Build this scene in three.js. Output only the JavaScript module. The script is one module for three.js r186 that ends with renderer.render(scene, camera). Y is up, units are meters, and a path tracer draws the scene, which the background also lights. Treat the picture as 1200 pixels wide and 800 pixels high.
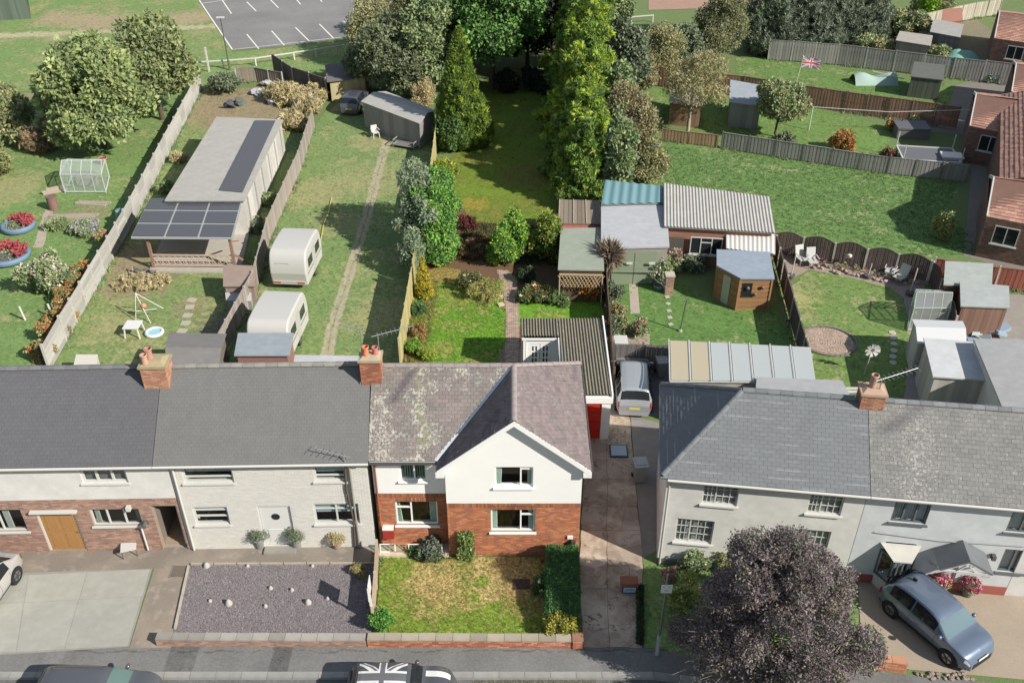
import * as THREE from 'three';

const V = (x, y, z) => new THREE.Vector3(x, y, z);
let seed = 12345;
function rnd() { seed = (seed + 0x6D2B79F5) | 0; let t = Math.imul(seed ^ (seed >>> 15), 1 | seed); t = (t + Math.imul(t ^ (t >>> 7), 61 | t)) ^ t; return ((t ^ (t >>> 14)) >>> 0) / 4294967296; }
const rr = (a, b) => a + (b - a) * rnd();
const clamp = (x, a = 0, b = 1) => Math.min(b, Math.max(a, x));
const mix = (a, b, t) => a + (b - a) * t;
const mix3 = (a, b, t) => [mix(a[0], b[0], t), mix(a[1], b[1], t), mix(a[2], b[2], t)];
const sm = (a, b, x) => { const t = clamp((x - a) / (b - a)); return t * t * (3 - 2 * t); };
const toLin = (c) => { c /= 255; return c <= 0.04045 ? c / 12.92 : Math.pow((c + 0.055) / 1.055, 2.4); };
const toS = (c) => { c = clamp(c); return 255 * (c <= 0.0031308 ? c * 12.92 : 1.055 * Math.pow(c, 1 / 2.4) - 0.055); };
const S = (r, g, b, k = 1) => [toLin(r) * k, toLin(g) * k, toLin(b) * k];
function h2(x, y) { let n = Math.imul(x, 374761393) + Math.imul(y, 668265263) | 0; n = Math.imul(n ^ (n >>> 13), 1274126177); return ((n ^ (n >>> 16)) >>> 0) / 4294967296; }
function vn(x, y) { const ix = Math.floor(x), iy = Math.floor(y); let fx = x - ix, fy = y - iy; fx = fx * fx * (3 - 2 * fx); fy = fy * fy * (3 - 2 * fy); return mix(mix(h2(ix, iy), h2(ix + 1, iy), fx), mix(h2(ix, iy + 1), h2(ix + 1, iy + 1), fx), fy); }
function fbm(x, y, o = 4) { let a = 0.5, s = 0, t = 0; for (let i = 0; i < o; i++) { s += a * vn(x, y); t += a; a *= 0.5; x = x * 2.03 + 17.3; y = y * 2.03 + 9.1; } return s / t; }
// ---------------------------------------------------------------- camera, sky, sun, exposure
const CAM_H = 28.6, PITCH = 34.5 * Math.PI / 180, FOC = 1100;
const scene = new THREE.Scene();
const camera = new THREE.PerspectiveCamera(2 * Math.atan(400 / FOC) * 180 / Math.PI, 1.5, 0.5, 2000);
camera.position.set(0, CAM_H, 0);
camera.rotation.x = -PITCH;
const SKY_I = 0.41;
const SUN_EL = 35 * Math.PI / 180;
const sunDir = new THREE.Vector3(0.845 * Math.cos(SUN_EL), Math.sin(SUN_EL), 0.535 * Math.cos(SUN_EL)).normalize();
{ // daylight sky: pale blue with scattered thin cloud
  const W = 512, H = 256, d = new Float32Array(W * H * 4);
  for (let j = 0; j < H; j++) for (let i = 0; i < W; i++) {
    const el = (j + 0.5) / H * Math.PI - Math.PI / 2, az = (i + 0.5) / W * Math.PI * 2, e = Math.max(0, Math.sin(el)), q = Math.pow(1 - e, 2.2);
    const dx = Math.cos(el) * Math.cos(az), dz = Math.cos(el) * Math.sin(az), k = 1 / (e + 0.25);
    const cl = el > 0 ? sm(0.42, 0.72, fbm(dx * k * 1.8 + 9, dz * k * 1.8 + 4, 5)) * 0.75 : 0;
    const c = mix3(mix3([0.34, 0.47, 0.7], [0.72, 0.78, 0.84], q), [0.95, 0.95, 0.94], cl), o = (j * W + i) * 4;
    for (let m = 0; m < 3; m++) d[o + m] = c[m] * SKY_I; d[o + 3] = 1;
  }
  const t = new THREE.DataTexture(d, W, H, THREE.RGBAFormat, THREE.FloatType); t.mapping = THREE.EquirectangularReflectionMapping; t.magFilter = THREE.LinearFilter; t.needsUpdate = true; scene.background = t; scene.environment = t;
}
const sun = new THREE.DirectionalLight(new THREE.Color(1, 0.94, 0.85), 4.8);
sun.name = 'sun';
sun.position.copy(sunDir).multiplyScalar(150).add(new THREE.Vector3(0, 0, -60));
sun.target.position.set(0, 0, -60);
sun.castShadow = true;
sun.shadow.mapSize.set(4096, 4096);
Object.assign(sun.shadow.camera, { left: -90, right: 90, top: 90, bottom: -90, near: 1, far: 400 });
scene.add(sun, sun.target);
const renderer = new THREE.WebGLRenderer({ antialias: true });
renderer.toneMapping = THREE.LinearToneMapping;
renderer.toneMappingExposure = 1.42;
renderer.shadowMap.enabled = true;

// ---------------------------------------------------------------- helpers
// pixel of the 1200 x 800 photograph -> point on the horizontal plane y = h
function ray(px, py) { const u = (px - 600) / FOC, v = -(py - 400) / FOC; return V(u, v * Math.cos(PITCH) - Math.sin(PITCH), -v * Math.sin(PITCH) - Math.cos(PITCH)); }
function P(px, py, h = 0) { const d = ray(px, py); return d.multiplyScalar((h - CAM_H) / d.y).add(V(0, CAM_H, 0)); }
function heightAt(py, z) { const d = ray(600, py); return CAM_H + d.y * z / d.z; }
const mpp = (q, h = 0) => (-q.z * Math.cos(PITCH) + (CAM_H - h) * Math.sin(PITCH)) / FOC; // metres per pixel at a point
function spot(x, yb, yt, w) { const q = P(x, yb), H = Math.max(0.15, heightAt(yt, q.z)); return { q, H, R: w * mpp(q, H / 2) / 2 }; }
function onFacade(g, px, py, z = 0) { g.updateMatrixWorld(true); const inv = g.matrixWorld.clone().invert(); const o = V(0, CAM_H, 0).applyMatrix4(inv), d = ray(px, py).transformDirection(inv); const t = (z - o.z) / d.z; return o.add(d.multiplyScalar(t)); }

const names = {};
const uniq = (n) => { names[n] = (names[n] || 0) + 1; return names[n] === 1 ? n : n + '_' + String(names[n] - 1).padStart(3, '0'); };
function tag(o, label, category, group, kind) { Object.assign(o.userData, { label, category }); if (group) o.userData.group = group; if (kind) o.userData.kind = kind; return o; }
function thing(name, label, category, pos = V(0, 0, 0), ry = 0, group) { const o = new THREE.Group(); o.name = uniq(name); o.position.copy(pos); o.rotation.y = ry; scene.add(o); return tag(o, label, category, group); }
function part(name, geo, mat, parent) { const m = new THREE.Mesh(geo.isBufferGeometry ? geo : geo.geo(), mat); m.name = name; m.castShadow = m.receiveShadow = true; parent.add(m); return m; }
function solo(name, label, category, geo, mat, group, kind) { const m = part(uniq(name), geo, mat, scene); return tag(m, label, category, group, kind); }
const structure = (name, label, category, geo, mat) => solo(name, label, category, geo, mat, null, 'structure');

class MB { // mesh builder: triangles with flat normals, metre uv and vertex colours
  constructor() { this.p = []; this.n = []; this.u = []; this.c = []; this.m = null; this.col = [1, 1, 1]; }
  xf(m) { this.m = m; return this; }
  color(c) { this.col = c; return this; }
  tri(a, b, c, ua, ub, uc, na, nb, nc) {
    if (this.m) { a = a.clone().applyMatrix4(this.m); b = b.clone().applyMatrix4(this.m); c = c.clone().applyMatrix4(this.m); }
    let n; if (!na) { n = V(0, 0, 0).subVectors(b, a).cross(V(0, 0, 0).subVectors(c, a)).normalize(); na = nb = nc = n; }
    else if (this.m) { na = na.clone().transformDirection(this.m); nb = nb.clone().transformDirection(this.m); nc = nc.clone().transformDirection(this.m); }
    for (const [q, w] of [[a, na], [b, nb], [c, nc]]) { this.p.push(q.x, q.y, q.z); this.n.push(w.x, w.y, w.z); this.c.push(this.col[0], this.col[1], this.col[2]); }
    for (const q of [ua, ub, uc]) this.u.push(q[0], q[1]);
    return this;
  }
  quad(a, b, c, d, uo = 0) {
    const w = a.distanceTo(b), h = a.distanceTo(d);
    this.tri(a, b, c, [uo, 0], [uo + w, 0], [uo + w, h]); this.tri(a, c, d, [uo, 0], [uo + w, h], [uo, h]); return this;
  }
  poly(pts, uvf) { // planar polygon, counter-clockwise seen from outside, convex
    const f = uvf || ((q) => [q.x, q.z]);
    for (let i = 1; i + 1 < pts.length; i++) this.tri(pts[0], pts[i], pts[i + 1], f(pts[0]), f(pts[i]), f(pts[i + 1])); return this;
  }
  box(x0, y0, z0, x1, y1, z1) {
    const a = V(x0, y0, z0), b = V(x1, y0, z0), c = V(x1, y1, z0), d = V(x0, y1, z0), e = V(x0, y0, z1), f = V(x1, y0, z1), g = V(x1, y1, z1), h = V(x0, y1, z1);
    this.quad(e, f, g, h); this.quad(b, a, d, c); this.quad(f, b, c, g); this.quad(a, e, h, d); this.quad(h, g, c, d); this.quad(a, b, f, e); return this;
  }
  cbox(x, y, z, w, h, d) { return this.box(x - w / 2, y, z - d / 2, x + w / 2, y + h, z + d / 2); }
  bar(a, b, w, t = w) { // square bar between two points
    const d = V(0, 0, 0).subVectors(b, a), L = d.length(); d.normalize(); const s = Math.abs(d.y) > 0.95 ? V(1, 0, 0) : V(0, 1, 0);
    const u = V(0, 0, 0).crossVectors(s, d).normalize(), v = V(0, 0, 0).crossVectors(d, u);
    const m = new THREE.Matrix4().makeBasis(u, v, d).setPosition(a); const keep = this.m; this.m = keep ? keep.clone().multiply(m) : m; this.box(-w / 2, -t / 2, 0, w / 2, t / 2, L); this.m = keep; return this;
  }
  cyl(a, b, r0, r1 = r0, seg = 8, caps = true) {
    const d = V(0, 0, 0).subVectors(b, a), L = d.length(); d.normalize(); const s = Math.abs(d.y) > 0.95 ? V(1, 0, 0) : V(0, 1, 0);
    const u = V(0, 0, 0).crossVectors(s, d).normalize(), v = V(0, 0, 0).crossVectors(d, u);
    const at = (i, r, o) => o.clone().addScaledVector(u, Math.cos(i / seg * 6.2831853) * r).addScaledVector(v, Math.sin(i / seg * 6.2831853) * r);
    const nn = (i) => V(0, 0, 0).addScaledVector(u, Math.cos(i / seg * 6.2831853)).addScaledVector(v, Math.sin(i / seg * 6.2831853));
    for (let i = 0; i < seg; i++) {
      const A = at(i, r0, a), B = at(i + 1, r0, a), C = at(i + 1, r1, b), D = at(i, r1, b), w = 6.28 * r0 / seg;
      this.tri(A, B, C, [i * w, 0], [i * w + w, 0], [i * w + w, L], nn(i), nn(i + 1), nn(i + 1)); this.tri(A, C, D, [i * w, 0], [i * w + w, L], [i * w, L], nn(i), nn(i + 1), nn(i));
      if (caps) { this.tri(b, D, C, [0, 0], [r1, 0], [0, r1]); this.tri(a, B, A, [0, 0], [r0, 0], [0, r0]); }
    } return this;
  }
  tube(pts, r, seg = 6) { for (let i = 0; i + 1 < pts.length; i++) this.cyl(pts[i], pts[i + 1], typeof r === 'function' ? r(i / (pts.length - 1)) : r, typeof r === 'function' ? r((i + 1) / (pts.length - 1)) : r, seg); return this; }
  geom(g, m) {
    const q = g.index ? g.toNonIndexed() : g, P_ = q.attributes.position, N_ = q.attributes.normal, U_ = q.attributes.uv, a = V(0, 0, 0), n = V(0, 0, 0);
    const mm = m ? (this.m ? this.m.clone().multiply(m) : m) : this.m;
    for (let i = 0; i < P_.count; i++) {
      a.fromBufferAttribute(P_, i); n.fromBufferAttribute(N_, i); if (mm) { a.applyMatrix4(mm); n.transformDirection(mm); }
      this.p.push(a.x, a.y, a.z); this.n.push(n.x, n.y, n.z); this.u.push(U_ ? U_.getX(i) : 0, U_ ? U_.getY(i) : 0); this.c.push(...this.col);
    } return this;
  }
  patch(f, nu, nv) { // smooth grid surface f(u, v)
    const g = [], N = [];
    for (let j = 0; j <= nv; j++) for (let i = 0; i <= nu; i++) g.push(f(i / nu, j / nv));
    const at = (i, j) => g[clamp(j, 0, nv) * (nu + 1) + clamp(i, 0, nu)];
    for (let j = 0; j <= nv; j++) for (let i = 0; i <= nu; i++) N.push(V(0, 0, 0).subVectors(at(i + 1, j), at(i - 1, j)).cross(V(0, 0, 0).subVectors(at(i, j + 1), at(i, j - 1))).normalize());
    for (let j = 0; j < nv; j++) for (let i = 0; i < nu; i++) {
      const k = [j * (nu + 1) + i, j * (nu + 1) + i + 1, (j + 1) * (nu + 1) + i + 1, (j + 1) * (nu + 1) + i], uv = k.map((q) => [g[q].x, g[q].z]);
      this.tri(g[k[0]], g[k[1]], g[k[2]], uv[0], uv[1], uv[2], N[k[0]], N[k[1]], N[k[2]]); this.tri(g[k[0]], g[k[2]], g[k[3]], uv[0], uv[2], uv[3], N[k[0]], N[k[2]], N[k[3]]);
    } return this;
  }
  geo() {
    const g = new THREE.BufferGeometry();
    g.setAttribute('position', new THREE.Float32BufferAttribute(this.p, 3)); g.setAttribute('normal', new THREE.Float32BufferAttribute(this.n, 3));
    g.setAttribute('uv', new THREE.Float32BufferAttribute(this.u, 2)); g.setAttribute('color', new THREE.Float32BufferAttribute(this.c, 3)); return g;
  }
}
const rotY = (a, x = 0, y = 0, z = 0) => new THREE.Matrix4().makeRotationY(a).setPosition(x, y, z);

// ---------------------------------------------------------------- textures and materials
function dtex(w, h, f, srgb, rx = 1, ry = 1) {
  const d = new Uint8Array(w * h * 4);
  for (let j = 0; j < h; j++) for (let i = 0; i < w; i++) { const c = f(i, j), k = (j * w + i) * 4; if (srgb) { d[k] = toS(c[0]); d[k + 1] = toS(c[1]); d[k + 2] = toS(c[2]); } else d[k] = d[k + 1] = d[k + 2] = clamp(c) * 255; d[k + 3] = 255; }
  const t = new THREE.DataTexture(d, w, h, THREE.RGBAFormat); t.wrapS = t.wrapT = THREE.RepeatWrapping; t.magFilter = THREE.LinearFilter; t.minFilter = THREE.LinearMipmapLinearFilter; t.generateMipmaps = true;
  if (srgb) t.colorSpace = THREE.SRGBColorSpace; t.repeat.set(rx, ry); t.needsUpdate = true; return t;
}
// tileable noise: blend of four shifted copies
const wrapN = (f, n) => (i, j) => { const u = i / n, v = j / n; return f(i, j) * (1 - u) * (1 - v) + f(i - n, j) * u * (1 - v) + f(i, j - n) * (1 - u) * v + f(i - n, j - n) * u * v; };
const grainF = wrapN((i, j) => 0.55 * h2(i + 999, j + 77) + 0.45 * fbm(i / 7, j / 7, 3), 256);
const bumpGrain = dtex(256, 256, grainF, false, 1 / 1.6, 1 / 1.6);           // coarse grit, 1.6 m tile
const bumpGrass = dtex(256, 256, wrapN((i, j) => 0.5 * h2(i, j) + 0.5 * vn(i / 3, j / 3), 256), false, 1 / 3, 1 / 3);
const streakF = wrapN((i, j) => fbm(i / 3, j / 40, 3) * 0.7 + 0.3 * h2(i, j), 256);
const grainMap = dtex(256, 256, (i, j) => { const v = 0.72 + 0.5 * (wrapN((a, b) => fbm(a / 26, b / 26, 5), 256)(i, j)) * 0.6 + 0.1 * (h2(i, j) - 0.5); return [v, v, v]; }, true, 1 / 2.7, 1 / 2.7);
const streakMap = dtex(256, 256, (i, j) => { const v = 0.68 + 0.55 * (streakF(i, j) - 0.1); return [v, v, v]; }, true, 1 / 1.3, 1 / 1.3);
const mats = {};
function mat(c, o = {}) { // c: linear colour
  const key = c.map((x) => x.toFixed(4)).join() + JSON.stringify(o, (k, v) => (v && v.isTexture ? v.uuid : v));
  if (mats[key]) return mats[key];
  const { rough = 0.85, metal = 0, map, bump, bs = 0.004, phys, ...rest } = o;
  const m = phys ? new THREE.MeshPhysicalMaterial({ ...phys }) : new THREE.MeshStandardMaterial();
  m.color.setRGB(c[0], c[1], c[2]); m.roughness = rough; m.metalness = metal; m.vertexColors = true; m.side = THREE.DoubleSide;
  if (map) m.map = map; if (bump) { m.bumpMap = bump; m.bumpScale = bs; } Object.assign(m, rest);
  return (mats[key] = m);
}
const plain = (c, rough = 0.8) => mat(c, { rough, map: grainMap, bump: bumpGrain, bs: 0.002 });
const rough = (c, bs = 0.006) => mat(c, { rough: 0.95, map: grainMap, bump: bumpGrain, bs });
const wood = (c) => mat(c, { rough: 0.85, map: streakMap });
const paint = (c, r = 0.4) => mat(c, { rough: r });
const GLASS = mat([0.9, 0.95, 0.95], { rough: 0.03, phys: { transmission: 1, thickness: 0, ior: 1.5 } });
const DARKGLASS = mat(S(38, 44, 48), { rough: 0.06 });
const METAL = mat(S(150, 152, 152), { rough: 0.35, metal: 0.8 });
const WHITEP = paint([0.78, 0.78, 0.77], 0.35);

function worldTex(x0, z0, x1, z1, res, f) {
  const w = Math.min(2048, Math.max(8, Math.ceil((x1 - x0) / res))), h = Math.min(2048, Math.max(8, Math.ceil((z1 - z0) / res)));
  const t = dtex(w, h, (i, j) => f(x0 + (i + 0.5) / w * (x1 - x0), z0 + (j + 0.5) / h * (z1 - z0)), true, 1 / (x1 - x0), 1 / (z1 - z0));
  t.offset.set(-x0 / (x1 - x0), -z0 / (z1 - z0)); t.wrapS = t.wrapT = THREE.ClampToEdgeWrapping; return t;
}
const bbox = (pts) => [Math.min(...pts.map((q) => q[0])), Math.min(...pts.map((q) => q[1])), Math.max(...pts.map((q) => q[0])), Math.max(...pts.map((q) => q[1]))];
const px = (list, h = 0) => list.map(([a, b]) => { const q = P(a, b, h); return [q.x, q.z]; });
function inside(pts, x, z) { let r = false; for (let i = 0, j = pts.length - 1; i < pts.length; j = i++) { const [a, b] = pts[i], [c, d] = pts[j]; if ((b > z) !== (d > z) && x < (c - a) * (z - b) / (d - b) + a) r = !r; } return r; }
function wob(pts, step = 0.5, amp = 0.08) { // ragged outline
  const o = []; pts.forEach((a, i) => { const b = pts[(i + 1) % pts.length], L = Math.hypot(b[0] - a[0], b[1] - a[1]), n = Math.max(1, Math.round(L / step)); for (let k = 0; k < n; k++) { const t = k / n, x = mix(a[0], b[0], t), z = mix(a[1], b[1], t); o.push([x + (vn(x * 2.1, z * 2.3) - 0.5) * 2 * amp, z + (vn(x * 2.2 + 31, z * 1.9) - 0.5) * 2 * amp]); } }); return o;
}
function sheetGeo(pts, y, thick = 0) {
  const c = pts.map((q) => new THREE.Vector2(q[0], q[1])); if (THREE.ShapeUtils.isClockWise(c)) c.reverse();
  const mb = new MB(); for (const [a, b, d] of THREE.ShapeUtils.triangulateShape(c, [])) mb.tri(V(c[a].x, y, c[a].y), V(c[d].x, y, c[d].y), V(c[b].x, y, c[b].y), [c[a].x, c[a].y], [c[d].x, c[d].y], [c[b].x, c[b].y]);
  if (thick) c.forEach((a, i) => { const b = c[(i + 1) % c.length]; mb.quad(V(b.x, y - thick, b.y), V(a.x, y - thick, a.y), V(a.x, y, a.y), V(b.x, y, b.y)); });
  return mb.geo();
}
const sheet = (name, label, cat, pts, y, m, thick = 0) => structure(name, label, cat, sheetGeo(pts, y, thick), m);
// lawn: fresh green, second green and dry straw, mixed by world-space noise; f may add its own patches
function lawnTex(pts, a, b, dry, dryAmt, f, res = 0.06) {
  const [x0, z0, x1, z1] = bbox(pts);
  return worldTex(x0, z0, x1, z1, res, (x, z) => {
    const n1 = fbm(x * 0.55 + 3, z * 0.55, 4), n2 = fbm(x * 2.7, z * 2.7 + 40, 3), g = vn(x * 9, z * 9) * 0.5 + vn(x * 19, z * 19) * 0.5;
    let c = mix3(a, b, sm(0.32, 0.68, n1 * 0.6 + n2 * 0.4)); let d = sm(0.62 - dryAmt, 0.8 - dryAmt * 0.7, n1 * 0.45 + n2 * 0.35 + g * 0.25); c = mix3(c, dry, d * 0.85);
    if (f) c = f(x, z, c, n1, n2, g); const k = 0.62 + 0.76 * g; return [c[0] * k, c[1] * k, c[2] * k];
  });
}
const lawnMat = (t) => mat([1, 1, 1], { rough: 1, map: t, bump: bumpGrass, bs: 0.03 });
function lawn(name, label, pts, y, a, b, dry, dryAmt, f, o = {}) {
  const w = wob(pts, o.step || 0.4, o.amp ?? 0.07), m = sheet(name, label, 'lawn', w, y, lawnMat(lawnTex(w, a, b, dry, dryAmt, f, o.res))), [x0, z0, x1, z1] = bbox(w), L = [], n = Math.min(6000, (x1 - x0) * (z1 - z0) * 10);
  for (let i = 0; i < n; i++) { const x = rr(x0, x1), z = rr(z0, z1); if (!inside(w, x, z) || vn(x * 1.2, z * 1.2) < rnd() * 0.75) continue; const c = [a, b, a, dry][i & 3], v = rr(0.85, 1.35); L.push([x, y, z, rr(0.05, 0.14), [c[0] * v, c[1] * v, c[2] * v], 1]); }
  instances('grass_blades', LEAF.blade, leafMat, L, m); return m;
}

// ---------------------------------------------------------------- foliage
function leafGeo(kind) {
  const mb = new MB(), keep = seed; seed = 777;
  const leaf = (o, d, L, W) => { const s = V(rr(-1, 1), rr(-1, 1), rr(-1, 1)).cross(d).normalize().multiplyScalar(W / 2); const tip = o.clone().addScaledVector(d, L), m = o.clone().addScaledVector(d, L * 0.5), n = V(0, 0, 0).crossVectors(d, s).normalize().multiplyScalar(W * 0.15); mb.tri(o, m.clone().add(s).add(n), tip, [0, 0], [1, 0], [1, 1]); mb.tri(o, tip, m.clone().sub(s).add(n), [0, 0], [1, 1], [0, 1]); };
  const dir = () => { const d = V(rr(-1, 1), rr(-1, 1), rr(-1, 1)); return d.lengthSq() < 0.01 ? V(0, 1, 0) : d.normalize(); };
  if (kind === 'broad') for (let i = 0; i < 11; i++) { const d = dir(); leaf(d.clone().multiplyScalar(rr(0.05, 0.4)), dir().addScaledVector(d, 0.8).normalize(), rr(0.4, 0.62), rr(0.26, 0.36)); }
  if (kind === 'fine') for (let i = 0; i < 16; i++) { const d = dir(); leaf(d.clone().multiplyScalar(rr(0.1, 0.6)), dir().addScaledVector(d, 0.8).normalize(), rr(0.25, 0.4), rr(0.13, 0.2)); }
  if (kind === 'spray') for (let i = 0; i < 14; i++) { const a = rr(0, 6.28), d = V(Math.cos(a) * 0.55, rr(0.1, 1.0), Math.sin(a) * 0.55).normalize(); leaf(V(rr(-0.15, 0.15), rr(-0.3, 0.2), rr(-0.15, 0.15)), d, rr(0.45, 0.8), rr(0.1, 0.17)); }
  if (kind === 'blade') for (let i = 0; i < 7; i++) { const a = rr(0, 6.28), o = V(rr(-0.5, 0.5), 0, rr(-0.5, 0.5)), s = V(Math.cos(a), 0, Math.sin(a)).multiplyScalar(0.09), t = o.clone().add(V(rr(-0.5, 0.5), rr(0.6, 1.1), rr(-0.5, 0.5))); mb.tri(o.clone().sub(s), o.clone().add(s), t, [0, 0], [1, 0], [0, 1]); }
  if (kind === 'long') for (let i = 0; i < 46; i++) { const a = rr(0, 6.28), e = rr(-0.5, 1.3), d = V(Math.cos(a) * Math.cos(e), Math.sin(e), Math.sin(a) * Math.cos(e)); leaf(V(0, 0, 0), d, rr(0.8, 1.05), 0.11); }
  if (kind === 'petal') for (let i = 0; i < 7; i++) { const d = dir(); d.y = Math.abs(d.y); leaf(d.clone().multiplyScalar(0.1), d, rr(0.3, 0.45), rr(0.35, 0.5)); }
  seed = keep; return mb.geo();
}
const LEAF = {}; for (const k of ['broad', 'fine', 'spray', 'blade', 'long', 'petal']) LEAF[k] = leafGeo(k);
const leafMat = mat([1, 1, 1], { rough: 0.75, phys: { transmission: 0.3, thickness: 0 } });
const barkMat = mat(S(92, 80, 66), { rough: 0.95, map: streakMap, bump: bumpGrain, bs: 0.01 });
const petalMat = mat([1, 1, 1], { rough: 0.8 });
const dum = new THREE.Object3D(), colr = new THREE.Color();
function instances(name, geo, m, list, parent, kind = 'stuff') { // list of [x, y, z, size, colour, (rotation mode)]
  const im = new THREE.InstancedMesh(geo, m, list.length); im.name = name; im.castShadow = im.receiveShadow = true;
  list.forEach((q, i) => { dum.position.set(q[0], q[1], q[2]); if (q[5]) { const k = 0.25 * q[5]; dum.rotation.set(rr(-k, k), rr(0, 6.28), rr(-k, k)); } else dum.rotation.set(rr(0, 6.28), rr(0, 6.28), rr(0, 6.28)); dum.scale.setScalar(q[3]); dum.updateMatrix(); im.setMatrixAt(i, dum.matrix); im.setColorAt(i, colr.setRGB(q[4][0], q[4][1], q[4][2])); });
  im.userData.kind = kind; parent.add(im); return im;
}
// points spread through a union of ellipsoid blobs [x, y, z, rx, ry, rz], denser toward the surface, with lumpy radius and gaps
function blobPoints(blobs, n, size, pal, o = {}) {
  const out = [], vol = blobs.map((b) => Math.pow(b[3] * b[4] * b[5], 0.66)), tot = vol.reduce((a, b) => a + b, 0), ph = rr(0, 99);
  blobs.forEach((b, bi) => {
    const k = Math.round(n * vol[bi] / tot);
    for (let i = 0; i < k; i++) {
      const a = rr(0, 6.2832), cz = rr(o.low ?? -0.75, 1), s = Math.sqrt(1 - cz * cz), dx = Math.cos(a) * s, dz = Math.sin(a) * s;
      const lump = 0.72 + 0.5 * fbm(dx * 2.3 + ph + bi * 7, cz * 2.3 + dz * 2.1 + ph, 3);
      if (vn(a * 2.2 + ph, cz * 3 + bi * 5) < (o.gap ?? 0.14)) continue;
      const rad = lump * (1 - (o.deep ?? 0.45) * Math.pow(rnd(), 1.6)) * (rnd() < 0.06 ? 1.1 : 1);
      const x = b[0] + dx * b[3] * rad, y = b[1] + cz * b[4] * rad, z = b[2] + dz * b[5] * rad; if (y < 0.02) continue;
      let inn = false; for (let q = 0; q < blobs.length && !inn; q++) if (q !== bi) { const c = blobs[q]; const e = ((x - c[0]) / c[3]) ** 2 + ((y - c[1]) / c[4]) ** 2 + ((z - c[2]) / c[5]) ** 2; if (e < 0.3) inn = true; }
      if (inn && rnd() < 0.8) continue;
      const c = pal[Math.floor(Math.pow(rnd(), 1.2) * pal.length)], v = rr(0.72, 1.28); out.push([x, y, z, size * rr(0.45, 1.5), [c[0] * v, c[1] * v, c[2] * v * rr(0.8, 1.1)]]);
    }
  }); return out;
}
function randomBlobs(R, H, n, y0, sq = 0.8) { const b = [[0, y0 + (H - y0) * 0.5, 0, R * 0.72, (H - y0) * 0.46, R * 0.72]]; for (let i = 0; i < n; i++) { const a = i * 2.4 + rr(-0.4, 0.4), t = rr(0.1, 0.95), rad = R * (0.62 - 0.35 * Math.abs(t - 0.35)); const s = R * rr(0.32, 0.48); b.push([Math.cos(a) * rad, mix(y0 + s * 0.5, H - s * 0.75, t), Math.sin(a) * rad, s, s * sq, s]); } return b; }
function trunkGeo(h, r, limbs, spread) { const mb = new MB(); const lean = V(rr(-0.2, 0.2), 0, rr(-0.2, 0.2)); const pts = [0, 0.3, 0.6, 1].map((t) => V(lean.x * t * t, h * t, lean.z * t * t)); mb.tube(pts, (t) => r * (1 - 0.65 * t), 9); for (let i = 0; i < limbs; i++) { const a = i * 2.4 + rr(-0.3, 0.3), t = rr(0.35, 0.9), o = V(lean.x * t * t, h * t, lean.z * t * t), e = o.clone().add(V(Math.cos(a) * spread * rr(0.5, 1), h * rr(0.2, 0.5), Math.sin(a) * spread * rr(0.5, 1))), mid = o.clone().lerp(e, 0.5).add(V(0, -0.08 * h * rr(0, 1), 0)); mb.tube([o, mid, e], (q) => r * 0.42 * (1 - 0.75 * q), 6); } return mb; }
const Gr = { // linear leaf colours
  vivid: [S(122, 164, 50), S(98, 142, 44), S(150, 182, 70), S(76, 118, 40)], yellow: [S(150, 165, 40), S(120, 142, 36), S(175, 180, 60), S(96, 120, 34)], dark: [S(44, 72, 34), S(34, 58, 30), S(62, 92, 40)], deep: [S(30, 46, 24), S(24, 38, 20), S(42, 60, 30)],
  mute: [S(142, 160, 112), S(126, 146, 100), S(160, 174, 124), S(112, 130, 92)], olive: [S(164, 162, 118), S(146, 148, 106), S(178, 172, 128), S(128, 132, 98)], greyd: [S(116, 130, 104), S(102, 116, 94), S(132, 144, 116)], straw: [S(190, 178, 138), S(172, 160, 124), S(204, 190, 152)],  // muted sets have a pale veil mixed into the leaf colour
  purple: [S(122, 108, 112), S(106, 93, 98), S(142, 127, 130), S(92, 82, 86)], orange: [S(190, 140, 74), S(176, 120, 66), S(150, 140, 80)], brown: [S(158, 136, 108), S(140, 122, 98)], red: [S(176, 84, 88), S(156, 74, 80)], pink: [S(206, 110, 140), S(190, 90, 124), S(216, 150, 168)], white: [S(214, 210, 200), S(196, 196, 186)], lav: [S(120, 112, 140), S(100, 98, 116)],
};
function tree(name, label, pos, o) { // o: R, H, y0 (crown base), n, size, pal, leaf, gap, blobs
  const g = thing(name, label, o.cat || 'tree', pos, 0, o.group); part('trunk', trunkGeo(o.H * 0.62, o.tr || 0.05 * o.H * 0.5, o.limbs ?? 6, o.R * 0.6), o.bark || barkMat, g);
  const bl = o.blobs || randomBlobs(o.R, o.H, o.nb || 9, o.y0 ?? o.H * 0.28); instances('crown', LEAF[o.leaf || 'broad'], leafMat, blobPoints(bl, o.n || 3000, o.size || 0.4, o.pal, o), g); return g;
}
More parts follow.
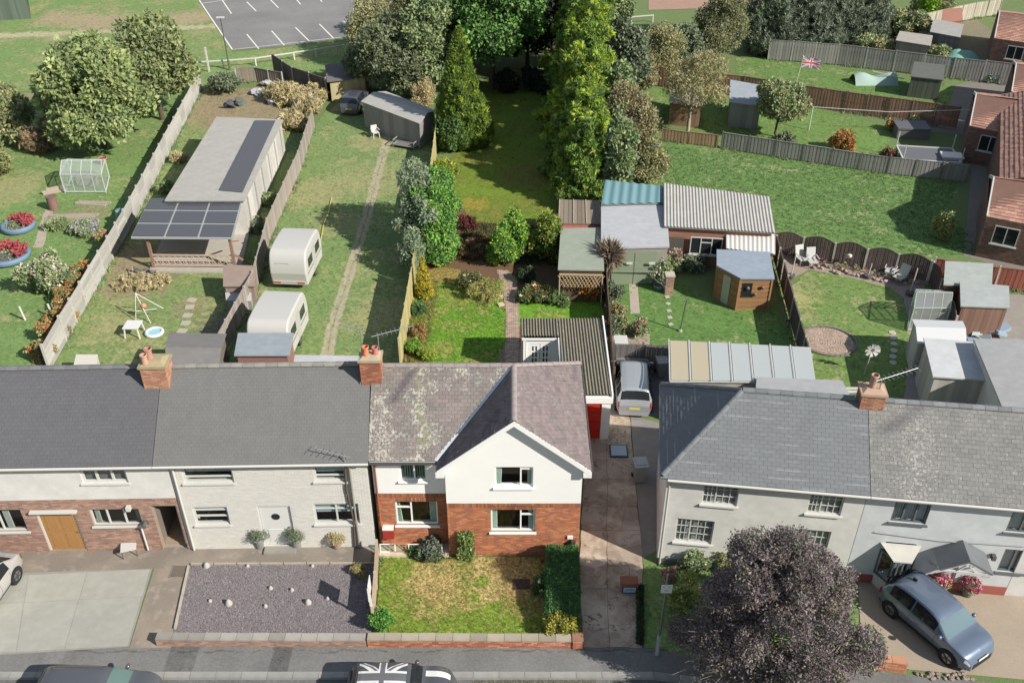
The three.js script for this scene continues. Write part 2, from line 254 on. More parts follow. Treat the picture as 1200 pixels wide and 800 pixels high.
function bush(name, label, pos, o) { const g = thing(name, label, o.cat || 'bush', pos, 0, o.group); const R = o.R, H = o.H, mb = new MB(); for (let i = 0; i < 5; i++) { const a = rr(0, 6.28); mb.cyl(V(0, 0, 0), V(Math.cos(a) * R * 0.5, H * 0.6, Math.sin(a) * R * 0.5), 0.03, 0.012, 5); } part('stem', mb, barkMat, g); const bl = o.blobs || [[0, H * 0.42, 0, R * 0.62, H * 0.42, R * 0.62], ...Array.from({ length: 9 }, (_, i) => { const a = i * 2.4 + rr(0, 0.8), s = R * rr(0.26, 0.5), d = R * rr(0.35, 0.78), y = H * rr(0.2, 0.8) * (1.1 - 0.45 * d / R); return [Math.cos(a) * d, y, Math.sin(a) * d, s, Math.min(y, H * rr(0.18, 0.32)), s]; })]; instances('foliage', LEAF[o.leaf || 'broad'], leafMat, blobPoints(bl, o.n || 700, o.size || 0.2, o.pal, { low: -0.85, ...o }), g); if (o.fl) { const pts = blobPoints(bl, o.fl.n, o.fl.size || 0.1, o.fl.pal, { low: 0, deep: 0.02 }); instances('blossom', LEAF.petal, petalMat, pts, g); } return g; }
function conifer(name, label, pos, o) { // tapering evergreen of upswept sprays
  const g = thing(name, label, 'tree', pos, 0, o.group); part('trunk', new MB().cyl(V(0, 0, 0), V(0, o.H * 0.9, 0), 0.02 * o.H, 0.03, 8), barkMat, g); const L = [], ph = rr(0, 50), pw = o.pow || 0.75;
  for (let i = 0; i < o.n; i++) { const t = Math.pow(rnd(), 1.3), a = rr(0, 6.283), R = o.R * Math.pow(1 - t, pw) * Math.min(1, 0.75 + t * 3) * (0.5 + (o.lump ?? 0.9) * fbm(Math.cos(a) * 1.7 + ph, t * 8 + Math.sin(a) * 1.7 + ph, 3)) * (1 - 0.4 * Math.pow(rnd(), 2)); const c = o.pal[Math.floor(rnd() * o.pal.length)], v = rr(0.7, 1.3); L.push([Math.cos(a) * R, 0.1 + t * o.H, Math.sin(a) * R, o.size * rr(0.7, 1.25) * (1 - 0.35 * t), [c[0] * v, c[1] * v, c[2] * v], o.tilt || 1]); }
  instances('crown', LEAF[o.leaf || 'spray'], leafMat, L, g); return g;
}
function tufts(name, label, pts, y, n, size, pal, cat = 'grass', test) { const [x0, z0, x1, z1] = bbox(pts), L = []; let guard = 0; while (L.length < n && guard++ < n * 6) { const x = rr(x0, x1), z = rr(z0, z1); if (!inside(pts, x, z) || (test && !test(x, z))) continue; const c = pal[Math.floor(rnd() * pal.length)], v = rr(0.7, 1.25); L.push([x, y, z, size * rr(0.6, 1.3), [c[0] * v, c[1] * v, c[2] * v], 1]); } const im = instances(uniq(name), LEAF.blade, leafMat, L, scene); return tag(im, label, cat, null, 'stuff'); }

// ---------------------------------------------------------------- walls, windows, roofs
function facade(mb, x0, y0, x1, y1, holes = [], z = 0, t = 0.25) { // slab in the xy plane, front face at z, with rectangular openings
  const xs = [...new Set([x0, x1, ...holes.flatMap((h) => [clamp(h[0], x0, x1), clamp(h[2], x0, x1)])])].sort((a, b) => a - b), ys = [...new Set([y0, y1, ...holes.flatMap((h) => [clamp(h[1], y0, y1), clamp(h[3], y0, y1)])])].sort((a, b) => a - b);
  for (let i = 0; i + 1 < xs.length; i++) for (let j = 0; j + 1 < ys.length; j++) {
    const cx = (xs[i] + xs[i + 1]) / 2, cy = (ys[j] + ys[j + 1]) / 2; if (holes.some((h) => cx > h[0] && cx < h[2] && cy > h[1] && cy < h[3])) continue;
    const A = V(xs[i], ys[j], z), B = V(xs[i + 1], ys[j], z), C = V(xs[i + 1], ys[j + 1], z), D = V(xs[i], ys[j + 1], z), f = (q) => [q.x, q.y]; mb.poly([A, B, C, D], f); const k = (q) => V(q.x, q.y, z - t); mb.poly([k(B), k(A), k(D), k(C)], f);
  }
  for (const h of holes) { const a = clamp(h[0], x0, x1), b = clamp(h[2], x0, x1), c = clamp(h[1], y0, y1), d = clamp(h[3], y0, y1); if (b - a < 0.01 || d - c < 0.01) continue; if (c > y0) mb.quad(V(a, c, z), V(b, c, z), V(b, c, z - t), V(a, c, z - t)); if (d < y1) mb.quad(V(b, d, z), V(a, d, z), V(a, d, z - t), V(b, d, z - t)); mb.quad(V(a, d, z), V(a, c, z), V(a, c, z - t), V(a, d, z - t)); mb.quad(V(b, c, z), V(b, d, z), V(b, d, z - t), V(b, c, z - t)); }
  mb.quad(V(x0, y0, z - t), V(x0, y0, z), V(x0, y1, z), V(x0, y1, z - t)); mb.quad(V(x1, y0, z), V(x1, y0, z - t), V(x1, y1, z - t), V(x1, y1, z)); mb.quad(V(x0, y1, z), V(x1, y1, z), V(x1, y1, z - t), V(x0, y1, z - t));
  return mb;
}
function bricks(mb, o, u, L, H, pal, holes = [], proud = 0.012, vary = 0.13) { // brick faces on a wall from point o along u, out along n
  const n = V(u.z, 0, -u.x).negate(); n.set(-u.z, 0, u.x); const bl = 0.225, bh = 0.075, rows = Math.round(H / bh), h = H / rows;
  for (let j = 0; j < rows; j++) {
    const off = j % 2 ? -bl / 2 : 0;
    for (let x = off; x < L - 0.02; x += bl) {
      let a = Math.max(0, x), b = Math.min(L, x + bl - 0.011); const y0 = j * h, y1 = y0 + h - 0.012;
      for (const q of holes) if (b > q[0] && a < q[2] && y1 > q[1] && y0 < q[3]) { if (a < q[0]) b = q[0]; else if (b > q[2]) a = q[2]; else b = a; }
      if (b - a < 0.025) continue;
      const c = pal[Math.floor(rnd() * pal.length)], v = rr(1 - vary, 1 + vary); mb.color([c[0] * v, c[1] * v, c[2] * v]);
      const p = proud + rr(-0.004, 0.004), q = (s, y, d) => o.clone().addScaledVector(u, s).addScaledVector(n, d).add(V(0, y, 0));
      mb.quad(q(a, y0, p), q(b, y0, p), q(b, y1, p), q(a, y1, p)); mb.quad(q(a, y1, p), q(b, y1, p), q(b, y1, 0), q(a, y1, 0)); mb.quad(q(b, y0, p), q(b, y0, 0), q(b, y1, 0), q(b, y1, p)); mb.quad(q(a, y0, 0), q(a, y0, p), q(a, y1, p), q(a, y1, 0));
    }
  } mb.color([1, 1, 1]); return mb;
}
const brickMat = mat([1, 1, 1], { rough: 0.92, map: grainMap });
const BR = { main: [S(192, 126, 88), S(184, 116, 80), S(200, 136, 98), S(176, 112, 84), S(166, 108, 86)], mute: [S(172, 138, 120), S(160, 128, 114), S(180, 148, 130), S(150, 122, 112)], dull: [S(132, 104, 94), S(120, 98, 90), S(142, 112, 100)] };
function windowPart(g, x0, y0, x1, y1, o = {}) { // frame bars set in the opening, panes, sill, blinds or curtains
  const z = o.z ?? 0, d = z - (o.inset ?? 0.06), fw = o.fw ?? 0.06, fm = o.frame || WHITEP, mb = new MB(), w = x1 - x0, h = y1 - y0, e = 0.004;
  mb.box(x0 + e, y0 + e, d - 0.07, x0 + fw, y1 - e, d); mb.box(x1 - fw, y0 + e, d - 0.07, x1 - e, y1 - e, d); mb.box(x0 + fw, y0 + e, d - 0.07, x1 - fw, y0 + fw, d); mb.box(x0 + fw, y1 - fw, d - 0.07, x1 - fw, y1 - e, d);
  const xs = [0, ...(o.cols || []), 1].map((t) => mix(x0, x1, t)), cells = [];
  for (let i = 1; i + 1 < xs.length; i++) mb.box(xs[i] - fw / 2, y0 + fw, d - 0.068, xs[i] + fw / 2, y1 - fw, d - 0.002);
  for (let i = 0; i + 1 < xs.length; i++) { const rw = (o.rows && o.rows[i]) || [], ys = [0, ...rw, 1].map((t) => mix(y0, y1, t)); const a = xs[i] + (i ? fw / 2 : fw), b = xs[i + 1] - (i + 2 < xs.length ? fw / 2 : fw); for (let j = 1; j + 1 < ys.length; j++) mb.box(a, ys[j] - fw / 2, d - 0.066, b, ys[j] + fw / 2, d - 0.004); for (let j = 0; j + 1 < ys.length; j++) cells.push([a, ys[j] + (j ? fw / 2 : fw), b, ys[j + 1] - (j + 2 < ys.length ? fw / 2 : fw)]); }
  if (o.bars) for (const c of cells) { for (let i = 1; i < o.bars[0]; i++) { const x = mix(c[0], c[2], i / o.bars[0]); mb.box(x - (o.bw ?? 0.014), c[1], d - 0.05, x + (o.bw ?? 0.014), c[3], d - 0.02); } for (let j = 1; j < o.bars[1]; j++) { const y = mix(c[1], c[3], j / o.bars[1]); mb.box(c[0], y - (o.bw ?? 0.014), d - 0.049, c[2], y + (o.bw ?? 0.014), d - 0.021); } }
  const W = part('window', mb, fm, g);
  for (const c of cells) part('pane', new MB().quad(V(c[0], c[1], d - 0.035), V(c[2], c[1], d - 0.035), V(c[2], c[3], d - 0.035), V(c[0], c[3], d - 0.035)), o.pane || GLASS, W);
  if (o.sill !== false) part('sill', new MB().box(x0 - 0.07, y0 - 0.07, z - 0.1, x1 + 0.07, y0 - 0.004, z + 0.09), o.sillMat || fm, W);
  const cz = d - 0.14; if (o.curtain) for (const [a, b, b2] of o.curtain) { const m = new MB(), N = 14; for (let i = 0; i < N; i++) { const q = (t) => mix(x0 + w * a, x0 + w * b, t), q2 = (t) => mix(x0 + w * a, x0 + w * (b2 ?? b), t), wz = (k) => cz + (k % 2 ? 0.025 : -0.025); m.quad(V(q2(i / N), y0, wz(i)), V(q2((i + 1) / N), y0, wz(i + 1)), V(q((i + 1) / N), y1, wz(i + 1)), V(q(i / N), y1, wz(i))); } part('curtain', m, mat(o.curtainCol || [0.6, 0.6, 0.58], { rough: 1 }), W); }
  if (o.blind) { const m = new MB(), n = Math.round(w / 0.1); for (let i = 0; i < n; i++) { const x = x0 + 0.05 + (w - 0.1) * (i + 0.5) / n; m.quad(V(x - 0.035, y0 + 0.05, cz - 0.02), V(x + 0.03, y0 + 0.05, cz + 0.02), V(x + 0.03, y1, cz + 0.02), V(x - 0.035, y1, cz - 0.02)); } part('blind', m, mat(o.curtainCol || [0.6, 0.6, 0.58], { rough: 1 }), W); }
  if (o.shade) part('blind', new MB().quad(V(x0 + 0.05, mix(y1, y0, o.shade), cz), V(x1 - 0.05, mix(y1, y0, o.shade), cz), V(x1 - 0.05, y1, cz), V(x0 + 0.05, y1, cz)), mat(o.curtainCol || [0.6, 0.6, 0.58], { rough: 1 }), W);
  return W;
}
const winPx = (g, r, o = {}) => { const a = onFacade(g, r[0], r[3], o.z ?? 0), b = onFacade(g, r[2], r[1], o.z ?? 0), y = (a.y + b.y) / 2; return [a.x, a.y, b.x, b.y]; };
function clipPoly(poly, clip) { // convex clip in uv, both counter-clockwise
  let out = poly; for (let i = 0; i < clip.length && out.length; i++) { const a = clip[i], b = clip[(i + 1) % clip.length], inn = (q) => (b[0] - a[0]) * (q[1] - a[1]) - (b[1] - a[1]) * (q[0] - a[0]) >= -1e-9, nx = []; for (let k = 0; k < out.length; k++) { const s = out[k], e = out[(k + 1) % out.length], si = inn(s), ei = inn(e); if (si) nx.push(s); if (si !== ei) { const dx = e[0] - s[0], dy = e[1] - s[1], den = (b[0] - a[0]) * dy - (b[1] - a[1]) * dx, t = ((b[0] - a[0]) * (a[1] - s[1]) - (b[1] - a[1]) * (a[0] - s[0])) / den; nx.push([s[0] + dx * t, s[1] + dy * t]); } } out = nx; } return out;
}
// slates laid in courses over a planar convex roof polygon (points counter-clockwise seen from above)
function tiles(mb, pts, tw, ex, th, colF, jit = 0.3, gp = 0.004) {
  const n = V(0, 0, 0).subVectors(pts[1], pts[0]).cross(V(0, 0, 0).subVectors(pts[2], pts[0])).normalize(); if (n.y < 0) { n.negate(); pts = [...pts].reverse(); }
  const u = V(0, 1, 0).cross(n).normalize(), v = n.clone().cross(u), o = pts[0], to = (q) => { const d = q.clone().sub(o); return [d.dot(u), d.dot(v)]; }, fr = (a, b, w) => o.clone().addScaledVector(u, a).addScaledVector(v, b).addScaledVector(n, w);
  let c = pts.map(to); let ar = 0; c.forEach((q, i) => { const r = c[(i + 1) % c.length]; ar += q[0] * r[1] - q[1] * r[0]; }); if (ar < 0) c.reverse();
  const [u0, v0, u1, v1] = bbox(c), rows = Math.ceil((v1 - v0) / ex);
  for (let j = 0; j < rows; j++) for (let x = u0 - (j % 2 ? tw / 2 : 0); x < u1; x += tw) {
    const a = v0 + j * ex, b = a + ex, q = clipPoly([[x + gp, a], [x + tw - gp, a], [x + tw - gp, b], [x + gp, b]], c); if (q.length < 3) continue;
    const l = th * rr(1 - jit, 1 + jit), f = (p) => fr(p[0], p[1], 0.012 + l * (1 - (p[1] - a) / ex)), cc = colF(x, a - v0, (a - v0) / (v1 - v0), (x - u0) / (u1 - u0)); mb.color(cc);
    mb.poly(q.map(f), (p) => { const d = p.clone().sub(o); return [d.dot(u), d.dot(v)]; });
    for (let k = 0; k < q.length; k++) { const s = q[k], e = q[(k + 1) % q.length]; if (Math.abs(s[1] - a) < 1e-6 && Math.abs(e[1] - a) < 1e-6) mb.quad(fr(s[0], s[1], 0), fr(e[0], e[1], 0), f(e), f(s)); }
  } mb.color([1, 1, 1]); return mb;
}
function slab(mb, pts, t) { // planar polygon thickened downward
  const n = V(0, 0, 0).subVectors(pts[1], pts[0]).cross(V(0, 0, 0).subVectors(pts[2], pts[0])).normalize(); if (n.y < 0) { pts = [...pts].reverse(); n.negate(); } const lo = pts.map((q) => q.clone().addScaledVector(n, -t)); mb.poly(pts, (q) => [q.x, q.z]); mb.poly([...lo].reverse(), (q) => [q.x, q.z]); pts.forEach((a, i) => { const k = (i + 1) % pts.length; mb.quad(lo[i], lo[k], pts[k], a); }); return mb;
}
const halfTile = (L, r) => { const mb = new MB(); mb.patch((a, b) => V(Math.cos(Math.PI * (1 - a)) * r, Math.sin(Math.PI * a) * r * 0.8, b * L), 6, 1); mb.patch((a, b) => V(Math.cos(Math.PI * (1 - a)) * r * mix(1, 0.85, b), Math.sin(Math.PI * a) * r * 0.8 * mix(1, 0.85, b), L), 6, 1); mb.patch((a, b) => V(Math.cos(Math.PI * (1 - a)) * r * mix(0.85, 1, b), Math.sin(Math.PI * a) * r * 0.8 * mix(0.85, 1, b), 0), 6, 1); return mb.geo(); };
function ridge(g, a, b, m, r = 0.12, len = 0.45, name = 'ridge_tile') { const d = V(0, 0, 0).subVectors(b, a), L = d.length(), n = Math.max(1, Math.round(L / len)), geo = halfTile(L / n - 0.012, r); for (let i = 0; i < n; i++) { const t = part(name, geo, m[i % m.length], g); t.position.copy(a).addScaledVector(d, i / n); t.position.y += rr(-0.006, 0.006); t.lookAt ? t.quaternion.setFromRotationMatrix(basisZ(d)) : 0; } }
function basisZ(d) { const z = d.clone().normalize(), x = V(0, 1, 0).cross(z).normalize(), y = z.clone().cross(x); return new THREE.Matrix4().makeBasis(x, y, z); }
function chimney(g, x, y0, z, w, d, h, pal, o = {}) {
  const st = part('chimney', new MB().box(x - w / 2, y0, z - d / 2, x + w / 2, y0 + h, z + d / 2), rough(o.mortar || S(150, 135, 122)), g), mb = new MB();
  bricks(mb, V(x - w / 2, y0 + 0.0, z + d / 2), V(1, 0, 0), w, h, pal); bricks(mb, V(x + w / 2, y0, z + d / 2), V(0, 0, -1), d, h, pal); bricks(mb, V(x - w / 2, y0, z - d / 2), V(0, 0, 1), d, h, pal); part('bricks', mb, brickMat, st).userData.kind = 'stuff';
  part('cap', new MB().box(x - w / 2 - 0.06, y0 + h, z - d / 2 - 0.06, x + w / 2 + 0.06, y0 + h + 0.1, z + d / 2 + 0.06).poly([V(x - w / 2, y0 + h + 0.1, z + d / 2), V(x + w / 2, y0 + h + 0.1, z + d / 2), V(x + w * 0.3, y0 + h + 0.2, z + d * 0.2), V(x - w * 0.3, y0 + h + 0.2, z + d * 0.2)]).poly([V(x + w / 2, y0 + h + 0.1, z + d / 2), V(x + w / 2, y0 + h + 0.1, z - d / 2), V(x + w * 0.3, y0 + h + 0.2, z - d * 0.2), V(x + w * 0.3, y0 + h + 0.2, z + d * 0.2)]).poly([V(x - w / 2, y0 + h + 0.1, z - d / 2), V(x - w / 2, y0 + h + 0.1, z + d / 2), V(x - w * 0.3, y0 + h + 0.2, z + d * 0.2), V(x - w * 0.3, y0 + h + 0.2, z - d * 0.2)]).poly([V(x + w * 0.3, y0 + h + 0.2, z + d * 0.2), V(x + w * 0.3, y0 + h + 0.2, z - d * 0.2), V(x - w * 0.3, y0 + h + 0.2, z - d * 0.2), V(x - w * 0.3, y0 + h + 0.2, z + d * 0.2)].reverse()), rough(o.cap || S(168, 158, 140)), st);
  part('flashing', new MB().box(x - w / 2 - 0.05, y0, z + d / 2, x + w / 2 + 0.05, y0 + 0.2, z + d / 2 + 0.03).box(x - w / 2 - 0.06, y0 + 0.0, z - d / 2, x - w / 2 - 0.03, y0 + 0.5, z + d / 2), rough(S(150, 155, 158)), st);
  for (const [dx, dz, ph, pr, pc] of o.pots || []) { const l = new THREE.LatheGeometry([[pr * 1.05, 0], [pr * 0.95, ph * 0.2], [pr * 0.85, ph * 0.8], [pr * 1.1, ph * 0.85], [pr * 1.1, ph], [pr * 0.75, ph], [pr * 0.7, ph * 0.3]].map((q) => new THREE.Vector2(...q)), 14); part('chimney_pot', new MB().geom(l, new THREE.Matrix4().setPosition(x + dx, y0 + h + 0.14, z + dz)), rough(pc || S(190, 130, 104)), st); }
  return st;
}
// fence of posts and boarded panels along world points
function fence(name, label, pts, o = {}) {
  const h = o.h ?? 1.7, pw = o.panel ?? 1.83, pm = o.postMat || wood(S(150, 146, 138)), bm = o.mat || wood(S(140, 134, 124)), g = thing(name, label, o.cat || 'fence', V(pts[0][0], 0, pts[0][1]), 0, o.group), o0 = pts[0];
  for (let s = 0; s + 1 < pts.length; s++) {
    const a = V(pts[s][0] - o0[0], 0, pts[s][1] - o0[1]), b = V(pts[s + 1][0] - o0[0], 0, pts[s + 1][1] - o0[1]), L = a.distanceTo(b), n = Math.max(1, Math.round(L / pw)), w = L / n, ang = Math.atan2(-(b.z - a.z), b.x - a.x), ps = o.post ?? 0.1, key = 0;
    const variants = [0, 1, 2].map(() => panelGeo(w - ps, h, o)), post = new MB().cbox(0, 0, 0, ps, h + (o.up ?? 0.1), ps).geo();
    for (let i = 0; i <= n; i++) {
      if (i === n && s + 2 < pts.length) break; const q = a.clone().lerp(b, i / n), p = part('post', post, pm, g); p.position.copy(q); p.rotation.set(rr(-0.02, 0.02), ang, rr(-0.02, 0.02));
      if (i < n) { if (o.skip && o.skip(i, n, s)) continue; const m = part('panel', variants[Math.floor(rnd() * 3)], bm, g); m.position.copy(q.lerp(a.clone().lerp(b, (i + 1) / n), 0.5)); m.position.y += rr(-0.02, 0.03); m.rotation.set(rr(-0.02, 0.02), ang, 0); }
    }
  }
  if (o.style !== 'rail') { const L = [], wp = o.weeds || Gr.mute; for (let s = 0; s + 1 < pts.length; s++) { const dx = pts[s + 1][0] - pts[s][0], dz = pts[s + 1][1] - pts[s][1], n = Math.round(Math.hypot(dx, dz) * 16); for (let i = 0; i < n; i++) { const t = rnd(), x = pts[s][0] + dx * t - o0[0] + rr(-0.3, 0.3), z = pts[s][1] + dz * t - o0[1] + rr(-0.3, 0.3), k = fbm(x * 0.9 + 50, z * 0.9, 2); if (k < 0.42) continue; const c = wp[Math.floor(rnd() * wp.length)]; L.push([x, 0, z, rr(0.1, 0.34) * k * 1.6, c.map((q) => q * rr(0.75, 1.2)), 1]); } } instances('weeds', LEAF.blade, leafMat, L, g); }
  return g;
}
function panelGeo(w, h, o) {
  const mb = new MB(), st = o.style || 'vertical', tone = () => { const v = rr(0.78, 1.18); return mb.color([v, v, v]); };
  if (st === 'vertical') { const n = Math.round(w / 0.13); for (let i = 0; i < n; i++) { const x = -w / 2 + w * i / n, z = (i % 2) * 0.012; tone().box(x + 0.003, 0.05 + rr(0, 0.03), z - 0.009, x + w / n - 0.003, h - rr(0, 0.025), z + 0.009); } for (const y of [0.25, h * 0.5, h - 0.25]) mb.box(-w / 2, y, -0.05, w / 2, y + 0.08, -0.012); if (!o.notop) mb.box(-w / 2, h, -0.03, w / 2, h + 0.03, 0.04); }
  if (st === 'concrete') { const n = 5; for (let i = 0; i < n; i++) tone().box(-w / 2, h * i / n + 0.006, -0.025, w / 2, h * (i + 1) / n - 0.006, 0.025); }
  if (st === 'arch') { const n = 16; for (let i = 0; i < n; i++) { const x = -w / 2 + w * i / n, t = (i + 0.5) / n, top = h + 0.28 * Math.sin(Math.PI * t); tone().box(x + 0.002, 0.04, -0.01 + (i % 2) * 0.01, x + w / n - 0.002, top, 0.008 + (i % 2) * 0.01); } const m = new MB(); mb.color([1, 1, 1]); for (let i = 0; i < n; i++) { const f = (t) => V(-w / 2 + w * t, h + 0.28 * Math.sin(Math.PI * t), 0); mb.bar(f(i / n), f((i + 1) / n), 0.05, 0.05); } }
  if (st === 'picket') { const n = Math.round(w / 0.18); for (let i = 0; i < n; i++) { const x = -w / 2 + w * (i + 0.5) / n; tone().box(x - 0.04, 0.05, 0, x + 0.04, h - rr(0, 0.04), 0.02); } for (const y of [0.25, h - 0.25]) mb.box(-w / 2, y, -0.04, w / 2, y + 0.07, -0.002); }
  if (st === 'rail') { for (const y of o.rails || [h - 0.1, h * 0.5]) mb.color([1, 1, 1]).box(-w / 2 - 0.05, y - 0.05, -0.04, w / 2 + 0.05, y + 0.05, 0.04); }
  mb.color([1, 1, 1]); return mb.geo();
}
// outbuilding over four ground corners (front-left, front-right, back-right, back-left), heights at those corners
function shed(name, label, cat, c, hs, o = {}) {
  const cx = (c[0][0] + c[1][0] + c[2][0] + c[3][0]) / 4, cz = (c[0][1] + c[1][1] + c[2][1] + c[3][1]) / 4, g = thing(name, label, cat, V(cx, 0, cz), 0, o.group), q = c.map(([x, z]) => V(x - cx, 0, z - cz)), up = (i, y) => V(q[i].x, y, q[i].z), wt = ['front_wall', 'side_wall', 'back_wall', 'side_wall'];
  for (let i = 0; i < 4; i++) { if (o.open && o.open.includes(i)) continue; const k = (i + 1) % 4, a = q[i], b = q[k], L = a.distanceTo(b), mb = new MB(), wm = (o.wallMats && o.wallMats[i]) || o.wall || wood(S(140, 110, 90)), n = V(b.z - a.z, 0, -(b.x - a.x)).normalize().negate();
    const cb = o.boards === undefined ? 0.16 : o.boards, N = cb ? Math.max(1, Math.round(L / cb)) : 1;
    for (let j = 0; j < N; j++) { const s = j / N, e = (j + 1) / N, y = (t) => mix(hs[i], hs[k], t), A = a.clone().lerp(b, s), B = a.clone().lerp(b, e), off = n.clone().multiplyScalar(cb ? rr(0, 0.012) : 0), v = cb ? rr(0.82, 1.14) : 1; mb.color([v, v, v]); A.add(off); B.add(off); const C = B.clone().setY(y(e)), D = A.clone().setY(y(s)); mb.quad(A, B, C, D); const bk = n.clone().multiplyScalar(-0.08); mb.quad(B.clone().add(bk), A.clone().add(bk), D.clone().add(bk), C.clone().add(bk)); }
    part(wt[i], mb, wm, g); }
  const ov = o.over ?? 0.12, ctr = V(0, 0, 0), rc = q.map((p, i) => { const nx = q[(i + 1) % 4], pv = q[(i + 3) % 4], d = p.clone().sub(nx).normalize().add(p.clone().sub(pv).normalize()).multiplyScalar(ov); return V(p.x + d.x, hs[i] + 0.03, p.z + d.z); });
  const bil = (u, v) => rc[0].clone().lerp(rc[1], u).lerp(rc[3].clone().lerp(rc[2], u), v), rt = o.roofType || 'flat', rm = o.roof || rough(S(150, 156, 158)); let R;
  if (rt === 'none') return g;
  if (rt === 'corrugated') { const du = o.alongU ? rc[0].distanceTo(rc[3]) : rc[0].distanceTo(rc[1]), n = Math.round(du / (o.pitch || 0.15)), mb = new MB(); mb.patch((u, v) => { const p = bil(u, v), t = o.alongU ? v : u; p.y += (o.depth ?? 0.03) * Math.sin(t * n * 6.2832) + 0.05; return p; }, o.alongU ? 2 : n * 6, o.alongU ? n * 6 : 3); R = part('roof', mb, rm, g); part('roof_edge', slab(new MB(), rc, 0.06), o.trim || rough(S(130, 130, 126)), R); }
  else if (rt === 'gable') { // ridge from front-mid to back-mid (or side to side)
    const r = o.rise ?? 0.6, side = o.ridgeSide, m0 = side ? rc[1].clone().lerp(rc[2], 0.5) : rc[0].clone().lerp(rc[1], 0.5), m1 = side ? rc[0].clone().lerp(rc[3], 0.5) : rc[3].clone().lerp(rc[2], 0.5); m0.y += r; m1.y += r; const mb = new MB();
    if (side) { slab(mb, [rc[0], rc[1], m0, m1], 0.05); slab(mb, [m1, m0, rc[2], rc[3]], 0.05); } else { slab(mb, [rc[0], m0, m1, rc[3]], 0.05); slab(mb, [m0, rc[1], rc[2], m1], 0.05); } R = part('roof', mb, rm, g);
    const gm = new MB(), G = side ? [[1, 2], [3, 0]] : [[0, 1], [2, 3]]; for (const [i, k] of G) { const a = up(i, hs[i]), b = up(k, hs[k]), m = a.clone().lerp(b, 0.5).setY((a.y + b.y) / 2 + r * 0.95); gm.tri(a, b, m, [0, 0], [1, 0], [0.5, 0.5]); } part('gable', gm, o.wall || wood(S(140, 110, 90)), g); }
  else { R = part('roof', slab(new MB(), rc, o.rt ?? 0.08), rm, g); }
  g.userData.rc = undefined; delete g.userData.rc; g.roofCorners = rc; g.bil = bil; g.roofPart = R; return g;
}

// weathered roof colour: f(u metres across, v metres up the slope) -> linear colour
function roofMap(w, h, f, res = 0.02) { const a = Math.ceil(w / res), b = Math.ceil(h / res); return dtex(Math.min(1024, a), Math.min(1024, b), (i, j) => f(i / Math.min(1024, a) * w, j / Math.min(1024, b) * h), true, 1 / w, 1 / h); }
// woven union flag: print computed on a canvas-like grid; muted sets its colour strength
function unionPix(u, v, grey) { // u, v in 0..1, aspect 2:1 -> linear colour
  const x = (u - 0.5) * 60, y = (v - 0.5) * 30, W_ = grey ? S(206, 206, 202) : S(212, 210, 206), R_ = grey === 1 ? S(96, 98, 102) : S(176, 84, 92), B_ = grey === 1 ? S(70, 72, 76) : S(92, 98, 130);
  if (Math.abs(x) < 3 || Math.abs(y) < 3) return R_; if (Math.abs(x) < 5 || Math.abs(y) < 5) return W_;
  const d1 = (x - 2 * y) / Math.sqrt(5), d2 = (x + 2 * y) / Math.sqrt(5), s1 = x > 0 ? d1 : -d1, s2 = x > 0 ? d2 : -d2; if (s1 > -2 && s1 < 0) return R_; if (s2 > -2 && s2 < 0) return R_; if (Math.abs(d1) < 3 || Math.abs(d2) < 3) return W_; return B_;
}
const flagTex = {}; function flagMat(muted, grey = 0) { const k = grey; if (!flagTex[k]) flagTex[k] = dtex(256, 128, (i, j) => unionPix((i + 0.5) / 256, (j + 0.5) / 128, grey), true); return mat([1, 1, 1], { rough: 0.8, map: flagTex[k] }); }
function flagCloth(w, h) { const mb = new MB(), n = 12, f = (u, v) => V(u * w, -h * (1 - v) - 0.25 * u * u * w * 0.6, 0.09 * Math.sin(u * 8) * u); for (let i = 0; i < n; i++) { const a = i / n, b = (i + 1) / n; mb.tri(f(a, 0), f(b, 0), f(b, 1), [a, 0], [b, 0], [b, 1]); mb.tri(f(a, 0), f(b, 1), f(a, 1), [a, 0], [b, 1], [a, 1]); } return mb; }

// ---------------------------------------------------------------- ground, road, pavements
const gA = S(110, 136, 78), gB = S(98, 126, 68), gDry = S(146, 144, 100), gSoil = S(140, 122, 100), cSoil = S(112, 84, 58);
const G0 = [[-300, -20.62], [5, -20.62], [22, -18.4], [300, 18], [300, -500], [-300, -500]];
sheet('ground', 'pale rough grass land around the houses reaching the horizon', 'ground', G0, 0, mat(S(108, 126, 76), { rough: 1, map: grainMap, bump: bumpGrass, bs: 0.03 }));
const roadTex = worldTex(-30, -23, 30, -12, 0.05, (x, z) => { const n = fbm(x * 0.7, z * 0.7, 4), g = h2(Math.floor(x * 20), Math.floor(z * 20)); const v = 0.13 + 0.06 * (n - 0.5) + 0.06 * (g - 0.5); return [v, v, v * 0.99]; });
const asphalt = mat([1, 1, 1], { rough: 0.95, map: roadTex, bump: bumpGrain, bs: 0.004 });
sheet('road', 'grey asphalt street in front of the garden walls', 'road', [[-300, -20.62], [5, -20.62], [22, -18.4], [300, 18], [300, 30], [22, -8], [-300, -10]], -0.12, asphalt);
sheet('far_verge', 'grass verge across the street', 'verge', [[-300, -10], [22, -8], [300, 30], [300, 120], [-300, 120]], 0, mat(S(110, 126, 80), { rough: 1, map: grainMap }));
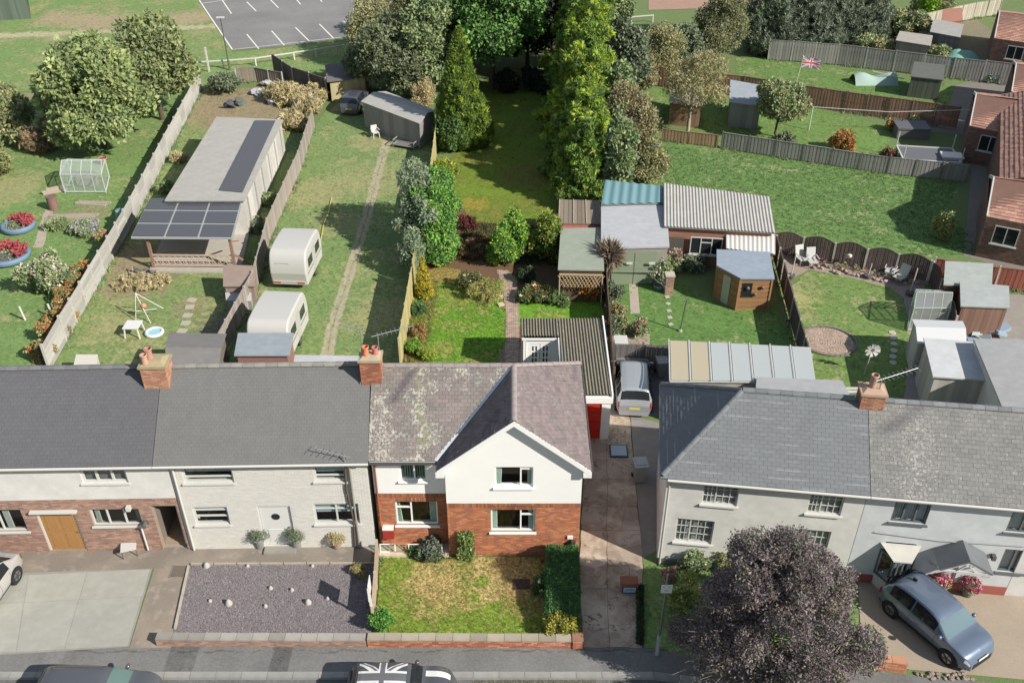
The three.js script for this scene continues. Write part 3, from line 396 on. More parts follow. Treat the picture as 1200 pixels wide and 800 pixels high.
const paveTex = worldTex(-24, -24, 24, -18, 0.04, (x, z) => {
  const n = fbm(x * 0.8 + 5, z * 0.8, 4), g = h2(Math.floor(x * 25), Math.floor(z * 25)); let v = 0.165 + 0.07 * (n - 0.5) + 0.05 * (g - 0.5);
  for (const [a, b, k] of [[-12.45, -11.4, -0.05], [-8.7, -8.0, -0.06], [-16.9, -16.2, 0.03], [3.2, 4.3, -0.02]]) if (x > a && x < b) v += k * (0.7 + 0.6 * vn(x * 6, z * 6));
  if (Math.abs(z + 21.75 + 0.22 * (fbm(x * 2, 3, 3) - 0.5)) < 0.04 * vn(x * 3, 8)) v *= 0.6; return [v, v, v * 0.97];
});
const pvTop = [...px([[-220, 778], [0, 767], [182, 756], [430, 758], [684, 759], [752, 759], [800, 764]]), [14, -20.75], [24, -19.6]];
sheet('pavement', 'patched grey asphalt footway along the garden walls', 'pavement', [...pvTop, [22, -18.75], [5, -20.86], [-30, -20.86]], 0.012, mat([1, 1, 1], { rough: 0.95, map: paveTex, bump: bumpGrain, bs: 0.003 }));
{ const k = thing('kerb', 'row of pale concrete kerb stones edging the footway', 'kerb', V(0, 0, 0)); k.userData.kind = 'structure'; const ms = [0.9, 1, 1.1].map((v) => rough(S(150, 150, 145, v))); const geo = new MB().box(0.006, -0.13, -0.12, 0.908, 0.022, 0.12).geo(); for (let i = 0; i < 30; i++) { const s = part('kerb_stone', geo, ms[i % 3 ? (i * 7) % 3 : 1], k); s.position.set(-22.4 + i * 0.914, rr(-0.004, 0.004), -20.74); } for (let i = 0; i < 14; i++) { const s = part('kerb_stone', geo, ms[(i * 5) % 3], k); s.rotation.y = -0.1317; const t = i * 0.914; s.position.set(5.03 + t * 0.9914, rr(-0.004, 0.004), -20.74 + t * 0.1313); } }
// gravelly verge strip beyond the footway
{ const p = wob([[-1.2, -20.5], [3.1, -20.5], [3.0, -19.4], [-1.2, -19.5]], 0.2, 0.06); tufts('verge_grit', 'strip of dry grass and grit on the road edge beside the parked flag-roof car', [[-1.4, -20.6], [3, -20.6], [3, -19.9], [-1.4, -19.9]], -0.12, 1500, 0.06, [S(150, 146, 120), S(120, 122, 90), S(170, 165, 140)]); }

// ---------------------------------------------------------------- main house
const renderWhite = mat([0.82, 0.82, 0.8], { rough: 0.9, map: dtex(256, 256, (i, j) => { const v = 0.95 + 0.07 * (wrapN((a, b) => fbm(a / 30, b / 30, 4), 256)(i, j) - 0.5); return [v, v, v]; }, true, 1 / 4, 1 / 4), bump: bumpGrain, bs: 0.003 });
const upvc = WHITEP, interior = mat(S(150, 132, 112), { rough: 0.9 }), mortar = rough(S(158, 140, 122));
const HM = thing('main_house', 'white rendered and red brick house with front gable and lichen-mottled roof', 'house', V(0, 0, -26.34));
{
  const g = HM, zr = -0.55, xl = -5.37, xw = -2.52, xr = 2.65, zb = -6.4, EH = 4.8, RH = 7.2, rx = 0.065, rz = -3.15, BH = 2.93;
  const wU = winPx(g, [580, 543.5, 625, 570.5]), wL = winPx(g, [575.5, 597, 627, 623]), lU = winPx(g, [469, 540.5, 499, 563], { z: zr }), lL = winPx(g, [465, 587.5, 512, 615], { z: zr }); lU[3] = Math.min(lU[3], 4.72);
  part('brick_wall', facade(new MB(), xw, 0, xr, BH, [wL]), mortar, g); part('brick_wall', facade(new MB(), xl, 0, xw - 0.002, BH, [lL], zr), mortar, g);
  part('rendered_wall', facade(new MB(), xw - 0.01, BH, xr + 0.01, EH, [wU], 0.02, 0.27), renderWhite, g); part('rendered_wall', facade(new MB(), xl, BH, xw - 0.012, EH, [lU], zr + 0.02, 0.27), renderWhite, g);
  const sh = (h) => [h[0] - 0.02, h[1] - 0.08, h[2] + 0.02, h[3] + 0.24], soldier = (mb, x0, x1, y, z) => { for (let x = x0; x < x1 - 0.04; x += 0.075) { const c = BR.main[Math.floor(rnd() * 5)], v = rr(0.6, 1); mb.color([c[0] * v, c[1] * v, c[2] * v]); mb.box(x, y, z, x + 0.064, y + 0.215, z + 0.016); } mb.color([1, 1, 1]); };
  const rel = (h, x0) => [h[0] - x0, h[1], h[2] - x0, h[3]]; let mb = new MB();
  bricks(mb, V(xw, 0, 0), V(1, 0, 0), xr - xw, BH - 0.23, BR.main, [rel(sh(wL), xw)]); soldier(mb, xw, xr, BH - 0.23, 0); soldier(mb, wL[0] - 0.02, wL[2] + 0.02, wL[3] + 0.01, 0);
  bricks(mb, V(xr, 0, 0), V(0, 0, -1), -zb, BH, BR.main); bricks(mb, V(xw, 0, zr), V(0, 0, 1), -zr, BH, BR.main); part('bricks', mb, brickMat, g).userData.kind = 'stuff';
  mb = new MB(); bricks(mb, V(xl, 0, zr), V(1, 0, 0), xw - xl, BH - 0.23, BR.main, [rel(sh(lL), xl)]); soldier(mb, xl, xw, BH - 0.23, zr); soldier(mb, lL[0] - 0.02, lL[2] + 0.02, lL[3] + 0.01, zr); part('bricks', mb, brickMat, g).userData.kind = 'stuff';
  // gable triangle, side, back and party walls, floors
  mb = new MB(); const gt = [V(xw - 0.01, EH, 0.02), V(xr + 0.01, EH, 0.02), V(rx, EH + 2.16, 0.02)]; mb.poly(gt, (q) => [q.x, q.y]); mb.poly(gt.map((q) => V(q.x, q.y, -0.25)).reverse(), (q) => [q.x, q.y]); part('gable', mb, renderWhite, g);
  mb = new MB(); mb.box(xr - 0.25, BH, zb, xr + 0.01, EH, -0.252); mb.box(xr - 0.25, 0, zb, xr - 0.002, BH, -0.252); part('side_wall', mb, renderWhite, g);
  mb = new MB(); mb.box(xw - 0.008, BH, zr - 0.25, xw + 0.24, EH, -0.255); mb.box(xw - 0.0, 0, zr - 0.25, xw + 0.24, BH, -0.255); part('side_wall', mb, renderWhite, g);
  part('back_wall', new MB().box(xl, 0, zb, xr - 0.26, EH, zb + 0.25), renderWhite, g); part('party_wall', new MB().box(xl, 0, zb + 0.26, xl + 0.22, EH, zr - 0.26), mortar, g); { const q = [V(xl + 0.002, EH, zr), V(xl + 0.002, RH - 0.1, rz), V(xl + 0.002, EH, zb)]; part('party_gable', new MB().poly(q), mortar, g); }
  part('floor', new MB().box(xl + 0.26, BH - 0.25, zb + 0.3, xr - 0.3, BH - 0.05, zr - 0.3).box(xl + 0.26, 0.02, zb + 0.3, xr - 0.3, 0.1, zr - 0.3), interior, g); part('inner_wall', new MB().box(xl + 0.3, 0.12, -3.4, xr - 0.3, EH - 0.1, -3.3).box(xw - 0.1, 0.12, -3.2, xw, EH - 0.1, zr - 0.3), interior, g);
  const cc = [S(206, 222, 212), S(190, 206, 198)];
  windowPart(g, ...wU, { z: 0.02, inset: 0.08, cols: [0.68], rows: [[], [0.74]], curtain: [[0.02, 0.2, 0.16], [0.86, 0.98]], curtainCol: cc[0] }); windowPart(g, ...wL, { inset: 0.08, cols: [0.68], rows: [[], [0.72]], curtain: [[0.01, 0.14], [0.86, 0.99]], curtainCol: cc[0] });
  windowPart(g, ...lU, { z: zr + 0.02, inset: 0.06, cols: [0.54], blind: true, curtainCol: S(120, 140, 132) }); windowPart(g, ...lL, { z: zr, inset: 0.08, cols: [0.37], rows: [[0.7], []], curtain: [[0.02, 0.08, 0.14], [0.8, 0.97, 0.99]], curtainCol: cc[1] });
  // roof planes
  const A = V(rx, RH, 0.3), B = V(rx, RH, rz), C = V(2.95, EH, -6.6), D = V(2.95, EH, 0.3), E = V(-2.82, EH, 0.3), Vb = V(-2.82, EH, -0.3), Le = V(-5.44, EH, -0.3), Lr = V(-5.44, RH, rz), Lb = V(-5.44, EH, -6.6);
  const low = (q) => q.clone().add(V(0, -0.02, 0));
  const deck = part('roof', slab(slab(slab(slab(new MB(), [A, B, C, D].map(low), 0.07), [A, E, Vb, B].map(low), 0.07), [Le, Vb, B, Lr].map(low), 0.07), [Lr, B, C, Lb].map(low), 0.07), rough(S(90, 80, 82)), g);
  const pick = (l, k = 1) => { const c = l[Math.floor(rnd() * l.length)], v = rr(0.86, 1.14) * k; return [c[0] * v, c[1] * v, c[2] * v]; };
  // weathered slates: purple-grey, speckled with pale lichen; a greener lichen band runs down a third across, a darker slanting streak beside the chimney
  const pur = S(122, 115, 111), gry = S(116, 113, 109), lic = S(182, 178, 166), mos = S(134, 132, 108), dkStreak = S(80, 74, 80);
  const front = roofMap(8.4, 3.8, (x, y) => {
    const n = fbm(x * 0.9 + 4, y * 0.9, 4), m = fbm(x * 3 + 8, y * 3, 3), sp = vn(x * 20, y * 20) * 0.5 + vn(x * 45, y * 45) * 0.5, t = y / 3.73; let c = mix3(pur, gry, sm(0.4, 0.65, m)); c = mix3(c, S(134, 121, 120), 0.5 * sm(0.5, 0.7, fbm(x * 1.7, y * 0.4 + 12, 3)));
    const left = Math.exp(-(((x - 0.45) / 0.5) ** 2)) * sm(0.95, 0.3, t), bx = x - 1.95 + (n - 0.5) * 0.7, band = Math.exp(-((bx / 0.3) ** 2)), dens = 0.2 + 0.42 * left + 0.42 * band + 0.3 * sm(0.45, 0.75, m) + 0.25 * sm(0.88, 1, t) - 0.25 * sm(3.2, 3.8, x) * sm(0.9, 0.3, t);
    c = mix3(c, band > 0.4 && vn(x * 11, y * 11) > 0.45 ? mos : lic, sm(1 - dens, 1 - dens + 0.22, sp) * 0.8);
    const st = Math.exp(-(((x - 0.95 - (t - 0.66) * 2.2) / 0.22) ** 2)) * sm(0.56, 0.64, t) * sm(0.99, 0.92, t); return mix3(c, dkStreak, st * 0.75 * sm(0.2, 0.6, m + 0.2)); });
  const side = roofMap(7, 3.8, (x, y) => { const m = fbm(x * 2.6 + 31, y * 2.2, 4), sp = vn(x * 24, y * 30) * 0.6 + vn(x * 50, y * 60) * 0.4, t = y / 3.75, k = fbm(x * 1.2 + y * 0.9, 9 + y * 2.6, 3); let c = mix3(S(124, 112, 111), S(116, 107, 106), sm(0.35, 0.65, m)); c = mix3(c, S(92, 84, 90), 0.6 * sm(0.56, 0.72, k) * sm(2.6, 4.6, x)); const dens = 0.16 + 0.25 * sm(0.5, 0.75, m) + 0.3 * sm(0.8, 1, t); return mix3(c, S(160, 150, 146), 0.65 * sm(1 - dens, 1 - dens + 0.12, sp)); });
  const va = () => { const v = rr(0.86, 1.12); return [v, v, v]; };
  for (const [q, t] of [[[Le, Vb, B, Lr], front], [[D, C, B, A], side], [[E, Vb, B, A], side], [[C, Lb, Lr, B], side]]) part('roof_tiles', tiles(new MB(), q, 0.24, 0.15, 0.02, va, 0.5), mat([1, 1, 1], { rough: 0.9, map: t }), deck).userData.kind = 'stuff';
  const rm = [0, 1, 2].map(() => rough(pick([S(168, 158, 150), S(150, 140, 138)]), 0.01)); ridge(g, Lr.clone().add(V(0, 0.0, 0)), B, rm); ridge(g, B, A, rm); ridge(g, C.clone().add(V(-0.05, 0.06, 0.05)), B, rm);
  { // valley lining
    const d = V(0, 0, 0).subVectors(B, Vb), s = V(0.12, 0.13, 0.16), m = new MB(); m.quad(Vb.clone().add(V(-0.15, 0.035, -0.02)), Vb.clone().add(V(0.0, 0.05, 0.05)), B.clone().add(V(0.0, 0.04, 0.05)), B.clone().add(V(-0.13, 0.03, 0))); part('valley_lining', m, paint(S(206, 210, 212), 0.5), g); }
  // barge boards, soffits, gutters and downpipe
  for (const [a, b] of [[A, D], [A, E]]) { const m = new MB(), dn = V(0, -0.24, 0), o = V(0, 0.03, 0.002), bk = V(0, 0, -0.3), q = [a.clone().add(o), b.clone().add(o)]; const t = [q[0], q[1], q[1].clone().add(dn), q[0].clone().add(dn)]; m.poly(t, (p) => [p.x, p.y]); m.poly(t.map((p) => p.clone().add(V(0, 0, -0.03))).reverse(), (p) => [p.x, p.y]); m.quad(t[3].clone().add(V(0, 0.02, -0.004)), t[2].clone().add(V(0, 0.02, -0.004)), t[2].clone().add(bk).add(V(0, 0.02, 0.02)), t[3].clone().add(bk).add(V(0, 0.02, 0.02))); m.quad(t[1], t[2], t[2].clone().add(V(0, 0, -0.03)), t[1].clone().add(V(0, 0, -0.03))); m.quad(t[0].clone().add(V(0, 0, -0.03)), t[1].clone().add(V(0, 0, -0.03)), t[1], t[0]); part('barge_board', m, upvc, g); }
  part('barge_end', new MB().box(-2.86, EH - 0.3, -0.03, -2.535, EH - 0.02, 0.3), upvc, g); part('barge_end', new MB().box(2.665, EH - 0.3, -0.03, 2.98, EH - 0.02, 0.296), upvc, g);
  const gut = mat(S(70, 66, 66), { rough: 0.5 }); part('gutter', new MB().cyl(V(-5.4, EH - 0.05, -0.22), V(-2.84, EH - 0.05, -0.22), 0.055, 0.055, 8), gut, g); part('gutter', new MB().cyl(V(3.0, EH - 0.05, 0.28), V(3.0, EH - 0.05, -6.5), 0.05, 0.05, 8), gut, g); part('fascia', new MB().box(-5.4, EH - 0.2, -0.34, -2.86, EH - 0.02, -0.3).box(-5.4, EH - 0.2, zr + 0.03, -2.86, EH - 0.18, -0.342), upvc, g); part('fascia', new MB().box(2.92, EH - 0.2, -6.5, 2.945, EH - 0.02, -0.04).box(2.662, EH - 0.2, -6.4, 2.918, EH - 0.185, -0.05), upvc, g);
  part('downpipe', new MB().cyl(V(xl + 0.12, 0.05, zr + 0.09), V(xl + 0.12, EH - 0.1, zr + 0.09), 0.035, 0.035, 8), mat(S(150, 90, 66), { rough: 0.6 }), g);
  part('meter_box', new MB().color(S(150, 48, 44)).box(xl + 0.18, 0.62, zr + 0.01, xl + 0.62, 1.12, zr + 0.24).color([0.75, 0.72, 0.68]).box(xl + 0.18, 1.122, zr + 0.01, xl + 0.62, 1.2, zr + 0.26), mat([1, 1, 1], { rough: 0.5 }), g);
  part('wall_vent', new MB().box(2.2, 1.02, 0.012, 2.42, 1.17, 0.07), upvc, g);
  part('step', new MB().box(xl + 0.02, 0, zr + 0.02, xw - 0.02, 0.14, 0.12), rough(S(206, 192, 170)), g);
  // chimney shared with the neighbouring terrace stands on the ridge line
  chimney(g, -5.42, 6.3, -2.9, 0.78, 0.62, 1.45, [S(176, 112, 84), S(164, 104, 80), S(188, 128, 98), S(150, 98, 80)], { cap: S(176, 162, 140), pots: [[-0.16, 0.05, 0.42, 0.13, S(206, 128, 92)], [0.2, 0.0, 0.36, 0.12, S(190, 120, 110)]] });
}

// ---------------------------------------------------------------- neighbouring terraces
const greyRender = mat(S(214, 213, 208), { rough: 0.92, map: grainMap, bump: bumpGrain, bs: 0.004 });  // neighbour colours are greyed by a pale veil mixed into them
const muteUpvc = paint(S(194, 194, 190), 0.45);
const WB = [S(218, 216, 209), S(216, 214, 207), S(220, 218, 212)];
function terrace(g, x0, x1, o) { // two storeys: walls with openings, roof decks, floors; local frame, front at z = 0
  const EH = o.eh ?? 4.8, RH = o.rh ?? 7.2, rz = o.rz ?? -2.75, zb = o.zb ?? -5.6, BH = o.bh ?? 2.8, ov = 0.3, holes = [...o.holes], hipL = o.hip;
  if (o.lower) { part('brick_wall', facade(new MB(), x0, 0, x1, BH, holes), mortar, g); part('bricks', bricks(new MB(), V(x0, 0, 0), V(1, 0, 0), x1 - x0, BH, o.lower, holes.map((h) => [h[0] - x0, h[1], h[2] - x0, h[3]])), brickMat, g).userData.kind = 'stuff'; part('rendered_wall', facade(new MB(), x0, BH, x1, EH, holes, 0.02, 0.27), o.wall, g); }
  else part('front_wall', facade(new MB(), x0, 0, x1, EH, holes), o.wall, g);
  if (o.whiteBricks) part('bricks', bricks(new MB(), V(x0, 0, 0), V(1, 0, 0), x1 - x0, EH - 0.02, WB, holes.map((h) => [h[0] - x0 - 0.01, h[1] - 0.08, h[2] - x0 + 0.01, h[3]]), 0.01, 0.04), brickMat, g).userData.kind = 'stuff';
  part('back_wall', new MB().box(x0, 0, zb, x1, EH, zb + 0.25), o.wall, g); part('side_wall', new MB().box(x0, 0, zb + 0.252, x0 + 0.24, EH, -0.252), o.wall, g); part('side_wall', new MB().box(x1 - 0.24, 0, zb + 0.252, x1, EH, -0.252), o.wall, g);
  part('floor', new MB().box(x0 + 0.26, BH - 0.3, zb + 0.3, x1 - 0.26, BH - 0.1, -0.3).box(x0 + 0.26, 0.02, zb + 0.3, x1 - 0.26, 0.1, -0.3), interior, g); part('inner_wall', new MB().box(x0 + 0.26, 0.12, -2.6, x1 - 0.26, EH - 0.05, -2.5), interior, g);
  const rx0 = o.rx0 ?? x0, rx1 = o.rx1 ?? x1, hx = hipL ? rx0 + hipL : rx0, zo = zb - ov, Le = V(rx0 - (hipL ? ov : 0), EH, ov), Re = V(rx1, EH, ov), Rr = V(rx1, RH, rz), Lr = V(hx, RH, rz), Lb = V(rx0 - (hipL ? ov : 0), EH, zo), Rb = V(rx1, EH, zo), low = (q) => q.clone().add(V(0, -0.02, 0));
  const mb = new MB(); slab(mb, [Le, Re, Rr, Lr].map(low), 0.07); slab(mb, [Lr, Rr, Rb, Lb].map(low), 0.07); if (hipL) slab(mb, [Lb, Le, Lr].map(low), 0.07); const deck = part('roof', mb, rough(S(96, 96, 98)), g);
  const va = () => { const v = rr(1 - o.vary, 1 + o.vary); return [v, v, v]; }, tmat = mat([1, 1, 1], { rough: 0.85, map: o.rmap });
  for (const q of [[Le, Re, Rr, Lr], [Rb, Lb, Lr, Rr]]) part('roof_tiles', tiles(new MB(), q, o.tw, o.ex, o.th, va, 0.35, o.gp), tmat, deck).userData.kind = 'stuff';
  if (hipL) part('roof_tiles', tiles(new MB(), [Lb, Le, Lr], o.tw, o.ex, o.th, va, 0.35, o.gp), tmat, deck).userData.kind = 'stuff';
  if (!hipL) part('gable', new MB().poly([V(rx0 + 0.003, EH, 0), V(rx0 + 0.003, EH, zb), V(rx0 + 0.003, RH - 0.1, rz)]), o.wall, g); part('gable', new MB().poly([V(rx1 - 0.003, EH, zb), V(rx1 - 0.003, EH, 0), V(rx1 - 0.003, RH - 0.1, rz)]), o.wall, g);
  ridge(g, Lr, Rr, o.ridgeM, 0.13, 0.45); if (hipL) { ridge(g, Le.clone().add(V(0.08, 0.08, -0.08)), Lr, o.ridgeM, 0.11, 0.4, 'hip_tile'); ridge(g, Lb.clone().add(V(0.08, 0.08, 0.08)), Lr, o.ridgeM, 0.11, 0.4, 'hip_tile'); }
  part('gutter', new MB().cyl(V(rx0, EH - 0.04, ov + 0.05), V(rx1, EH - 0.04, ov + 0.05), 0.055, 0.055, 8), paint(S(196, 194, 188), 0.5), g); part('fascia', new MB().box(x0, EH - 0.19, ov - 0.03, x1, EH - 0.03, ov - 0.002).box(x0, EH - 0.19, 0.024, x1, EH - 0.175, ov - 0.032), muteUpvc, g);
  return { EH, RH, rz };
}
function doorPart(g, r, m, o = {}) { const z = o.z ?? -0.06, mb = new MB(), [x0, y0, x1, y1] = r; const fr = part('door_frame', new MB().box(x0, y0, z - 0.08, x0 + 0.07, y1, z + 0.02).box(x1 - 0.07, y0, z - 0.08, x1, y1, z + 0.02).box(x0 + 0.07, y1 - 0.07, z - 0.08, x1 - 0.07, y1, z + 0.02), o.frame || muteUpvc, g); mb.box(x0 + 0.075, y0 + 0.03, z - 0.06, x1 - 0.075, y1 - 0.075, z - 0.01); const w = x1 - x0 - 0.15; for (const [a, b, c, d] of o.panels || [[0.12, 0.08, 0.45, 0.42], [0.55, 0.08, 0.88, 0.42], [0.12, 0.5, 0.45, 0.92], [0.55, 0.5, 0.88, 0.92]]) mb.box(x0 + 0.075 + w * a, mix(y0, y1, b), z - 0.012, x0 + 0.075 + w * c, mix(y0, y1, d), z + 0.004); const D = part('door', mb, m, g); part('handle', new MB().box(x1 - 0.2, mix(y0, y1, 0.45), z, x1 - 0.12, mix(y0, y1, 0.45) + 0.03, z + 0.05), METAL, D); if (o.glass) part('pane', new MB().geom(new THREE.CircleGeometry(0.17, 16), new THREE.Matrix4().setPosition((x0 + x1) / 2, mix(y0, y1, 0.72), z + 0.008)), DARKGLASS, D); return D; }
const yawL = 0.0227, HL1 = thing('terraced_house', 'white painted brick terraced house with smooth grey roof beside the gravel garden', 'house', V(-5.46, 0, -26.86), yawL);
const slateMap = (a, b, c, sp = 0.93) => roofMap(10.24, 5.12, (x, y) => { const m = fbm(x * 1.5, y * 1.5, 4), s = vn(x * 24, y * 24), st = fbm(x * 4, y * 0.5, 3); return mix3(mix3(a, b, 0.6 * m + 0.4 * st), c, 0.7 * sm(sp, sp + 0.05, s)); }, 0.02);
{
  const g = HL1, H = { a: winPx(g, [216, 546, 270, 566]), b: winPx(g, [369, 544, 403, 564]), c: winPx(g, [230, 594, 265, 615]), d: winPx(g, [370, 590, 419, 614]), door: winPx(g, [310, 593, 339, 637]) }; H.door[1] = 0.12;
  for (const k of 'ab') H[k][3] = Math.min(H[k][3], 4.6);
  terrace(g, -7.62, -0.1, { holes: Object.values(H), wall: rough(S(206, 204, 196)), whiteBricks: true, rx0: -8.05, rx1: 0.02, rmap: slateMap(S(110, 110, 109), S(100, 100, 99), S(122, 122, 119)), tw: 0.2, ex: 0.14, th: 0.007, vary: 0.035, gp: 0.0015, ridgeM: [rough(S(146, 144, 137)), rough(S(136, 134, 129))] });
  const wm = { frame: muteUpvc, curtainCol: S(150, 166, 166) }; windowPart(g, ...H.a, { ...wm, rows: [[0.32]], shade: 0.5 }); windowPart(g, ...H.b, { ...wm, rows: [[0.3]], shade: 0.6 }); windowPart(g, ...H.c, { ...wm, rows: [[0.45, 0.8]], shade: 0.4 }); windowPart(g, ...H.d, { ...wm, cols: [0.5], rows: [[0.72], [0.72]], shade: 0.55 });
  doorPart(g, H.door, paint(S(204, 204, 200), 0.4), { glass: true, panels: [[0.15, 0.08, 0.85, 0.4]] }); part('door_step', new MB().box(H.door[0], 0, 0.01, H.door[2], 0.1, 0.4), rough(S(150, 146, 138)), g);
  part('downpipe', new MB().cyl(V(-7.45, 0.05, 0.09), V(-7.45, 4.7, 0.09), 0.045, 0.045, 8), paint(S(190, 190, 186)), g); part('downpipe', new MB().cyl(V(-0.75, 0.05, 0.09), V(-0.75, 4.7, 0.09), 0.045, 0.045, 8), paint(S(140, 138, 132)), g);
  part('ivy_stem', new MB().tube([V(-0.95, 0, 0.05), V(-0.85, 1.6, 0.06), V(-0.98, 3.2, 0.06), V(-0.9, 4.6, 0.06)], 0.05, 6), barkMat, g);
  chimney(g, -8.15, 6.0, -2.45, 0.95, 0.8, 1.6, [S(188, 138, 112), S(176, 128, 106), S(198, 152, 124)], { cap: S(164, 152, 120), pots: [[-0.18, -0.05, 0.5, 0.15, S(172, 132, 116)], [-0.28, 0.22, 0.4, 0.13, S(190, 150, 130)]] });
}
const HL2 = thing('terraced_house', 'terraced house with brick ground floor, orange wooden door and dark slate roof', 'house', V(-5.46, 0, -26.86), yawL);
{
  const g = HL2, H = { a: winPx(g, [97, 547, 145, 566]), b: winPx(g, [110, 596, 162, 616]), c: winPx(g, [-24, 597, 23, 623]), door: winPx(g, [55, 599, 86, 637]), pass: [-8.72, 0, -7.72, 2.45], d: [-16.8, 3.35, -15.2, 4.4] }; H.door[1] = 0.05;
  H.a[3] = Math.min(H.a[3], 4.55);
  terrace(g, -19.5, -7.64, { holes: Object.values(H), wall: greyRender, lower: BR.mute, bh: 2.88, rx1: -8.07, rmap: slateMap(S(94, 94, 97), S(86, 86, 90), S(116, 116, 118), 0.975), tw: 0.22, ex: 0.16, th: 0.01, vary: 0.04, gp: 0.002, ridgeM: [rough(S(120, 120, 124)), rough(S(112, 112, 116))] });
  const wm = { frame: muteUpvc, curtainCol: S(160, 160, 156) }; windowPart(g, ...H.a, { ...wm, cols: [0.33, 0.67], fw: 0.09, shade: 0.96, curtainCol: S(98, 98, 98) }); windowPart(g, ...H.b, { ...wm, cols: [0.33, 0.67], curtain: [[0.05, 0.14], [0.86, 0.95]] }); windowPart(g, ...H.c, { ...wm, cols: [0.5], curtain: [[0.55, 0.68]] }); windowPart(g, ...H.d, { ...wm, cols: [0.5] });  // dark grey blind added behind the upper panes so they read less black
  doorPart(g, H.door, wood(S(164, 122, 74))); part('canopy', new MB().box(H.door[0] - 0.15, H.door[3] + 0.02, 0, H.door[2] + 0.15, H.door[3] + 0.1, 0.18), muteUpvc, g);
  part('passage_wall', new MB().box(-8.9, 0, -5.2, -8.73, 2.6, -0.26), rough(S(120, 112, 104)), g);
  part('wall_lamp', new MB().cbox(-9.55, 2.35, 0.1, 0.16, 0.2, 0.2), muteUpvc, g);
  part('flue', new MB().cyl(V(-9.1, 1.6, 0.02), V(-9.1, 1.6, 0.3), 0.09, 0.09, 10).box(-9.22, 1.48, 0.02, -8.98, 1.72, 0.05), mat(S(90, 88, 86)), g); part('waste_pipe', new MB().cyl(V(-9.3, 0.1, 0.08), V(-9.3, 1.5, 0.08), 0.04, 0.04, 8).cyl(V(-9.3, 1.5, 0.08), V(-9.05, 1.5, 0.08), 0.04, 0.04, 8), muteUpvc, g);
}
const yawR = -0.125, HR1 = thing('semi_detached_house', 'pale rendered house with hipped blue-grey slate roof and small-paned windows beside the driveway', 'house', V(5.8, 0, -25.98), yawR);
{
  const g = HR1, H = { a: winPx(g, [822, 568, 868, 590]), b: winPx(g, [790, 611, 838, 634]), c: winPx(g, [945, 579, 992, 601]), d: winPx(g, [930, 623, 975, 646]) }; for (const k of 'ac') H[k][3] = Math.min(H[k][3], 4.6);
  terrace(g, 0, 7.25, { holes: Object.values(H), wall: greyRender, rh: 6.9, rz: -2.7, zb: -5.2, hip: 2.65, rmap: roofMap(10.24, 5.12, (x, y) => { const m = fbm(x * 1.5, y * 1.5, 4), l = fbm(x * 1.1, Math.floor(y / 0.32) * 3.1, 2); const c = mix3(S(114, 118, 121), S(106, 109, 112), m); return mix3(c, S(142, 144, 146), 0.6 * sm(0.5, 0.7, l) * (y % 0.32 < 0.05 ? 1 : 0)); }), tw: 0.3, ex: 0.16, th: 0.014, vary: 0.04, ridgeM: [rough(S(122, 126, 129)), rough(S(114, 118, 121))] });
  const wm = { frame: muteUpvc, curtainCol: S(190, 190, 186), fw: 0.05 }; for (const k of 'abcd') windowPart(g, ...H[k], { ...wm, cols: [0.38], bars: [3, 3], rows: [[], []], shade: 0.97, curtainCol: S(136, 136, 134) });  // full grey blinds added so the small panes do not read black
  part('plinth', new MB().box(-0.02, 0, 0.002, 7.2, 0.3, 0.05), rough(S(126, 124, 122)), g); part('downpipe', new MB().cyl(V(0.1, 0.05, 0.09), V(0.1, 4.7, 0.09), 0.045, 0.045, 8), paint(S(180, 180, 178)), g);
  chimney(g, 7.35, 6.1, -2.7, 0.85, 0.7, 1.2, [S(172, 122, 96), S(160, 112, 92), S(184, 138, 110)], { cap: S(184, 156, 134), pots: [[-0.05, 0.0, 0.6, 0.14, S(178, 146, 130)]] });
}
const HR2 = thing('semi_detached_house', 'pale rendered house with mottled grey tile roof, bay window and small porch', 'house', V(5.8, 0, -25.98), yawR);
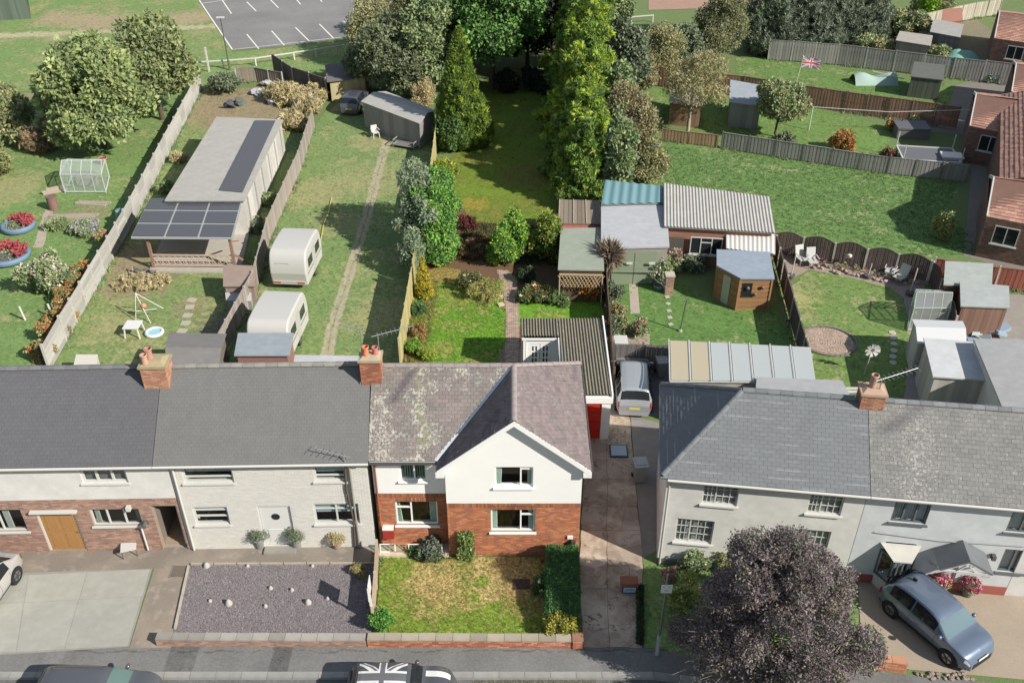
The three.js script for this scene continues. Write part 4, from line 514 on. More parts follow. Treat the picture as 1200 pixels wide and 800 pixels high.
{
  const g = HR2, X0 = 7.27, X1 = 13.3, H = { a: winPx(g, [1043, 588, 1094, 611]), c: winPx(g, [1168, 646, 1212, 669]), door: winPx(g, [1101, 655, 1128, 683]), e: winPx(g, [1178, 600, 1225, 623]) }; H.door[1] = 0.1; const bay = winPx(g, [1030, 628, 1078, 662]), bh = [bay[0], 0.6, bay[2], 2.3]; for (const k of 'ae') H[k][3] = Math.min(H[k][3], 4.6); H.door[3] = 2.1;
  const blue = mat(S(204, 208, 210), { rough: 0.92, map: grainMap });
  terrace(g, X0, X1, { holes: [...Object.values(H), bh], wall: blue, rh: 6.9, rz: -2.7, zb: -5.2, rmap: roofMap(10.24, 5.12, (x, y) => { const m = fbm(x * 1.6, y * 1.6, 4), s = vn(x * 22, y * 26), b = Math.exp(-(((x - 1.6) / 0.7) ** 2)), st = Math.exp(-(((x - 1.0 - (y - 2.8) * 1.2) / 0.4) ** 2)) * sm(2.2, 2.5, y) * sm(3.9, 3.4, y); const c = mix3(S(126, 125, 122), S(114, 114, 112), m); return mix3(mix3(c, S(160, 158, 152), 0.8 * sm(0.8 - 0.25 * b, 0.92 - 0.2 * b, s)), S(92, 92, 94), st * 0.7); }), tw: 0.28, ex: 0.17, th: 0.018, vary: 0.09, ridgeM: [rough(S(128, 130, 134)), rough(S(120, 122, 126)), rough(S(136, 138, 142))] });
  const dg = paint(S(96, 100, 102), 0.4), wm = { frame: dg, curtainCol: S(176, 178, 180), fw: 0.07 }; windowPart(g, ...H.a, { ...wm, cols: [0.33, 0.67], blind: true }); windowPart(g, ...H.c, { ...wm, cols: [0.45], blind: true }); windowPart(g, ...H.e, { ...wm, cols: [0.5], blind: true });
  // splayed bay
  const b = new MB(), d = 0.55, x0 = bh[0] - 0.1, x1 = bh[2] + 0.1, a0 = V(x0, 0, 0.01), a1 = V(x0 + 0.4, 0, d), a2 = V(x1 - 0.4, 0, d), a3 = V(x1, 0, 0.01), at = (q, y) => V(q.x, y, q.z), Q = [a0, a1, a2, a3]; for (let i = 0; i < 3; i++) b.quad(at(Q[i], 0.02), at(Q[i + 1], 0.02), at(Q[i + 1], 0.62), at(Q[i], 0.62)); b.poly([at(a0, 0.62), at(a1, 0.62), at(a2, 0.62), at(a3, 0.62)]); part('bay_wall', b, blue, g);
  const bf = new MB(), pn = []; for (let i = 0; i < 3; i++) { const n = i === 1 ? 3 : 1; for (let k = 0; k <= n; k++) { const q = Q[i].clone().lerp(Q[i + 1], k / n); bf.bar(at(q, 0.62), at(q, 1.9), 0.06); } bf.bar(at(Q[i], 0.66), at(Q[i + 1], 0.66), 0.06); bf.bar(at(Q[i], 1.88), at(Q[i + 1], 1.88), 0.06); pn.push([Q[i], Q[i + 1]]); } const BW = part('bay_window', bf, dg, g); for (const [p, q] of pn) part('pane', new MB().quad(at(p, 0.68), at(q, 0.68), at(q, 1.86), at(p, 1.86)), GLASS, BW); part('blind', new MB().quad(V(x0 + 0.4, 0.7, 0.3), V(x1 - 0.4, 0.7, 0.3), V(x1 - 0.4, 1.85, 0.3), V(x0 + 0.4, 1.85, 0.3)), mat(S(130, 130, 132)), BW); part('bay_roof', new MB().poly([at(a0.clone().add(V(-0.1, 0, 0)), 2.25), at(a1.clone().add(V(-0.08, 0, 0.1)), 1.95), at(a2.clone().add(V(0.08, 0, 0.1)), 1.95), at(a3.clone().add(V(0.1, 0, 0)), 2.25)]).poly([at(a1.clone().add(V(-0.08, 0, 0.1)), 1.9), at(a2.clone().add(V(0.08, 0, 0.1)), 1.9), at(a2.clone().add(V(0.08, 0, 0.1)), 1.96), at(a1.clone().add(V(-0.08, 0, 0.1)), 1.96)]), rough(S(196, 194, 186)), g);
  doorPart(g, H.door, paint(S(170, 174, 176), 0.4), { frame: muteUpvc, panels: [[0.1, 0.06, 0.9, 0.3]] });
  // gabled porch canopy
  const pc = (H.door[0] + H.door[2]) / 2, pw = 0.95, py = 2.2, pd = 1.1, m = new MB(); slab(m, [V(pc - pw, py, pd), V(pc, py + 0.55, pd), V(pc, py + 0.55, 0.02), V(pc - pw, py, 0.02)], 0.06); slab(m, [V(pc, py + 0.55, pd), V(pc + pw, py, pd), V(pc + pw, py, 0.02), V(pc, py + 0.55, 0.02)], 0.06); part('porch_roof', m, rough(S(108, 112, 116)), g);
  const bm = new MB(); for (const s of [-1, 1]) { bm.bar(V(pc + s * pw * 0.96, py - 0.06, pd - 0.05), V(pc, py + 0.46, pd - 0.05), 0.07); bm.bar(V(pc + s * 0.85, py - 0.05, 0.05), V(pc + s * 0.85, py - 0.05, pd - 0.05), 0.07); bm.bar(V(pc + s * 0.85, py - 0.75, 0.06), V(pc + s * 0.85, py - 0.08, pd - 0.1), 0.06); bm.bar(V(pc + s * 0.35, py - 0.05, pd - 0.05), V(pc + s * 0.05, py + 0.3, pd - 0.05), 0.05); } bm.bar(V(pc - 0.85, py - 0.05, pd - 0.05), V(pc + 0.85, py - 0.05, pd - 0.05), 0.07); part('porch_frame', bm, muteUpvc, g);
  part('plinth', new MB().box(X0, 0, 0.002, X1, 0.45, 0.04), rough(S(164, 92, 84)), g); part('cable', new MB().tube([V(X0 + 0.6, 2.75, 0.03), V(X0 + 3, 2.6, 0.03), V(X1, 2.7, 0.03)], 0.02, 5), mat(S(150, 150, 150)), g); part('wall_lamp', new MB().cbox(H.door[2] + 1.0, 2.0, 0.12, 0.14, 0.2, 0.2), mat(S(80, 80, 80)), g);
}
const HR3 = thing('semi_detached_house', 'pale house with whitish tile roof adjoining the mottled grey roof', 'house', V(5.8, 0, -25.98), yawR);
terrace(HR3, 13.32, 18, { holes: [[14.2, 3.1, 15.4, 4.4]], wall: greyRender, rh: 6.95, rz: -2.7, zb: -5.2, rmap: slateMap(S(190, 188, 184), S(176, 175, 170), S(206, 204, 200)), tw: 0.28, ex: 0.17, th: 0.018, vary: 0.08, ridgeM: [rough(S(170, 170, 168))] });
windowPart(HR3, 14.2, 3.1, 15.4, 4.4, { frame: muteUpvc, cols: [0.5] });

// ---------------------------------------------------------------- land behind the left-hand houses
const bareL = (x, z, c, n1, n2, g) => c;
const fenceA = px([[58, 434], [77, 400], [150, 272], [236, 105]]), fenceB = px([[258, 425], [300, 345], [316, 282], [352, 200], [368, 150]]), fenceC = px([[470, 432], [480, 372], [494, 290], [507, 215], [513, 165]]);
const bareSpots = (list) => (x, z, c, n1, n2, g) => { for (const [sx, sz, r, col, k] of list) { const d = Math.hypot(x - sx, z - sz) / r + (n2 - 0.5) * 1.3 + (n1 - 0.5) * 0.8; c = mix3(c, col, (k ?? 0.8) * sm(1.1, 0.6, d)); } return c; };
const W = (x, y) => { const q = P(x, y); return [q.x, q.z]; };
lawn('lawn', 'pale green lawn of the far left garden with flower tubs', px([[-140, 434], [58, 434], [77, 400], [150, 272], [205, 165], [236, 105], [-60, 110], [-140, 200]]), 0.004, gA, gB, gDry, 0.05, bareSpots([[...W(10, 220), 3, gDry], [...W(60, 100), 5, gSoil, 0.6], [...W(100, 250), 1.6, gSoil, 0.6]]));
lawn('lawn', 'worn pale lawn between the long white shed and the kennel', px([[60, 434], [258, 434], [300, 345], [316, 282], [352, 200], [368, 150], [345, 100], [238, 105], [150, 275], [79, 400]]), 0.006, S(114, 134, 80), S(104, 126, 72), gDry, 0.14, bareSpots([[...W(160, 330), 2.2, gSoil], [...W(150, 300), 2, gSoil], [...W(235, 120), 6, gSoil], [...W(300, 130), 5, gSoil], [...W(225, 360), 1.3, gSoil, 0.5], [...W(130, 380), 1.5, gDry, 0.6], [...W(260, 380), 1.6, S(110, 100, 88)]]));
{ // worn wheel track through the long lawn
  const tr = [[452, 160], [438, 210], [425, 260], [411, 305], [398, 345], [385, 385], [378, 425]].map(([a, b]) => W(a, b)), tr2 = tr.map(([a, b]) => [a + 0.35, b]);
  const near = (l, x, z) => { let m = 9; for (let i = 0; i + 1 < l.length; i++) { const [a, b] = l[i], [c, d] = l[i + 1], t = clamp(((x - a) * (c - a) + (z - b) * (d - b)) / ((c - a) ** 2 + (d - b) ** 2)); m = Math.min(m, Math.hypot(x - a - (c - a) * t, z - b - (d - b) * t)); } return m; };
  const sp = bareSpots([[...W(370, 225), 2.4, gDry], [...W(450, 370), 2.2, gDry], [...W(430, 210), 3, gDry, 0.6], [...W(400, 260), 2, gDry, 0.6], [...W(440, 165), 2, gDry]]);
  lawn('lawn', 'long pale lawn with a worn wheel track beside the caravans', px([[260, 434], [470, 434], [480, 372], [494, 290], [507, 215], [513, 165], [500, 120], [430, 100], [380, 132], [368, 150], [352, 200], [316, 282], [300, 345]]), 0.008, S(112, 134, 80), S(102, 126, 70), gDry, 0.14, (x, z, c, n1, n2, g) => { c = sp(x, z, c, n1, n2, g); const d = Math.min(near(tr, x, z), near(tr2, x, z)) + (n2 - 0.5) * 0.16; return mix3(c, S(164, 154, 132), 0.9 * sm(0.2, 0.1, d)); });
}
fence('garden_fence', 'pale grey weathered boundary fence beside the long white shed', fenceA, { h: 1.55, style: 'concrete', mat: rough(S(182, 180, 174)), postMat: rough(S(190, 188, 182)), post: 0.12 });
fence('garden_fence', 'grey-brown board fence behind the caravans', fenceB, { h: 1.5, mat: wood(S(158, 148, 140)), postMat: rough(S(178, 174, 166)) });
// long outbuilding with solar strip
{
  const h = 2.55, c = px([[196, 234], [284, 234], [329, 141], [255, 138]], h), g = shed('outbuilding', 'long white outbuilding with pale flat roof and black solar strip', 'outbuilding', c, [h, h, h, h], { wall: rough(S(200, 198, 192)), boards: 1.2, roof: rough(S(172, 170, 164)), over: 0.15 });
  const at = (u, v, y) => g.bil(u, v).add(V(0, y, 0)); part('solar_strip', slab(new MB(), [at(0.62, 0.1, 0.06), at(0.93, 0.08, 0.06), at(0.9, 0.97, 0.06), at(0.6, 0.96, 0.06)], 0.03), mat(S(84, 84, 90), { rough: 0.3 }), g);
  const rc = g.roofCorners, dirS = rc[2].clone().sub(rc[1]); for (let i = 0; i < 6; i++) { const q = rc[1].clone().addScaledVector(dirS, (i + 0.5) / 6).setY(h - 0.25), n = V(-dirS.z, 0, dirS.x).normalize(); part('seam', new MB().bar(q.clone().addScaledVector(n, -0.08), q.clone().addScaledVector(n, -0.08).setY(0.1), 0.05), rough(S(176, 174, 168)), g); }
}
{ // open pergola roofed with nine solar panels
  const h = 2.3, c = px([[153, 278], [272, 279], [284, 233], [175, 232]], h), cx = c.reduce((a, q) => a + q[0], 0) / 4, cz = c.reduce((a, q) => a + q[1], 0) / 4, g = thing('solar_pergola', 'open timber pergola roofed with nine dark solar panels', 'pergola', V(cx, 0, cz)), q = c.map(([x, z]) => V(x - cx, h, z - cz)), bil = (u, v, y = 0) => q[0].clone().lerp(q[1], u).lerp(q[3].clone().lerp(q[2], u), v).add(V(0, y, 0));
  part('frame', slab(new MB(), [bil(0, 0), bil(1, 0), bil(1, 1), bil(0, 1)], 0.1), paint(S(158, 162, 162), 0.5), g); const pm = mat(S(82, 84, 90), { rough: 0.25 });
  for (let i = 0; i < 3; i++) for (let j = 0; j < 3; j++) part('solar_panel', slab(new MB(), [bil(i / 3 + 0.012, j / 3 + 0.02, 0.05), bil((i + 1) / 3 - 0.012, j / 3 + 0.02, 0.05), bil((i + 1) / 3 - 0.012, (j + 1) / 3 - 0.02, 0.05), bil(i / 3 + 0.012, (j + 1) / 3 - 0.02, 0.05)], 0.03), pm, g);
  const wm = wood(S(146, 114, 100)), pb = []; for (const [u, v] of [[0.14, 0.06], [0.96, 0.06], [0.96, 0.95], [0.14, 0.95]]) { const t = bil(u, v, -0.1); pb.push(t); part('post', new MB().bar(V(t.x, 0, t.z), t, 0.16), wm, g); }
  const a = pb[0], b = pb[1], r = new MB(); for (const y of [0.25, 0.95]) r.bar(V(a.x, y, a.z), V(b.x, y, b.z), 0.08); for (let i = 0; i < 14; i++) { const s = a.clone().lerp(b, i / 14), e = a.clone().lerp(b, (i + 1) / 14); r.bar(V(s.x, 0.28, s.z), V(e.x, 0.92, e.z), 0.03); r.bar(V(e.x, 0.28, e.z), V(s.x, 0.92, s.z), 0.03); } part('lattice_rail', r, wood(S(190, 166, 146)), g);
  const B = (u, v) => { const t = bil(u, v); return V(t.x, 0.12, t.z); }; part('deck', slab(new MB(), [B(0.1, -0.04), B(1.02, -0.04), B(1.02, 1), B(0.1, 1)], 0.12), rough(S(176, 170, 160)), g); part('brace', new MB().bar(V(b.x, 1.1, b.z), V(b.x + 0.9, 0.2, b.z - 0.2), 0.1).bar(V(b.x, 1.9, b.z), V(b.x + 0.1, 1.3, b.z - 1.2), 0.08), wm, g);
}
// small hut, dark felt shed, brick shed
shed('kennel', 'small wooden kennel with brown tiled roof and grey lower lid', 'kennel', px([[263, 333], [296, 333], [298, 317], [264, 316]], 1.3), [1.2, 1.2, 1.55, 1.55], { wall: wood(S(150, 132, 122)), roof: rough(S(150, 132, 122)), over: 0.1, boards: 0.14 });
shed('log_store', 'low grey plastic store with sloping lid in front of the kennel', 'store', px([[265, 350], [293, 351], [294, 337], [264, 336]], 0.7), [0.6, 0.6, 0.85, 0.85], { wall: wood(S(160, 158, 156)), roof: paint(S(170, 172, 174), 0.5), over: 0.04, boards: 0.2, rt: 0.04 });
shed('felt_roof_shed', 'dark grey felt-roofed shed behind the left terrace', 'shed', px([[196, 436], [252, 436], [262, 393], [200, 392]], 2.1), [2.0, 2.0, 2.1, 2.1], { wall: wood(S(120, 112, 106)), roof: rough(S(128, 126, 124), 0.012), roofType: 'gable', rise: 0.35, ridgeSide: true });
shed('brick_shed', 'small red brick shed with blue-grey roof behind caravan', 'shed', px([[277, 414], [336, 414], [341, 391], [281, 391]], 2.1), [2.05, 2.05, 2.05, 2.05], { wall: rough(S(150, 110, 100)), boards: 0, roof: rough(S(150, 158, 166)) });
shed('flat_roof_extension', 'pale flat-roofed extension behind the grey roof', 'extension', px([[345, 436], [425, 436], [418, 419], [348, 418]], 2.6), [2.6, 2.6, 2.6, 2.6], { wall: greyRender, boards: 0, roof: rough(S(190, 190, 192)) });
shed('storage_box', 'pale storage box with sloping lid by the left fence end', 'box', px([[83, 440], [110, 440], [114, 418], [90, 418]], 1.0), [0.9, 0.9, 1.1, 1.1], { wall: paint(S(190, 188, 180), 0.6), boards: 0.2, roof: paint(S(196, 192, 180), 0.5), over: 0.03 });
// garden furniture and clutter
{
  const q = P(158, 392), g = thing('garden_table', 'white plastic garden table on the worn lawn', 'table', q), wm = paint(S(210, 210, 206), 0.4); part('table_top', new MB().box(-0.42, 0.62, -0.42, 0.42, 0.67, 0.42), wm, g); for (const [a, b] of [[-1, -1], [1, -1], [1, 1], [-1, 1]]) part('leg', new MB().bar(V(a * 0.4, 0, b * 0.4), V(a * 0.34, 0.62, b * 0.34), 0.06), wm, g);
  const p = thing('paddling_pool', 'small round blue paddling pool beside the white table', 'pool', P(181, 391)); part('rim', new MB().geom(new THREE.TorusGeometry(0.42, 0.1, 8, 24), new THREE.Matrix4().makeRotationX(Math.PI / 2).setPosition(0, 0.1, 0)), paint(S(206, 214, 216), 0.4), p); part('water', new MB().geom(new THREE.CircleGeometry(0.4, 24), new THREE.Matrix4().makeRotationX(-Math.PI / 2).setPosition(0, 0.13, 0)), mat(S(150, 190, 206), { rough: 0.08 }), p);
  const s = thing('swing_frame', 'white metal swing frame with orange seat on the worn lawn', 'swing', P(172, 372)), f = (a, b) => new MB().cyl(V(...a), V(...b), 0.025, 0.025, 6); for (const [a, b] of [[[-0.5, 0, 0.4], [-0.3, 1.6, 0]], [[0.4, 0, 0.6], [-0.3, 1.6, 0]], [[0.9, 0.4, -0.3], [-0.3, 1.6, 0]], [[-0.4, 0.6, 0.3], [0.7, 0.65, 0.1]]]) part('tube', f(a, b), muteUpvc, s); part('seat', new MB().geom(new THREE.SphereGeometry(0.2, 12, 8), new THREE.Matrix4().makeScale(1, 0.9, 0.6).setPosition(0.05, 0.9, 0.2)), paint(S(190, 130, 110)), s);
  for (const [x, y] of [[29, 375], [62, 372]]) { const t = thing('white_post', 'short white post standing in the pale lawn by the flower tubs', 'post', P(x, y), 0, 'white posts on the left lawn'); part('shaft', new MB().cyl(V(0, 0, 0), V(-0.08, 0.85, 0), 0.06, 0.06, 8), muteUpvc, t); part('cap', new MB().cyl(V(-0.08, 0.85, 0), V(-0.085, 0.9, 0), 0.07, 0.05, 8), muteUpvc, t); }
  [[22, 268, 1.05, 'round blue tub of red flowers beside the paved strip'], [10, 303, 1.3, 'larger round blue tub of red flowers with dark soil']].forEach(([x, y, r, l]) => { const t = thing('flower_tub', l, 'planter', P(x, y)); part('tub', new MB().geom(new THREE.LatheGeometry([[r * 0.82, 0], [r, 0.1], [r * 1.02, 0.35], [r * 0.9, 0.42], [r * 0.82, 0.34], [0.01, 0.3]].map((v) => new THREE.Vector2(...v)), 28)), paint(S(104, 128, 152), 0.6), t); part('soil', new MB().geom(new THREE.CircleGeometry(r * 0.83, 20), new THREE.Matrix4().makeRotationX(-Math.PI / 2).setPosition(0, 0.335, 0)), rough(S(96, 92, 88)), t); const L = []; for (let i = 0; i < 230; i++) { const a = rr(-0.6, 2.6), d = r * rr(0.35, 0.95), c = Gr.red[i % 2]; L.push([Math.cos(a) * d, 0.45 + rr(0, 0.3), Math.sin(a) * -d, 0.26, c.map((v) => v * rr(0.8, 1.3))]); } for (let i = 0; i < 60; i++) { const a = rr(0, 6.28), d = r * rr(0.2, 0.9); L.push([Math.cos(a) * d, 0.4, Math.sin(a) * d, 0.2, Gr.mute[i % 4]]); } instances('flowers', LEAF.petal, petalMat, L, t); });
  // rubble and logs
  const rb = thing('rubble_heap', 'heap of logs and dry cuttings beside the pergola', 'heap', P(163, 330)); const geo = new THREE.DodecahedronGeometry(0.12, 0); for (let i = 0; i < 26; i++) { const m = part('log', geo, rough(i % 3 ? S(150, 140, 128) : S(90, 90, 92)), rb); m.position.set(rr(-0.9, 0.9), rr(0.05, 0.35), rr(-1.2, 0.5)); m.scale.set(rr(0.6, 2.4), rr(0.4, 0.9), rr(0.5, 0.9)); m.rotation.set(rr(0, 3), rr(0, 3), 0); } instances('cuttings', LEAF.spray, leafMat, blobPoints([[0.3, 0.15, 0.3, 1.6, 0.35, 1.0]], 300, 0.25, Gr.straw, { low: 0 }), rb);
}
// greenhouse with aluminium bars
function ghouse(label, c, h, r, m, o = {}) { const g = shed('greenhouse', label, 'greenhouse', c, [h, h, h, h], { roofType: 'none', open: [0, 1, 2, 3] }); const cx = c.reduce((a, q) => a + q[0], 0) / 4, cz = c.reduce((a, q) => a + q[1], 0) / 4, q = c.map(([x, z]) => V(x - cx, 0, z - cz)), up = (p, y) => V(p.x, y, p.z), e0 = q[0].clone().lerp(q[3], 0.5), e1 = q[1].clone().lerp(q[2], 0.5), A = up(e0, h + r), B = up(e1, h + r), f = new MB(); for (let i = 0; i < 4; i++) { f.bar(up(q[i], 0), up(q[i], h), 0.05); f.bar(up(q[i], h), up(q[(i + 1) % 4], h), 0.05); f.bar(up(q[i], 0.1), up(q[(i + 1) % 4], 0.1), 0.06); } f.bar(A, B, 0.05); for (let i = 0; i <= 4; i++) { const t = i / 4, a = up(q[0].clone().lerp(q[1], t), h), b = A.clone().lerp(B, t), d = up(q[3].clone().lerp(q[2], t), h); f.bar(a, b, 0.035); f.bar(d, b, 0.035); f.bar(up(a, 0.1), a, 0.03); } part('frame', f, m, g); const gl = mat([0.85, 0.9, 0.88], { rough: 0.15, phys: { transmission: 0.8, thickness: 0 } }), P4 = (a, b, d, e) => part('pane', new MB().quad(a, b, d, e), gl, g); for (let i = 0; i < 4; i++) { const t = i / 4, s = (i + 1) / 4, L = (u, v, k) => up(q[u].clone().lerp(q[v], k), h), bt = (k) => up(q[0].clone().lerp(q[1], k), 0.12); P4(L(0, 1, t), L(0, 1, s), A.clone().lerp(B, s), A.clone().lerp(B, t)); P4(L(3, 2, s), L(3, 2, t), A.clone().lerp(B, t), A.clone().lerp(B, s)); P4(bt(t), bt(s), L(0, 1, s), L(0, 1, t)); } for (const [u, v, T] of [[1, 2, B], [3, 0, A]]) { P4(up(q[u], 0.12), up(q[v], 0.12), up(q[v], h), up(q[u], h)); part('pane', new MB().tri(up(q[u], h), up(q[v], h), T, [0, 0], [1, 0], [0, 1]), gl, g); } const st = new MB().box(-0.7, 0, -0.2, 0.7, 0.6, 0.2); part('staging', st, rough(S(150, 150, 140)), g); return g; }
{ ghouse('pale aluminium greenhouse among the beds of the far left garden', px([[76, 226], [124, 226], [128, 208], [84, 208]]), 1.4, 0.5, paint(S(190, 194, 192), 0.4));
}
[[88, 252, 'long timber sleeper edging a flower bed by the greenhouse', 3.2, 0.1], [66, 224, 'weathered plank stack beside the greenhouse', 1.6, 0.5], [110, 237, 'grey trough of stones beside the greenhouse', 2.2, -0.1]].forEach(([x, y, l, w, a], k) => { const t = thing('garden_timber', l, 'timber', P(x, y), a); for (let i = 0; i < 3; i++) { const m = part('plank', new MB().box(-w / 2, 0, 0, w / 2, 0.12, 0.16), wood(S(168, 156, 142)), t); m.position.set(rr(-0.2, 0.2), k === 1 ? i * 0.13 : 0, k === 1 ? rr(-0.1, 0.1) : i * 0.2); m.rotation.y = rr(-0.06, 0.06); } });
{ const t = thing('oil_drum', 'rusty brown drum beside the greenhouse beds', 'drum', P(63, 245)); part('body', new MB().cyl(V(0, 0, 0), V(0, 0.95, 0), 0.32, 0.32, 18), rough(S(128, 100, 92)), t); part('rim', new MB().geom(new THREE.TorusGeometry(0.32, 0.025, 6, 20), new THREE.Matrix4().makeRotationX(Math.PI / 2).setPosition(0, 0.95, 0)), rough(S(110, 90, 84)), t);
  const b = thing('water_butt', 'teal water butt against the pale fence', 'water butt', P(144, 262)); part('body', new MB().geom(new THREE.LatheGeometry([[0.28, 0], [0.36, 0.3], [0.36, 0.7], [0.3, 0.95], [0.3, 1.0], [0.01, 1.02]].map((v) => new THREE.Vector2(...v)), 18)), paint(S(120, 156, 148), 0.6), b); part('tap', new MB().box(-0.03, 0.15, 0.3, 0.03, 0.2, 0.42), METAL, b);
  const p = thing('clay_pot', 'terracotta pot under the big left tree', 'pot', P(121, 192)); part('pot', new MB().geom(new THREE.LatheGeometry([[0.22, 0], [0.3, 0.4], [0.34, 0.42], [0.34, 0.5], [0.28, 0.5], [0.25, 0.1]].map((v) => new THREE.Vector2(...v)), 18)), rough(S(176, 122, 100)), p); part('soil', new MB().geom(new THREE.CircleGeometry(0.28, 16), new THREE.Matrix4().makeRotationX(-Math.PI / 2).setPosition(0, 0.42, 0)), rough(S(90, 80, 70)), p); }
sheet('garden_path', 'short strip of pale paving in the far left garden', 'path', wob(px([[38, 290], [50, 290], [62, 248], [52, 246]]), 0.4, 0.06), 0.016, rough(S(176, 164, 148)));
// plants of the left gardens
{ let s = spot(60, 338, 292, 62); bush('hydrangea', 'rounded hydrangea bush with pale pink-white blooms on the lawn', s.q, { R: s.R, H: s.H * 0.9, n: 1100, size: 0.28, pal: Gr.mute, fl: { n: 480, size: 0.22, pal: [S(200, 190, 180), S(190, 170, 168), S(186, 182, 160)] } });
  [[103, 316, 30], [93, 332, 34], [83, 351, 36], [74, 369, 34], [62, 388, 34], [50, 412, 30]].forEach(([x, y, w], i) => { s = spot(x, y + 8, y - 18, w); bush('marigold_clump', 'clump of orange flowers in the row along the pale fence', s.q, { R: s.R, H: 1.25, n: 500, size: 0.2, pal: [...Gr.mute, ...Gr.orange], fl: { n: 260, size: 0.17, pal: [S(186, 126, 76), S(194, 142, 92), S(170, 108, 66)] }, group: 'orange flower row', cat: 'flowers' }); });
  s = spot(128, 287, 270, 24); bush('rose_bush', 'yellow-green bush with pink top beside the water butt', s.q, { R: s.R, H: 1.1, n: 400, size: 0.2, pal: [S(170, 172, 100), S(150, 160, 100)], fl: { n: 90, size: 0.25, pal: Gr.pink } });
  s = spot(100, 271, 252, 40); bush('lavender_clump', 'grey lilac lavender clump in the left garden bed', s.q, { R: s.R, H: 0.8, n: 400, size: 0.22, pal: [...Gr.mute], fl: { n: 300, size: 0.2, pal: [S(160, 150, 172), S(150, 146, 160)] } });
  s = spot(68, 268, 250, 26); bush('garden_shrub', 'low green shrub left of the lavender clump', s.q, { R: s.R, H: 0.8, n: 350, size: 0.24, pal: Gr.mute });
  tree('broadleaf_tree', 'large spreading green tree behind the far left lawn', P(122, 172), { R: 4.3, H: 8.2, y0: 0.6, n: 5200, size: 0.62, nb: 13, pal: [S(150, 164, 108), S(134, 150, 96), S(166, 178, 120), S(116, 134, 88)], limbs: 8, gap: 0.24 });
  tree('broadleaf_tree', 'taller green tree beside the pale fence end', P(190, 140), { R: 3.6, H: 8.4, y0: 1.0, n: 4200, size: 0.6, nb: 11, pal: [S(152, 160, 112), S(136, 148, 98), S(122, 136, 92)], limbs: 7, gap: 0.22 });
  s = spot(18, 165, 95, 60); bush('hedge_bush', 'tall dull green bush at the far left garden edge', s.q, { R: s.R, H: s.H, n: 1300, size: 0.5, pal: [...Gr.mute, ...Gr.olive] }); s = spot(-8, 205, 140, 50); bush('hedge_bush', 'yellowish bush leaning into the far left lawn', s.q, { R: s.R, H: s.H, n: 900, size: 0.45, pal: [S(150, 152, 100), S(130, 138, 90)] });
  s = spot(50, 175, 118, 44); bush('dead_shrub', 'brown leafless shrub in the shade beneath the big left tree', s.q, { R: s.R, H: 2.4, n: 350, size: 0.45, pal: Gr.brown, leaf: 'spray' });
  [[345, 150], [358, 130], [340, 120], [368, 118], [325, 118]].forEach(([x, y], i) => { s = spot(x, y, y - 16, 36); bush('tall_dry_grass', 'clump of tall straw-coloured grass behind the long shed', s.q, { R: s.R, H: 1.7, n: 350, size: 0.6, pal: Gr.straw, leaf: 'spray', group: 'straw grass behind the shed', cat: 'grass' }); });
  s = spot(262, 108, 84, 40); bush('ivy_mound', 'dark ivy mound at the end of the pale fence', s.q, { R: s.R, H: 2, n: 600, size: 0.35, pal: Gr.greyd });
  s = spot(195, 225, 205, 22); bush('weed_clump', 'green weeds between fence and long shed', s.q, { R: s.R, H: 0.9, n: 250, size: 0.25, pal: Gr.mute }); s = spot(210, 190, 170, 18); bush('weed_clump', 'straw weeds along the back of the pale fence', s.q, { R: s.R, H: 0.9, n: 250, size: 0.25, pal: Gr.straw });
  s = spot(318, 240, 215, 20); bush('weed_clump', 'overgrown weeds beside the shed side wall', s.q, { R: 0.8, H: 1, n: 300, size: 0.25, pal: Gr.mute }); s = spot(300, 270, 250, 20); bush('weed_clump', 'weeds at the pergola corner', s.q, { R: 0.7, H: 0.8, n: 250, size: 0.22, pal: Gr.greyd });
}
// junk behind the long shed
[[330, 120, 0.3, S(176, 180, 184), 'pale sheet of board leaning in the dry grass'], [278, 124, 0.2, S(96, 98, 104), 'dark tarpaulin heap at the back of the shed'], [302, 110, 0.1, S(196, 190, 182), 'white rubble sacks at the fence end'], [322, 100, 0.6, S(196, 196, 196), 'white corrugated sheet against the dark gate'], [338, 118, 0.9, S(140, 160, 190), 'blue and white bags in the dry grass']].forEach(([x, y, a, c, l], k) => { const t = thing('junk_pile', l, 'junk', P(x, y), a); for (let i = 0; i < 5; i++) { const m = part('piece', new THREE.DodecahedronGeometry(0.35, 0), rough(c.map((v) => v * rr(0.7, 1.2))), t); m.position.set(rr(-0.9, 0.9), rr(0.1, 0.35), rr(-0.5, 0.5)); m.scale.set(rr(0.8, 2), rr(0.3, 0.8), rr(0.6, 1.4)); m.rotation.set(rr(-0.5, 0.5), rr(0, 3), rr(-0.5, 0.5)); } });
